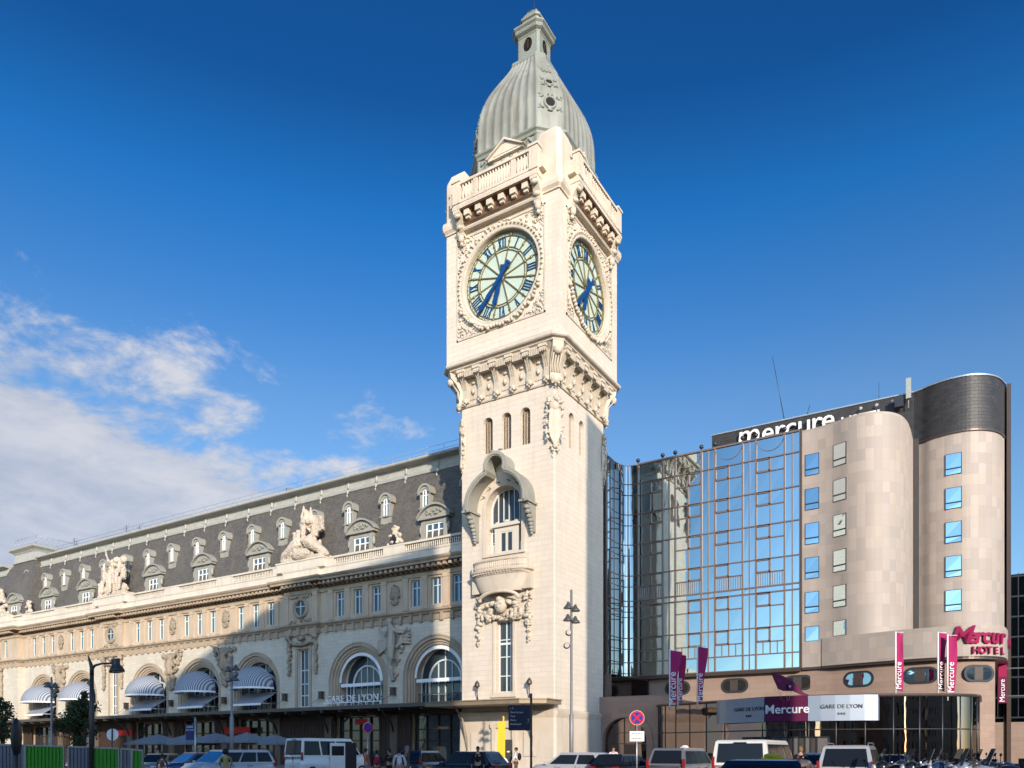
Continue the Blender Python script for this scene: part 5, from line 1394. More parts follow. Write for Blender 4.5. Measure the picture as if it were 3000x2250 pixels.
# blade sign at the corner
bs = thing('blade_sign', 'narrow vertical purple blade sign at the right corner of the hotel', 'sign', atpx(2936, 2060, 58))
bs.rotation_euler = (0, 0, YAW*.4)
m = MB(); m.box(-.28, -.08, .0, .28, .08, 3.1); build('board', m, 'purple', bs, (0, 0, 0))
m = MB(); m.box(-.27, -.1, 2.0, .27, -.08, 3.05); build('magenta_head', m, 'magenta', bs, (0, 0, 0))
lettering('letters', 'Mercure', .5, 'white', bs, (.14, -.1, .95), rot=(R(90), R(-90), 0), ext=.01)
m = MB(); m.box(.28, -.03, .5, 1.6, .03, .58); m.box(.28, -.03, 2.6, 1.6, .03, 2.68); build('bracket', m, 'dsteel', bs, (0, 0, 0))
# banners on the portico roof
def banner(px, ytop, ybot, d, w_, label, fl=1, bow_=0):
    b = atpx(px, ybot, d); h = (ybot-ytop)/2230*d
    t = thing('banner', label, 'banner', b, YAW, 'tall pink banners on white poles')
    m = MB(); m.tube([(0, 0, -.4), (0, 0, h)], .05, 6); m.tube([(0, 0, h-.05), (w_*fl, 0, h-.05)], .02, 4); build('pole', m, 'white', t, (0, 0, 0))
    m = MB(); n = 22; rs = []
    for i in range(n+1):
        z = h-.06-(h-.25)*i/n; k = i/n
        ww = w_*(1-.35*k+.2*math.sin(k*5+px)); rs.append([(.04+ww*q*fl, .10*math.sin(k*7+q*5+px)*q, z-.12*q) for q in (0, .25, .5, .75, 1)])
    m.rings(rs, caps=False, loop=False); o = build('cloth', m, 'flag', t, (0, 0, 0))
    lettering('letters', 'Mercure', w_*.95, 'white', t, (w_*.55, -.13, h*.28), rot=(R(90), R(-90), 0), ext=.006)
    return t
banner(1962, 1903, 2062, 54, .72, 'leftmost tall pink banner, over the left end of the glass portico')
banner(1986, 1914, 2062, 55, .5, 'pink banner just right of the leftmost one, partly overlapped')
banner(2043, 1892, 2062, 54, .62, 'tall pink banner left of the entrance sign, with a curled top')
banner(2624, 1850, 2030, 50, .55, 'tall pink banner in front of the oval window right of the entrance sign')
banner(2748, 1851, 2030, 49, .55, 'left one of the close pair of pink banners near the crimson wall sign')
banner(2776, 1859, 2034, 48.5, .6, 'right one of the close pair of pink banners near the crimson wall sign')
# kite-like sculpture over the entrance
kt = thing('kite_sculpture', 'dark magenta kite shaped sculpture on thin rods above the purple sign', 'sculpture', atpx(2306, 2040, 50)); kt.rotation_euler = (0, 0, YAW)
m = MB()
q = [(-1.05, 1.55), (-.3, 1.35), (.35, 1.0), (.75, .6), (1.05, .25), (1.45, .08), (.95, .1), (.4, .35), (-.25, .35), (-.6, .5)]
m.prism(q, -.05, .05); m.blob((.1, -.1, .62), (.16, .1, .2), None, 2)
build('wing', m, 'purple', kt, (0, 0, 0))
m = MB(); m.tube([(-.35, 0, -.3), (-.6, 0, .6)], .015, 4); m.tube([(0, 0, -.3), (0, 0, .5)], .015, 4); m.tube([(.1, 0, -.3), (.3, 0, .5)], .015, 4)
m.blob((.1, -.2, .62), (.09, .05, .12)); build('rod', m, 'steel', kt, (0, 0, 0))
lettering('letter', 'M', .4, 'flag', kt, (-.55, -.06, .85), ext=.01)
# aerials on the hotel roof
t = thing('phone_antenna', 'pale panel antenna and dark box on the hotel roof edge', 'antenna', (-5.6, 72.6, 32))
m = MB(); m.box(-.16, -.35, -.6, .22, -.1, 1.1); m.tube([(0, 0, -1.3), (0, -.1, 1.0)], .05, 6); build('panel', m, 'panelw', t, (0, 0, 0))
m = MB(); m.box(-1.0, -.5, -1.2, -.35, 0, -.3); build('box', m, 'dsteel', t, (0, 0, 0))
def aerial(px0, y0, px1, y1, d, label, r=.04):
    a, b = atpx(px0, y0, d), atpx(px1, y1, d)
    m = MB(); m.tube([(0, 0, -.3), tuple(b-a)], [r, r*.5], 5); o = build('aerial', m, 'dsteel', None, None); o.location = a; tag(o, label, 'aerial')
aerial(2298, 1222, 2263, 1045, 71, 'tall dark aerial leaning left above the hotel roof sign')
aerial(2364, 1208, 2372, 1188, 70, 'short bent aerial on the hotel roof above the white letters', .05)
aerial(2575, 1166, 2575, 1122, 67, 'thin pale aerial upright on the hotel roof near the panel antenna', .03)
# office block at the right edge
of = thing('office_building', 'dark glass office block at the right edge beside the hotel', 'office', (20, 95, 0))
m = MB(); m.box(-6, 95, 0, 45, 120, 20.0); build('glass_wall', m, 'offg', of)
m = MB()
for i in range(38): m.box(-5.3+i*.9, 94.9, 5, -5.22+i*.9, 95, 20.1)
for i in range(8): m.box(-6, 94.88, 5+i*2.1, 30, 95, 5.16+i*2.1)
build('mullion_grid', m, 'dsteel', of)
m = MB(); m.box(-6, 94.8, 0, 45, 95, 4.6); build('ground_storey', m, 'hotp', of)
# ================================================================ square, street furniture, vehicles, people
SEEN = YAW
def ground():
    g = MB(); g.box(-1500, -1500, -.4, 1500, 1500, -.15); structure(build('ground', g, 'asph'))
    g = MB(); g.box(-260, -200, -.14, 200, 44.5, 0); structure(build('road', g, 'asph'))
    g = MB(); g.box(-260, 44.5, -.14, 8, 56, .13); g.box(-27, 49, -.13, 4, 70, .125); o = build('pavement', g, 'pave'); structure(o)
    g = MB(); g.box(-260, 44.3, -.14, 8, 44.5, .135); structure(build('kerb', g, 'kerb'))
    g = MB()
    for i in range(26): g.box(-70+i*3.2, 30, .004, -69.88+i*3.2, 35, .008)
    g.box(-70, 29.9, .004, 13, 30, .0082)
    structure(build('parking_lines', g, 'paint'))
ground()
M['mastg'] = plain('painted_mast', (.22, .22, .22), .45, .2, .1); M['lampd'] = plain('lamp_housing', (.12, .12, .12), .4, .4, .1)
M['hgreen'] = plain('hoarding_green', (.03, .20, .015), .45, 0, .15, 1.5); M['hgrey'] = plain('hoarding_grey', (.11, .115, .145), .5, 0, .12, 1.5); M['hframe'] = plain('hoarding_frame', (.20, .22, .20), .5, .2, .1); M['lampp'] = plain('lamp_anthracite', (.045, .042, .042), .45, .3, .1)
M['navy'] = plain('navy_board', (.012, .02, .05), .4, 0, .05); M['yellow'] = plain('yellow_totem', (.66, .43, .01), .45, 0, .06)
M['paras'] = plain('parasol_cloth', (.20, .22, .24), .85, 0, .08)
M['bark'] = plain('bark', (.06, .045, .035), .9, 0, .3); M['leaf'] = plain('leaves', (.035, .055, .022), .6, 0, .5, 4)
M['skin'] = plain('skin', (.42, .25, .18), .6, 0, .08); M['hair'] = plain('dark_hair', (.03, .02, .015), .7, 0, .2)
def carpaint(name, col, metal=.3):
    if name not in M: M[name] = plain(name, col, .28, metal, .04, 2, coat=.8)
    return name
M['cglass'] = glass('car_glass', (.012, .015, .02), .08, .0, .35, 0)
M['cglassb'] = glass('car_glass_sky', (.10, .25, .38), .05, .8, 1.0, .03)
M['tyre'] = plain('tyre', (.02, .02, .02), .8, 0, .1); M['rim'] = plain('alloy', (.4, .4, .42), .3, .8, 0)
M['tail'] = plain('tail_lamp', (.26, .012, .01), .35, 0, 0, coat=.3); M['head'] = plain('head_lamp', (.6, .62, .65), .15, .4, 0)
M['plate'] = plain('number_plate', (.6, .6, .55), .5, 0, 0); M['trim'] = plain('black_trim', (.02, .02, .022), .5, 0, 0)
def car(label, px, d, hd, paint, L=4.3, Wd=1.76, H=1.5, kind='hatch', glassm='cglass', taxi=None, rails=False, y_at=None, cat='car', name='parked_car', group='cars parked on the square'):
    """hd: heading in degrees in the world (0 = +x, 90 = +y)"""
    p = atpx(px, 2200, d)
    t = thing(name, label, cat, (p.x, p.y, 0), R(hd), group)
    w = Wd/2; x0, x1 = -L/2, L/2
    if kind == 'van': belt, bx0, bx1, tx0, tx1, tw, hoodz = 1.15, x0+.02, x1-.95, x0+.12, x1-1.7, .86, 1.05
    elif kind == 'bus': belt, bx0, bx1, tx0, tx1, tw, hoodz = 1.25, x0+.02, x1-.75, x0+.15, x1-1.6, .84, 1.15
    elif kind == 'sedan': belt, bx0, bx1, tx0, tx1, tw, hoodz = .92, x0+.55, x1-1.15, x0+1.25, x1-1.95, .74, .88
    elif kind == 'mpv': belt, bx0, bx1, tx0, tx1, tw, hoodz = 1.0, x0+.08, x1-.95, x0+.38, x1-1.75, .78, .95
    else: belt, bx0, bx1, tx0, tx1, tw, hoodz = .95, x0+.15, x1-1.05, x0+.6, x1-1.8, .76, .9
    m = MB(); st_ = [(x0, .45, .80, .84), (x0+.08, .28, .93, belt-.10), (x0+.35, .25, .99, belt), (x0+L*.3, .22, 1, belt), (x0+L*.6, .22, 1, belt), (bx1, .22, .99, belt), (bx1+.5, .24, .98, (belt+hoodz)/2), (x1-.35, .26, .93, hoodz-.1), (x1-.06, .3, .84, .72), (x1, .42, .76, .60)]
    rs = []
    for x, zb, wf_, zt in st_:
        ww = w*wf_; zm = (zb+zt)/2
        rs.append([(x, -ww*.86, zb), (x, -ww, zb+.16), (x, -ww, zm+.06), (x, -ww*.955, zt-.05), (x, -ww*.86, zt+.015), (x, 0, zt+.04), (x, ww*.86, zt+.015), (x, ww*.955, zt-.05), (x, ww, zm+.06), (x, ww, zb+.16), (x, ww*.86, zb)])
    m.rings(rs)
    # cabin shell
    lo = [(bx0, -w*.93), (bx1, -w*.93), (bx1, w*.93), (bx0, w*.93)]; hi = [(tx0, -w*tw), (tx1, -w*tw), (tx1, w*tw), (tx0, w*tw)]
    zb = belt-.03; zt = H-.07
    r_ = []
    for k in range(5):
        f = k/4; bul = 1+.03*math.sin(PI*f)
        r_.append([(a[0]+(b[0]-a[0])*f, (a[1]+(b[1]-a[1])*f)*bul, zb+(zt-zb)*f) for a, b in zip(lo, hi)])
    m.rings(r_, sm=False, caps=False)
    m.rings([[(a, b, zt) for a, b in hi], [(a*.97, b*.94, H-.02) for a, b in hi], [(a*.85, b*.7, H) for a, b in hi]], sm=False)
    body = build('body', m, paint, t, (0, 0, 0))
    def panel(name, P0, P1, P2, P3, mat, u0=0, u1=1, v0=0, v1=1, off=.012):
        P0, P1, P2, P3 = map(Vector, (P0, P1, P2, P3)); nn_ = (P1-P0).cross(P3-P0).normalized()
        cen = (P0+P1+P2+P3)/4
        if nn_.dot(cen-Vector((0, 0, belt))) < 0: nn_ = -nn_
        B_ = lambda u, v: (P0.lerp(P1, u)).lerp(P3.lerp(P2, u), v)+nn_*off
        g = MB(); g.add([B_(u0, v0), B_(u1, v0), B_(u1, v1), B_(u0, v1)]+[B_(u, v)-nn_*.02 for u, v in ((u0, v0), (u1, v0), (u1, v1), (u0, v1))], [(0, 1, 2, 3), (0, 1, 5, 4), (1, 2, 6, 5), (2, 3, 7, 6), (3, 0, 4, 7)])
        return build(name, g, mat, t, (0, 0, 0))
    bl = [(a, b*1.0, zb) for a, b in lo]; tl = [(a, b, zt) for a, b in hi]
    bulge = .025
    panel('windscreen', bl[1], bl[2], tl[2], tl[1], glassm, .05, .95, .06, .93, .02)
    panel('rear_window', bl[3], bl[0], tl[0], tl[3], 'cglass' if kind != 'x' else glassm, .07, .93, .12, .92, .02)
    cuts = {'van': [(.03, .34), (.37, .66), (.70, .96)], 'bus': [(.03, .30), (.33, .62), (.65, .97)], 'mpv': [(.05, .30), (.33, .60), (.63, .95)], 'sedan': [(.14, .48), (.52, .90)], 'hatch': [(.10, .46), (.50, .93)]}[kind]
    for s_ in (0, 1):
        a, b = (0, 1) if s_ == 0 else (3, 2)
        for u0, u1 in cuts: panel('side_window', bl[a], bl[b], tl[b], tl[a], 'cglass', u0, u1, .10, .88, .045)
    wm = MB(); wm.lathe([(.2, -.1), (.31, -.11), (.325, -.08), (.325, .08), (.31, .11), (.2, .1)], (0, 0, 0), 18, 'y'); rm = MB(); rm.lathe([(.2, -.112), (.19, -.116), (.05, -.105), (.0, -.12)], (0, 0, 0), 12, 'y', caps=False); rm.lathe([(.2, .112), (.19, .116), (.05, .105), (.0, .12)], (0, 0, 0), 12, 'y', caps=False)
    w0 = None
    for xx in (x0+.78, x1-.82):
        for yy in (-w+.1, w-.1):
            if w0 is None: w0 = build('wheel', wm, 'tyre', t, (xx, yy, .325)); build('rim', rm, 'rim', w0, (0, 0, 0))
            else: dup(w0, (xx, yy, .325))
    for sy in (-1, 1):
        g = MB()
        if kind in ('van', 'bus', 'mpv'): g.box(x0-.015, w*.92-.05, belt-.22, x0+.1, w*.92+.035, belt+.26) if sy > 0 else g.box(x0-.015, -w*.92-.035, belt-.22, x0+.1, -w*.92+.05, belt+.26)
        else: g.box(x0-.02, min(sy*w*.55, sy*w*.92), belt-.22, x0+.16, max(sy*w*.55, sy*w*.92), belt-.04)
        build('tail_lamp', g, 'tail', t, (0, 0, 0))
        g = MB(); g.blob((x1-.16, sy*w*.68, .68), (.16, .2, .11)); build('headlight', g, 'head', t, (0, 0, 0))
        g = MB(); g.blob((bx1-.12, sy*(w+.07), belt+.06), (.07, .12, .08)); build('mirror', g, paint, t, (0, 0, 0))
    g = MB(); g.box(x0-.03, -.26, .62, x0+.02, .26, .74); build('number_plate', g, 'plate', t, (0, 0, 0))
    g = MB(); g.box(x0-.02, -w*.9, .3, x0+.1, w*.9, .5); g.box(x1-.1, -w*.8, .28, x1+.015, w*.8, .5); build('bumper', g, 'trim' if kind in ('van', 'bus') else paint, t, (0, 0, 0))
    for xx in ((bx0+bx1)/2-.1, (bx0+bx1)/2+.95):
        g = MB()
        for sy in (-1, 1): g.box(xx-.008, sy*w*1.002-.004, .35, xx+.008, sy*w*1.002+.004, belt-.06); g.box(xx-.28, sy*w*.985-.02, belt-.17, xx-.1, sy*w*.985+.02, belt-.14)
        build('door_seam', g, 'trim', t, (0, 0, 0))
    g = MB(); g.box(x0-.012, -w*.72, belt-.10, x0+.03, w*.72, belt-.085)
    if kind in ('van', 'bus'): g.box(x0-.0, -.012, .5, x0+.06, .012, belt+.02); g.box(tx0-.06, -.2, H-.13, tx0, .2, H-.09)
    build('tailgate_seam', g, 'trim', t, (0, 0, 0))
    g = MB(); g.tube([(bx0+.02, .0, belt+.06), (bx0+.0, .3, belt+.10), (bx0+(tx0-bx0)*.3, .42, belt+.35*(H-belt))], .012, 4); build('wiper', g, 'trim', t, (0, 0, 0))
    if kind == 'bus':
        g = MB(); g.box(.55, -w-.03, .35, 1.5, -w*.8, H-.28); build('open_doorway', g, 'trim', t, (0, 0, 0))
        g = MB(); g.box(-.7, -w-.09, .45, .5, -w-.03, H-.3); build('sliding_door', g, paint, t, (0, 0, 0)); g = MB(); g.box(-.6, -w-.10, 1.3, .4, -w-.085, H-.5); build('sliding_window', g, 'cglass', t, (0, 0, 0))
    if rails:
        for sy in (-1, 1):
            g = MB(); g.tube([(tx0+.05, sy*w*tw*.93, H-.04), (tx0+.25, sy*w*tw*.93, H+.07), (tx1-.3, sy*w*tw*.93, H+.07), (tx1-.05, sy*w*tw*.93, H-.04)], .022, 6); build('roof_rail', g, 'rim', t, (0, 0, 0))
    if taxi:
        g = MB(); g.box(-.05, -.2, H, .05, .2, H+.03); g.blob((0, 0, H+.06), (.07, .17, .06), None, 2); build('taxi_light', g, taxi, t, (0, 0, 0))
    return t
M['taxiw'] = plain('taxi_light_white', (.75, .75, .7), .4, 0, 0); M['taxiy'] = plain('taxi_light_yellow', (.55, .5, .05), .4, 0, 0)
CP = carpaint
car('dark blue near saloon with a yellow roof light in front of the white van', 2262, 15.0, 93, CP('paint_navy', (.012, .018, .045)), 4.6, 1.84, 1.44, 'sedan', taxi='taxiy')
car('white delivery van seen from behind with tall red tail lamps', 2222, 27.0, 90, CP('paint_white', (.70, .70, .68), 0), 4.9, 1.92, 1.98, 'van', cat='van', name='delivery_van')
car('silver estate with roof rails seen from behind, right of the white van', 2497, 27.5, 92, CP('paint_silver', (.50, .51, .52)), 4.6, 1.84, 1.80, 'mpv', rails=True)
car('grey people carrier taxi with white roof light, left of the white van', 2006, 34.5, 88, CP('paint_grey', (.20, .21, .23)), 4.6, 1.8, 1.74, 'mpv', taxi='taxiw')
car('small dark compact car between the silver hatchback and the grey taxi', 1833, 35, 82, CP('paint_black', (.012, .013, .016)), 3.9, 1.68, 1.46, 'hatch', glassm='cglass')
car('silver hatchback seen side on by the foot of the tall lamp mast', 1678, 36.5, 182, CP('paint_silver', (.5, .5, .5)), 4.3, 1.76, 1.54, 'hatch')
car('black hatchback seen side on left of the yellow totem', 1368, 38, 182, CP('paint_black', (.01, .01, .01)), 4.2, 1.76, 1.58, 'hatch')
car('dark blue people carrier behind the group of pedestrians', 1246, 45, 100, CP('paint_darkblue', (.02, .035, .06)), 4.3, 1.76, 1.62, 'mpv')
car('white minibus with open sliding door beside waiting pedestrians', 962, 50, 84, CP('paint_white', (.7, .7, .7), 0), 5.6, 2.0, 2.42, 'bus', cat='minibus', name='minibus')
car('silver people carrier with blue windscreen facing left, near the hoarding', 668, 39, -93, CP('paint_silver', (.5, .5, .5)), 4.7, 1.84, 1.66, 'mpv', glassm='cglassb')
car('blue car with reflecting windscreen just behind the silver people carrier', 575, 43, -95, CP('paint_blue', (.03, .07, .16)), 4.4, 1.8, 1.52, 'hatch', glassm='cglassb')
car('gold saloon by the end of the green hoarding', 468, 45, -60, CP('paint_gold', (.36, .26, .13)), 4.4, 1.76, 1.46, 'sedan')
car('pale blue saloon partly hidden between the white van and the silver estate', 2386, 37, 90, CP('paint_paleblue', (.30, .38, .46)), 4.4, 1.76, 1.5, 'sedan')
car('black car low beside the motorbikes, right of the silver estate', 2622, 38, 80, CP('paint_black', (.01, .01, .01)), 4.3, 1.76, 1.42, 'sedan')
# motorbikes
def bike(label, px, d, hd, col, screen=True, sc=1):
    p = atpx(px, 2200, d); t = thing('motorbike', label, 'motorbike', (p.x, p.y, 0), R(hd), 'motorbikes parked at the right')
    t.scale = (1.16, 1.16, 1.16)
    for x in (-.68, .68):
        g = MB(); k = 16; g.rings([[((.29+.05*math.cos(2*PI*j/6))*math.cos(a)+x, .05*math.sin(2*PI*j/6), .31+(.29+.05*math.cos(2*PI*j/6))*math.sin(a)) for j in range(6)] for a in [2*PI*i/k for i in range(k)]], closed=True)
        wo = build('wheel', g, 'tyre', t, (0, 0, 0)); g = MB(); g.lathe([(.24, -.02), (.05, -.05), (.05, .05), (.24, .02)], (x, 0, .31), 12, 'y'); build('rim', g, 'rim', wo, (0, 0, 0))
    g = MB(); g.blob((.12, 0, .85), (.34, .17, .17), Matrix.Rotation(-.15, 3, 'Y'), 2); g.blob((.0, 0, .5), (.35, .16, .22), None, 2); g.blob((-.75, 0, .82), (.28, .11, .10), Matrix.Rotation(.35, 3, 'Y'), 2); g.blob((.62, 0, .92), (.2, .18, .2), None, 2); build('body', g, col, t, (0, 0, 0))
    g = MB(); g.blob((-.38, 0, .86), (.42, .15, .08), Matrix.Rotation(.1, 3, 'Y'), 2); build('seat', g, 'trim', t, (0, 0, 0))
    g = MB(); g.tube([(.45, -.36, 1.08), (.5, -.15, 1.04), (.5, .15, 1.04), (.45, .36, 1.08)], .018, 6); g.tube([(.5, 0, 1.04), (.72, 0, .3)], .03, 6); build('handlebar', g, 'rim', t, (0, 0, 0))
    for sy in (-1, 1):
        g = MB(); g.tube([(.48, sy*.25, 1.06), (.5, sy*.33, 1.25)], .01, 5); g.blob((.5, sy*.34, 1.28), (.03, .07, .05)); build('mirror', g, 'trim', t, (0, 0, 0))
    g = MB(); g.blob((.82, 0, .93), (.07, .1, .09), None, 2); build('headlight', g, 'head', t, (0, 0, 0))
    if screen:
        g = MB(); g.add([(.72, -.17, 1.02), (.72, .17, 1.02), (.54, .13, 1.44), (.54, -.13, 1.44), (.70, -.17, 1.02), (.70, .17, 1.02), (.52, .13, 1.44), (.52, -.13, 1.44)], [(0, 1, 2, 3), (4, 5, 6, 7), (0, 3, 7, 4), (1, 2, 6, 5), (2, 3, 7, 6), (0, 1, 5, 4)]); build('windscreen', g, 'cglass', t, (0, 0, 0))
    g = MB(); g.box(-.98, -.16, .85, -.68, .16, 1.12) if px % 2 else g.blob((-.9, 0, .9), (.08, .1, .05)); build('top_box', g, 'trim', t, (0, 0, 0))
bikes = [(2655, 30, 200, 'paint_black', 'leftmost motorbike beside the left red bollard'), (2700, 33, 215, 'paint_darkblue', 'dark blue motorbike second from the left'), (2745, 29, 195, 'paint_black', 'black motorbike right behind the right red bollard'),
         (2790, 32, 205, 'paint_silver', 'motorbike with pale body in front of the portico end'), (2832, 28, 190, 'paint_blue', 'blue motorbike in front of the stone pillar'), (2872, 31, 210, 'paint_black', 'black motorbike just right of the stone pillar'),
         (2905, 27, 200, 'paint_paleblue', 'pale blue motorbike below the blade sign'), (2940, 30, 215, 'paint_navy', 'navy motorbike near the right edge'), (2980, 28, 200, 'paint_black', 'black motorbike at the very right edge'), (2962, 36, 190, 'paint_grey', 'grey motorbike behind the navy one near the right edge'), (2770, 38, 200, 'paint_black', 'distant black motorbike against the glass portico'), (2722, 36, 185, 'paint_black', 'black motorbike half hidden between the two red bollards'), (2815, 36, 195, 'paint_navy', 'navy motorbike half hidden at the foot of the stone pillar'), (2890, 35, 205, 'paint_black', 'black motorbike half hidden below the blade sign'), (2925, 38, 200, 'paint_darkblue', 'dark blue motorbike at the back near the right edge')]
for i, (px, d, h, c, lb) in enumerate(bikes): bike(lb, px, d*.8, h, c, i % 3 != 1)
def bollard(px, d, lb):
    p = atpx(px, 2200, d); t = thing('bollard', lb, 'bollard', (p.x, p.y, 0), 0, 'red bollards by the motorbikes')
    g = MB(); g.lathe([(.11, 0), (.11, .92), (.09, .98), (0, 1.0)], n=12); build('post', g, 'redb', t, (0, 0, 0)); g = MB(); g.lathe([(.14, 0), (.14, .08), (.11, .1)], n=12); build('foot', g, 'dsteel', t, (0, 0, 0))
M['redb'] = plain('red_bollard', (.42, .05, .03), .5, 0, .15); M['noblue'] = plain('sign_blue', (.02, .05, .30), .8, 0, 0, spec=.1); M['nored'] = plain('sign_red', (.55, .02, .03), .8, 0, 0, spec=.1); M['signw'] = plain('sign_white', (.7, .7, .68), .45, 0, .03)
bollard(2636, 22.5, 'left one of the two red bollards'); bollard(2752, 22.5, 'right red bollard among the motorbikes')
# round road signs
def roundsign(name, px, py, d, r, label, kind, face_=YAW):
    p = atpx(px, py, d); z = p.z
    t = thing(name, label, 'sign', (p.x, p.y, 0), face_)
    g = MB(); g.lathe([(.035, 0), (.035, z-r+.02 if kind != 'back' else z+r)], (0, .05, 0), 8); build('pole', g, 'steel' if kind != 'back' else 'dsteel', t, (0, 0, 0))
    if kind == 'back':
        g = MB(); g.lathe([(r, -.01), (r, .01)], (0, .1, z), 28, 'y'); build('plate_back', g, 'signw', t, (0, 0, 0)); return
    g = MB(); g.lathe([(r, -.01), (r, .015)], (0, 0, z), 28, 'y'); build('disc', g, 'signw', t, (0, 0, 0))
    g = MB(); g.lathe([(r*.96, -.016), (r*.96, -.008)], (0, 0, z), 28, 'y'); build('red_ring', g, 'nored', t, (0, 0, 0))
    g = MB(); g.lathe([(r*.76, -.022), (r*.76, -.014)], (0, 0, z), 28, 'y'); build('blue_field', g, 'noblue', t, (0, 0, 0))
    g = MB()
    for a in ((R(45), R(-45)) if kind == 'stop' else (R(45),)):
        c, s_ = math.cos(a), math.sin(a); u, w_ = r*.80, r*.11
        g.prism([(c*u-s_*w_, z+s_*u+c*w_), (-c*u-s_*w_, z-s_*u+c*w_), (-c*u+s_*w_, z-s_*u-c*w_), (c*u+s_*w_, z+s_*u-c*w_)], -.03-.004*(a > 0), -.018)
    build('red_bar', g, 'nored', t, (0, 0, 0))
    if kind == 'stop':
        for q, hh in ((.47, .17), (.72, .24)):
            g = MB(); g.box(-r*.98, -.015, z-r-q+.02, r*.98, .01, z-r-q+hh+.04); o = build('sub_plate', g, 'signw', t, (0, 0, 0))
            g = MB()
            for i in range(7): g.box(-r*.7+i*r*.2, -.02, z-r-q+hh*.45, -r*.7+i*r*.2+r*.11, -.016, z-r-q+hh*.75)
            build('printing', g, 'dsteel', o, (0, 0, 0))
roundsign('no_stopping_sign', 1866, 2103, 33, .32, 'round blue sign with red cross and two white plates before the arched gateway', 'stop', SEEN)
roundsign('no_parking_sign', 1078, 2132, 40, .28, 'round blue sign with red rim above the white minibus', 'park', SEEN+R(35))
roundsign('round_sign', 327, 2152, 42, .33, 'pale round sign seen from the back behind the hoarding', 'back', SEEN)
# lamp masts
def bell(g, c, s=1, tilt=0):
    g.lathe([(.05*s, .22*s), (.09*s, .12*s), (.12*s, .05*s), (.22*s, -.05*s), (.24*s, -.12*s), (.2*s, -.12*s)], c, 14)
def mast(px, ytop, d, label, heads, r=.06, base=None, heads_kind='bell'):
    p = atpx(px, ytop, d); h = p.z
    t = thing('lamp_mast', label, 'lamp mast', (p.x, p.y, 0), YAW, 'slim grey lamp masts')
    g = MB(); zb = base or 3.2
    g.lathe([(r*1.7, 0), (r*1.7, zb), (r*1.05, zb+.06), (r, h), (0, h+.02)], n=12); build('mast', g, 'mastg', t, (0, 0, 0))
    for dx, py, kind in heads:
        z = atpx(px, py, d).z; g = MB()
        if kind == 'bell':
            g.tube([(0, 0, z+.05), (dx, 0, z+.18)], .03, 6); bell(g, (dx, 0, z), 1.0)
        else:
            g.tube([(0, 0, z), (dx*.5, 0, z)], .035, 6); g.blob((dx, 0, z), (.17, .17, .16), None, 2); g.lathe([(.12, -.16), (.13, 0)], (dx, -.02, z), 10, 'y')
        build('spotlight' if kind != 'bell' else 'lamp_head', g, 'lampd', t, (0, 0, 0))
    return t
mast(1674, 1728, 38, 'tall lamp mast with four bell lamps and two spotlights in front of the tower', [(-.16, 1776, 'bell'), (.2, 1784, 'bell'), (-.18, 1812, 'bell'), (.2, 1818, 'bell'), (-.14, 1854, 'spot'), (-.24, 1892, 'spot')], .062, 3.4)
mast(679, 1925, 45, 'slim lamp mast with small lamps left of the nearer tall station window', [(-.2, 1962, 'bell'), (.25, 1958, 'bell'), (-.15, 1990, 'spot'), (.2, 1988, 'bell'), (.22, 1975, 'spot')], .07, 3.6)
mast(151, 1984, 46, 'slim lamp mast with small lamps behind the hoarding at the far left', [(-.2, 2008, 'bell'), (.22, 2010, 'bell'), (.3, 2024, 'spot'), (.18, 2038, 'spot')], .055, 2.6)
# big street lamp on the left
p = atpx(269, 2200, 38)
t = thing('street_lamp', 'big dark street lamp with one bell shaped head, in front of the hoarding', 'street lamp', (p.x, p.y, 0), YAW)
zt = atpx(269, 1918, 38).z; za = atpx(269, 1944, 38).z
g = MB(); g.lathe([(.13, 0), (.12, 3.2), (.095, za-.6)], n=14); g.tube([(0, 0, za-.6), (0, 0, za-.2), (-.12, 0, za+.2), (-.2, 0, zt)], [.1, .1, .06, .015], 10); build('post', g, 'lampp', t, (0, 0, 0))
g = MB(); g.tube([(0, 0, za-.45), (.15, 0, za-.1), (.5, 0, za), (1.15, 0, za+.02)], [.08, .07, .05, .045], 8); build('arm', g, 'lampp', t, (0, 0, 0))
g = MB(); Xr = Matrix.Translation((1.22, 0, za-.1)) @ Matrix.Rotation(-.12, 4, 'Y'); g.M = Xr
g.lathe([(0, .33), (.2, .33), (.21, .28), (.19, .12), (.20, .02), (.30, -.12), (.36, -.26), (.36, -.33), (.30, -.33)], n=20); hd_ = build('lamp_head', g, 'lampp', t, (0, 0, 0)); g = MB(); g.M = Xr; g.lathe([(.31, -.325), (.2, -.36), (0, -.37)], n=16); build('lens', g, 'signw', hd_, (0, 0, 0))
# traffic signal seen from the side
p = atpx(48, 2200, 20)
t = thing('traffic_signal', 'dark traffic signal seen from the side at the far left', 'traffic light', (p.x, p.y, 0), YAW)
g = MB(); g.tube([(0, 0, 0), (0, 0, 1.6)], .05, 8); build('post', g, 'lampp', t, (0, 0, 0))
g = MB(); pr = [(.0, 1.48), (.06, 1.5), (.09, 1.65), (.10, 2.25), (.06, 2.42), (0, 2.45), (-.05, 2.42), (-.09, 2.3), (-.09, 1.6), (-.05, 1.48)]; g.blob((0, 0, 1.96), (.095, .2, .52), None, 2); build('housing', g, 'lampp', t, (0, 0, 0))
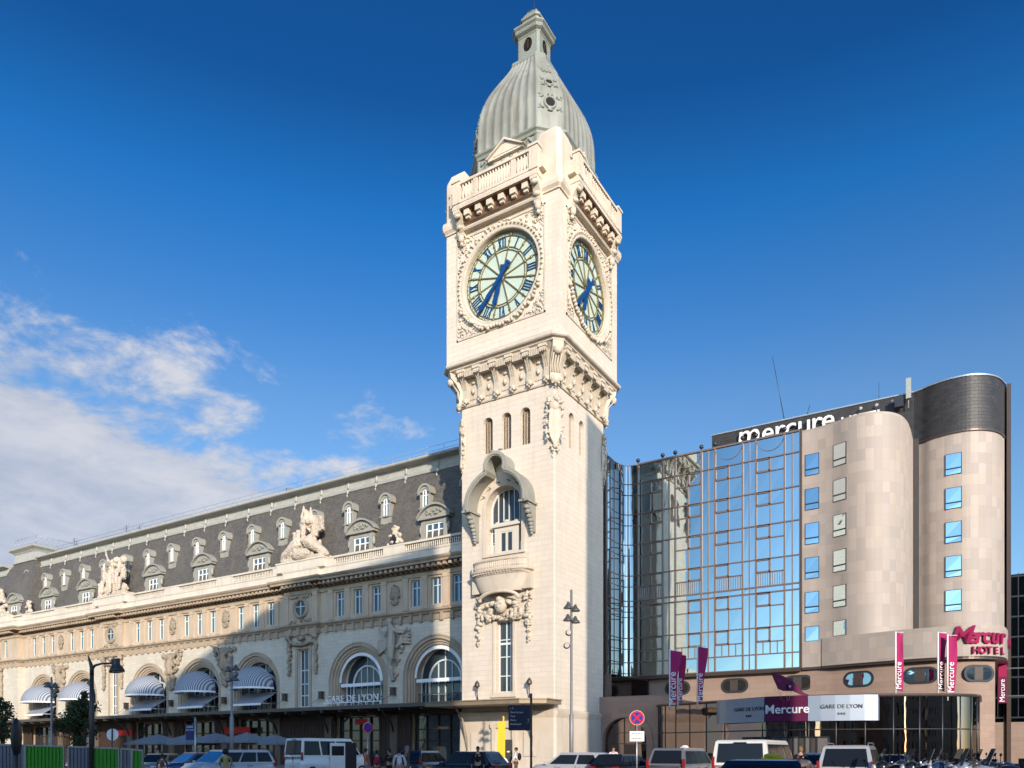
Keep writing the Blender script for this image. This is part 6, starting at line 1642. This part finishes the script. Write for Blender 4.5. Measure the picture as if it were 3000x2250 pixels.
# site hoarding
def hoard(x0, x1, y0, y1, mat, label, d=38):
    a = atpx(x0, 2200, d); b = atpx(x1, 2200, d)
    dv = (b-a); ln = dv.length; ang = math.atan2(dv.y, dv.x); h0 = atpx(0, y0, d).z; h1 = atpx(0, y1, d).z
    t = thing('hoarding_panel', label, 'hoarding', (a.x, a.y, 0), ang, 'corrugated site hoarding panels')
    g = MB(); n = int(ln/.055); pts = []
    k = int(ln/.17); rs = []
    prof = []
    for i in range(k):
        x = i*ln/k; q = ln/k; prof += [(x, 0), (x+q*.5, 0), (x+q*.58, .05), (x+q*.92, .05)]
    prof.append((ln, 0))
    hh = lambda x: h0+(h1-h0)*x/ln-.08
    g.add([(x, y, .05) for x, y in prof]+[(x, y, hh(x)) for x, y in prof], [(i, i+1, len(prof)+i+1, len(prof)+i) for i in range(len(prof)-1)]); build('sheet', g, mat, t, (0, 0, 0), False)
    g = MB(); g.add([(0, -.03, h0-.09), (ln, -.03, h1-.09), (ln, -.03, h1), (0, -.03, h0), (0, .08, h0-.09), (ln, .08, h1-.09), (ln, .08, h1), (0, .08, h0)], [(0, 1, 2, 3), (4, 5, 6, 7), (0, 1, 5, 4), (3, 2, 6, 7), (0, 3, 7, 4), (1, 2, 6, 5)])
    g.box(0, -.03, 0, .06, .08, h0-.09); g.box(ln-.06, -.03, 0, ln, .08, h1-.09); build('frame', g, 'hframe', t, (0, 0, 0))
for x0, x1, y0, y1, mt, lb in ((-60, 73, 2177, 2181, 'hgrey', 'grey hoarding panel at the left edge'), (73, 189, 2181, 2184, 'hgreen', 'wide green hoarding panel left of the big street lamp'), (199, 272, 2185, 2187, 'hgrey', 'grey hoarding panel just behind the big street lamp'), (272, 350, 2187, 2191, 'hgreen', 'green hoarding panel right of the big street lamp'), (354, 386, 2191, 2193, 'hgrey', 'narrow grey hoarding panel second from the right end'), (386, 419, 2193, 2196, 'hgreen', 'narrow green hoarding panel at the right end')):
    hoard(x0, x1, y0, y1, mt, lb)
# wayfinding totem and yellow totem
p = atpx(1556, 2200, 33)
t = thing('wayfinding_sign', 'navy wayfinding board on a dark post before the tower', 'sign', (p.x, p.y, 0), YAW)
g = MB(); g.box(-.05, -.05, 0, .05, .05, atpx(0, 2032, 33).z); build('post', g, 'dsteel', t, (0, 0, 0))
z0, z1 = atpx(0, 2140, 33).z, atpx(0, 2066, 33).z
g = MB(); g.box(-.98, -.04, z0, -.05, .04, z1); bo = build('board', g, 'navy', t, (0, 0, 0))
for i, tx_ in enumerate(('i  P', 'Gare de Lyon', 'Taxis', 'Metro', 'Sortie Lyon')): lettering('line', tx_, .10, 'signw', t, (-.9, -.045, z1-.17-.17*i), ext=.003, align='LEFT')
g = MB(); g.tube([(-.2, -.045, z0+.3), (-.12, -.045, z0+.36), (-.12, -.045, z0+.5)], .012, 4); build('arrow', g, 'signw', t, (0, 0, 0))
p = atpx(1470, 2200, 46)
t = thing('yellow_totem', 'bright yellow tapered totem at the tower door', 'totem', (p.x, p.y, 0), YAW)
g = MB(); zt = atpx(0, 2114, 46).z; g.prism([(-.02, 0), (.2, 0), (.21, zt), (-.22, zt), (-.28, 1.6)], -.06, .06); g.box(.06, -.04, zt, .15, .04, atpx(0, 2098, 46).z); build('board', g, 'yellow', t, (0, 0, 0))
g = MB(); g.lathe([(.26, -.08), (.26, -.065)], (.1, 0, .95), 18, 'y'); build('emblem', g, 'signw', t, (0, 0, 0))
p = atpx(1489, 2200, 47)
t = thing('black_pillar', 'narrow black poster pillar beside the yellow totem', 'poster', (p.x, p.y, 0), YAW)
g = MB(); g.box(-.2, -.08, 0, .26, .08, 2.3); build('board', g, 'trim', t, (0, 0, 0)); g = MB(); g.blob((0, -.09, 1.55), (.12, .01, .07)); g.box(-.12, -.095, .9, .12, -.085, .93); g.box(-.12, -.095, .7, .12, -.085, .73); build('emblem', g, 'signw', t, (0, 0, 0))
# blue flag sign on a mast
p = atpx(572, 2102, 48)
t = thing('blue_sign', 'small dark blue sign hung from a thin pale mast among the parasols', 'sign', (p.x, p.y, 0), YAW)
g = MB(); g.tube([(0, 0, 0), (0, 0, p.z)], .06, 8); build('mast', g, 'steel', t, (0, 0, 0)); zz0, zz1 = atpx(0, 2168, 48).z, atpx(0, 2122, 48).z
g = MB(); g.box(-.58, -.02, zz0, -.08, .02, zz1)
M['noblue2'] = plain('deep_blue_board', (.02, .03, .12), .5, 0, 0); build('board', g, 'noblue2', t, (0, 0, 0))
lettering('letters', 'GARE', .17, 'signw', t, (-.33, -.03, zz1-.22), ext=.003); lettering('letters', 'DE LYON', .12, 'signw', t, (-.33, -.03, zz1-.4), ext=.003)
# parasols on the terrace
def parasol(px, yap, label, d=52):
    p = atpx(px, yap, d); H_ = p.z
    t = thing('parasol', label, 'parasol', (p.x, p.y, 0), YAW*.3, 'grey parasols on the terrace')
    g = MB(); hw = 1.5; ze = H_-.62
    g.add([(0, 0, H_)]+[(-hw, -hw, ze), (hw, -hw, ze), (hw, hw, ze), (-hw, hw, ze)]+[(-hw, -hw, ze-.1), (hw, -hw, ze-.1), (hw, hw, ze-.1), (-hw, hw, ze-.1)], [(0, 1, 2), (0, 2, 3), (0, 3, 4), (0, 4, 1), (1, 2, 6, 5), (2, 3, 7, 6), (3, 4, 8, 7), (4, 1, 5, 8)]); build('canopy', g, 'paras', t, (0, 0, 0), False)
    g = MB(); g.tube([(0, 0, 0), (0, 0, H_+.08)], .035, 6)
    for a in range(4): g.tube([(0, 0, H_-.1), (hw*(1 if a in (1, 2) else -1), hw*(1 if a > 1 else -1), ze)], .015, 4)
    build('pole', g, 'dsteel', t, (0, 0, 0))
for px, y, lb in ((463, 2151, 'leftmost grey parasol of the terrace'), (546, 2152, 'grey parasol second from the left, behind the blue sign'), (631, 2147, 'grey parasol third from the left'), (724, 2146, 'grey parasol fourth from the left, right of the lamp mast'), (803, 2152, 'rightmost grey parasol by the minibus')): parasol(px, y, lb)
# trees
def tree(name, px, ytop, ybot, d, wd, label, seed, n=2600):
    r = random.Random(seed); p = atpx(px, 2200, d); zt_, zb_ = atpx(0, ytop, d).z, atpx(0, ybot, d).z; hc = (zt_-zb_)/2; zc_ = (zt_+zb_)/2
    t = thing(name, label, 'tree', (p.x, p.y, 0), 0, 'dark leafy trees at the left')
    g = MB(); g.tube([(0, 0, 0), (.05, 0, zb_), (.0, .05, zc_+hc*.5)], [.14, .10, .03], 8)
    cl = []
    for i in range(16):
        a = r.uniform(0, 2*PI); q = r.uniform(.2, .85)*wd; z = r.uniform(zb_+.2, zt_-.5); q *= math.sqrt(max(.1, 1-((z-zc_)/hc)**2)) if abs(z-zc_) < hc else .3
        c = Vector((q*math.cos(a), q*math.sin(a), z)); cl.append((c, r.uniform(.45, .9)*wd*.55)); g.tube([(.03, 0, max(zb_*.8, z-1.2)), tuple(c*.6+Vector((0, 0, z*.4-.2))), tuple(c)], [.05, .03, .012], 5)
    for i in range(5): cl.append((Vector((r.uniform(-.3, .3)*wd, r.uniform(-.3, .3)*wd, zt_-r.uniform(0, .5))), wd*.25))
    build('trunk', g, 'bark', t, (0, 0, 0))
    g = MB()
    for i in range(n):
        c, rad = r.choice(cl); v = Vector((r.gauss(0, 1), r.gauss(0, 1), r.gauss(0, .8))); v.normalize(); q = c+v*rad*1.12*(r.random()**.6)
        s = r.uniform(.05, .12); u = Vector((r.gauss(0, 1), r.gauss(0, 1), r.gauss(0, 1))).normalized(); w_ = u.cross(Vector((r.gauss(0, 1), r.gauss(0, 1), .3))).normalized()
        g.add([q-u*s, q+w_*s*.5, q+u*s, q-w_*s*.5], [(0, 1, 2, 3)])
    build('crown', g, 'leaf', t, (0, 0, 0), False)
tree('broadleaf_tree', 232, 2062, 2190, 47, 1.3, 'dark leafy tree left of the big street lamp', 3, 3200)
tree('broadleaf_tree', 246, 2032, 2110, 47, .8, 'slender leafy tree top rising beside the big street lamp', 5, 1300)
tree('broadleaf_tree', 4, 2050, 2190, 47, 1.0, 'leafy tree cut by the left edge of the photo', 4, 1900)
# white globe and camera on the canopy edge at the left
# people
def skinmesh(name, nodes, edges, mat, parent, sub=1):
    me = bpy.data.meshes.new(name); me.from_pydata([n[0] for n in nodes], edges, []); o = bpy.data.objects.new(name, me); COL.objects.link(o)
    sk = o.modifiers.new('skin', 'SKIN'); o.modifiers.new('sub', 'SUBSURF').levels = sub
    for i, n in enumerate(nodes): me.skin_vertices[0].data[i].radius = (n[1], n[2] if len(n) > 2 else n[1])
    me.skin_vertices[0].data[0].use_root = True
    dg = bpy.context.evaluated_depsgraph_get(); dg.update(); m2 = bpy.data.meshes.new_from_object(o.evaluated_get(dg)); bpy.data.objects.remove(o)
    for q in m2.polygons: q.use_smooth = True
    m2.materials.clear(); m2.materials.append(M[mat]); o = bpy.data.objects.new(name, m2); COL.objects.link(o); o.parent = parent; return o
M['hairl'] = plain('light_hair', (.22, .13, .07), .7, 0, .2)
def cloth(n_, c): 
    if n_ not in M: M[n_] = plain(n_, c, .85, 0, .15, 4)
    return n_
def person(label, px, d, face_, top, legs, h=1.75, hair='hair', pack=None, arms=(0, 0), group=None, coat=0):
    p = atpx(px, 2200, d); t = thing('person', label, 'person', (p.x, p.y, 0), R(face_), group)
    s = h/1.75; V = lambda x, y, z: (x*s, y*s, z*s)
    aL, aR = arms
    def arm(sd, bend):   # y forward
        e = V(sd*.27, .03+.10*bend, 1.12+.02*bend); w_ = V(sd*(.28-.08*bend), .06+.32*bend, .88+.22*bend); return e, w_
    eL, wL = arm(-1, aL); eR, wR = arm(1, aR)
    nd = [(V(0, 0, .95), .13*s, .10*s), (V(0, 0, 1.15), .115*s, .09*s), (V(0, 0, 1.38), .13*s, .09*s), (V(0, -.01, 1.50), .05*s), (V(0, .01, 1.58), .065*s, .075*s), (V(0, .015, 1.68), .075*s, .095*s),
          (V(-.19, 0, 1.42), .05*s), (eL, .036*s), (wL, .027*s), (V(.19, 0, 1.42), .05*s), (eR, .036*s), (wR, .027*s),
          (V(-.1, 0, .88), .085*s), (V(-.11, .03, .48), .055*s), (V(-.11, -.02, .10), .038*s), (V(-.12, .12, .04), .035*s), (V(.1, 0, .88), .085*s), (V(.12, .0, .48), .055*s), (V(.13, -.08, .10), .038*s), (V(.14, .06, .04), .035*s)]
    ed = [(0, 1), (1, 2), (2, 3), (3, 4), (4, 5), (2, 6), (6, 7), (7, 8), (2, 9), (9, 10), (10, 11), (0, 12), (12, 13), (13, 14), (14, 15), (0, 16), (16, 17), (17, 18), (18, 19)]
    for w_ in (wL, wR):    # palm, four fingers and a thumb
        b = len(nd); wi = 8 if w_ is wL else 11; v = Vector(w_); nd.append(((v.x, v.y+.01, v.z-.07*s), .026*s, .016*s)); ed.append((wi, b))
        for k in range(4): nd.append(((v.x, v.y+.03*s-.02*k*s, v.z-(.15+.015*(k in (1, 2)))*s), .008*s)); ed.append((b, b+1+k))
        nd.append(((v.x, v.y+.055*s, v.z-.09*s), .009*s)); ed.append((b, b+5))
    skinmesh('body', nd, ed, 'skin', t)
    k = .012*s
    tn = [(V(0, 0, .93), .145*s, .115*s), (V(0, 0, 1.15), .13*s, .105*s), (V(0, 0, 1.39), .145*s, .105*s), (V(0, -.01, 1.47), .07*s), (V(-.19, 0, 1.42), .065*s), (eL, .05*s), (tuple(Vector(eL).lerp(Vector(wL), .85)), .04*s), (V(.19, 0, 1.42), .065*s), (eR, .05*s), (tuple(Vector(eR).lerp(Vector(wR), .85)), .04*s)]
    skinmesh('top', tn, [(0, 1), (1, 2), (2, 3), (2, 4), (4, 5), (5, 6), (2, 7), (7, 8), (8, 9)], top, t)
    ln = [(V(0, 0, .96), .15*s, .12*s), (V(-.1, 0, .86), .10*s), (V(-.11, .03, .48), .072*s), (V(-.11, -.02, .09), .055*s), (V(.1, 0, .86), .10*s), (V(.12, 0, .48), .072*s), (V(.13, -.08, .09), .055*s)]
    skinmesh('trousers', ln, [(0, 1), (1, 2), (2, 3), (0, 4), (4, 5), (5, 6)], legs, t)
    g = MB(); g.blob(V(0, -.012, 1.695), (.088*s, .108*s, .085*s), None, 2); g.blob(V(0, -.05, 1.63), (.08*s, .06*s, .08*s), None, 2); build('hair', g, hair, t, (0, 0, 0))
    g = MB(); g.blob(V(0, .105, 1.63), (.012*s, .018*s, .022*s)); 
    for sx in (-1, 1): g.blob(V(sx*.08, .0, 1.635), (.012*s, .022*s, .032*s))
    build('nose_and_ears', g, 'skin', t, (0, 0, 0))
    g = MB()
    for sx in (-1, 1): g.blob(V(sx*.032, .094, 1.655), .010*s)
    g.blob(V(0, .098, 1.585), (.024*s, .006*s, .006*s)); build('eyes_and_mouth', g, 'trim', t, (0, 0, 0))
    if pack:
        g = MB(); g.blob(V(0, -.2, 1.22), (.15*s, .12*s, .23*s), None, 2); o = build('backpack', g, pack, t, (0, 0, 0))
        g = MB()
        for sx in (-1, 1): g.tube([V(sx*.12, -.12, 1.42), V(sx*.12, .06, 1.46), V(sx*.12, .12, 1.25), V(sx*.12, -.06, 1.02)], .018*s, 5)
        build('straps', g, pack, o, (0, 0, 0))
    return t
W_, K_, NV, OR, RD_, BR, GY, BL_ = cloth('cloth_white', (.62, .62, .66)), cloth('cloth_black', (.015, .015, .02)), cloth('cloth_navy', (.02, .03, .06)), cloth('cloth_orange', (.45, .12, .06)), cloth('cloth_red', (.35, .02, .05)), cloth('cloth_brown', (.12, .07, .05)), cloth('cloth_grey', (.2, .2, .22)), cloth('cloth_blue', (.05, .2, .5))
fwd_ = math.degrees(YAW)   # facing away from the camera
GP = 'pedestrians waiting beside the minibus'
person('person in an orange top standing at the minibus door', 1072, 38, fwd_-60, OR, GY, 1.72, group=GP, arms=(.6, .3))
person('person with a red backpack seen from behind beside the minibus', 1104, 36, fwd_+10, K_, K_, 1.62, pack='cloth_red', group=GP)
person('person in dark clothes between the red backpack and the white shirt', 1140, 38, fwd_+60, K_, K_, 1.70, arms=(.7, .5), group=GP)
person('person in a loose pale shirt seen from behind near the dark blue car', 1170, 34, fwd_, W_, GY, 1.70, group=GP)
person('tall person in a dark jacket right of the pale shirt', 1192, 35, fwd_+120, BR, K_, 1.82, group=GP, hair='cloth_grey')
person('person in a black suit and tie standing behind the black hatchback', 1400, 36, fwd_+175, K_, K_, 1.80)
person('person in a white shirt with a dark backpack beside the tower door', 1512, 46, fwd_+80, W_, BR, 1.80, pack='cloth_black', arms=(.5, .2))
person('person in a dark jacket and white shirt before the arched gateway', 1797, 42, fwd_+170, W_, K_, 1.85, arms=(1.2, .2))
person('person in a dark jacket seen from behind right of the white van', 2345, 30, fwd_-20, K_, K_, 1.76, hair='hairl')
person('person in brown in front of the gold saloon', 475, 34, fwd_+10, BR, K_, 1.45)
person('person in bright blue under the leftmost parasol', 463, 46, fwd_+150, BL_, K_, 1.75)
# rider in a checked jacket
rid = person('rider with dark helmet and checked jacket before the silver people carrier', 661, 33, fwd_+20, cloth('cloth_check', (.30, .28, .10)), K_, 1.64, arms=(.8, .8))
g = MB(); g.blob((0, 0, 1.575), (.14, .15, .15), None, 2); build('helmet', g, 'trim', rid, (0, 0, 0))
# guard rail
# ================================================================ unseen buildings behind the camera, placed for the shade they cast on the square
def block(name, foot, h, label, mat='stat', group=None):
    o = thing(name, label, 'building', (foot[0][0], foot[0][1], 0), 0, group)
    m = MB(); m.prism(foot, 0, h, 'z'); build('wall', m, mat, o)
    cen = Vector((sum(p[0] for p in foot)/len(foot), sum(p[1] for p in foot)/len(foot)))
    n = len(foot)
    m = MB(); P_ = [Vector(p) for p in foot]
    for i in range(n):
        a, b = P_[i], P_[(i+1) % n]; d = (b-a); Ln = d.length; d.normalize(); nn_ = Vector((d.y, -d.x))
        if (a+nn_-cen).length < (a-nn_-cen).length: nn_ = -nn_
        ang_ = math.atan2(d.y, d.x)
        for k in range(int(Ln//4)):
            c_ = a+d*(2+4*k)+nn_*.02
            for z in range(int(h//3.4)-1):
                m.M = Matrix.Translation((c_.x, c_.y, 1.2+3.4*z)) @ Matrix.Rotation(ang_, 4, 'Z'); m.box(-.6, -.04, 0, .6, .04, 1.9)
    w = build('window_rows', m, 'win', o); w['kind'] = 'stuff'
    return o
ccw = lambda p: p
TL = math.tan(EL)
s1 = 1/math.sqrt(2)
def sunward(p, t): return (p[0]+AZX*t, p[1]+AZY*t)
# right-hand block, added out of view: its left corner edges the light on the tower's street side
c1 = sunward((-27.5, 55.6), 52); e1 = sunward((6, 64), 60)
h1 = 29.0+52*TL
c2 = (c1[0]-AZY*9.5, c1[1]+AZX*9.5)
block('apartment_building', [c1, c2, sunward(c2, 16), sunward(c1, 16)], h1, 'unseen slim pale block right of the square, added to shade the tower side', 'hotp')
# left-hand block: shades the lower middle of the station
E_ = sunward((-42.4, 55), 82); K_ = sunward((-61, 55), 90)
h2 = 20.3+82*TL
tL = (h2-6.0)/TL
L_ = sunward((-92, 55), tL)
block('apartment_building', [E_, K_, L_, sunward(L_, 25), sunward(E_, 75)], h2, 'tall cream apartment block behind the camera shading the station front', 'stat')

# lower houses across the square, seen only as reflections
def far(cx_, cy_, w_, dp, ang, h, lab):
    u = Vector((math.cos(ang), math.sin(ang))); v = Vector((-u.y, u.x)); c = Vector((cx_, cy_))
    block('town_house', [tuple(c-u*w_/2-v*dp/2), tuple(c+u*w_/2-v*dp/2), tuple(c+u*w_/2+v*dp/2), tuple(c-u*w_/2+v*dp/2)], h, lab, 'stat', lab+'s')
for i in range(5):
    q = sunward((-20+i*16, 60+i*16), 125+4*(i % 2)); far(q[0], q[1], 21, 14, PI/4, 19+2*(i % 3), 'pale town house across the street right of the square')
for i in range(8):
    far(-170+i*24, -125-5*(i % 2), 22, 16, .05*(i % 3), 22+3*((i*5) % 4), 'pale town house in the row behind the camera')
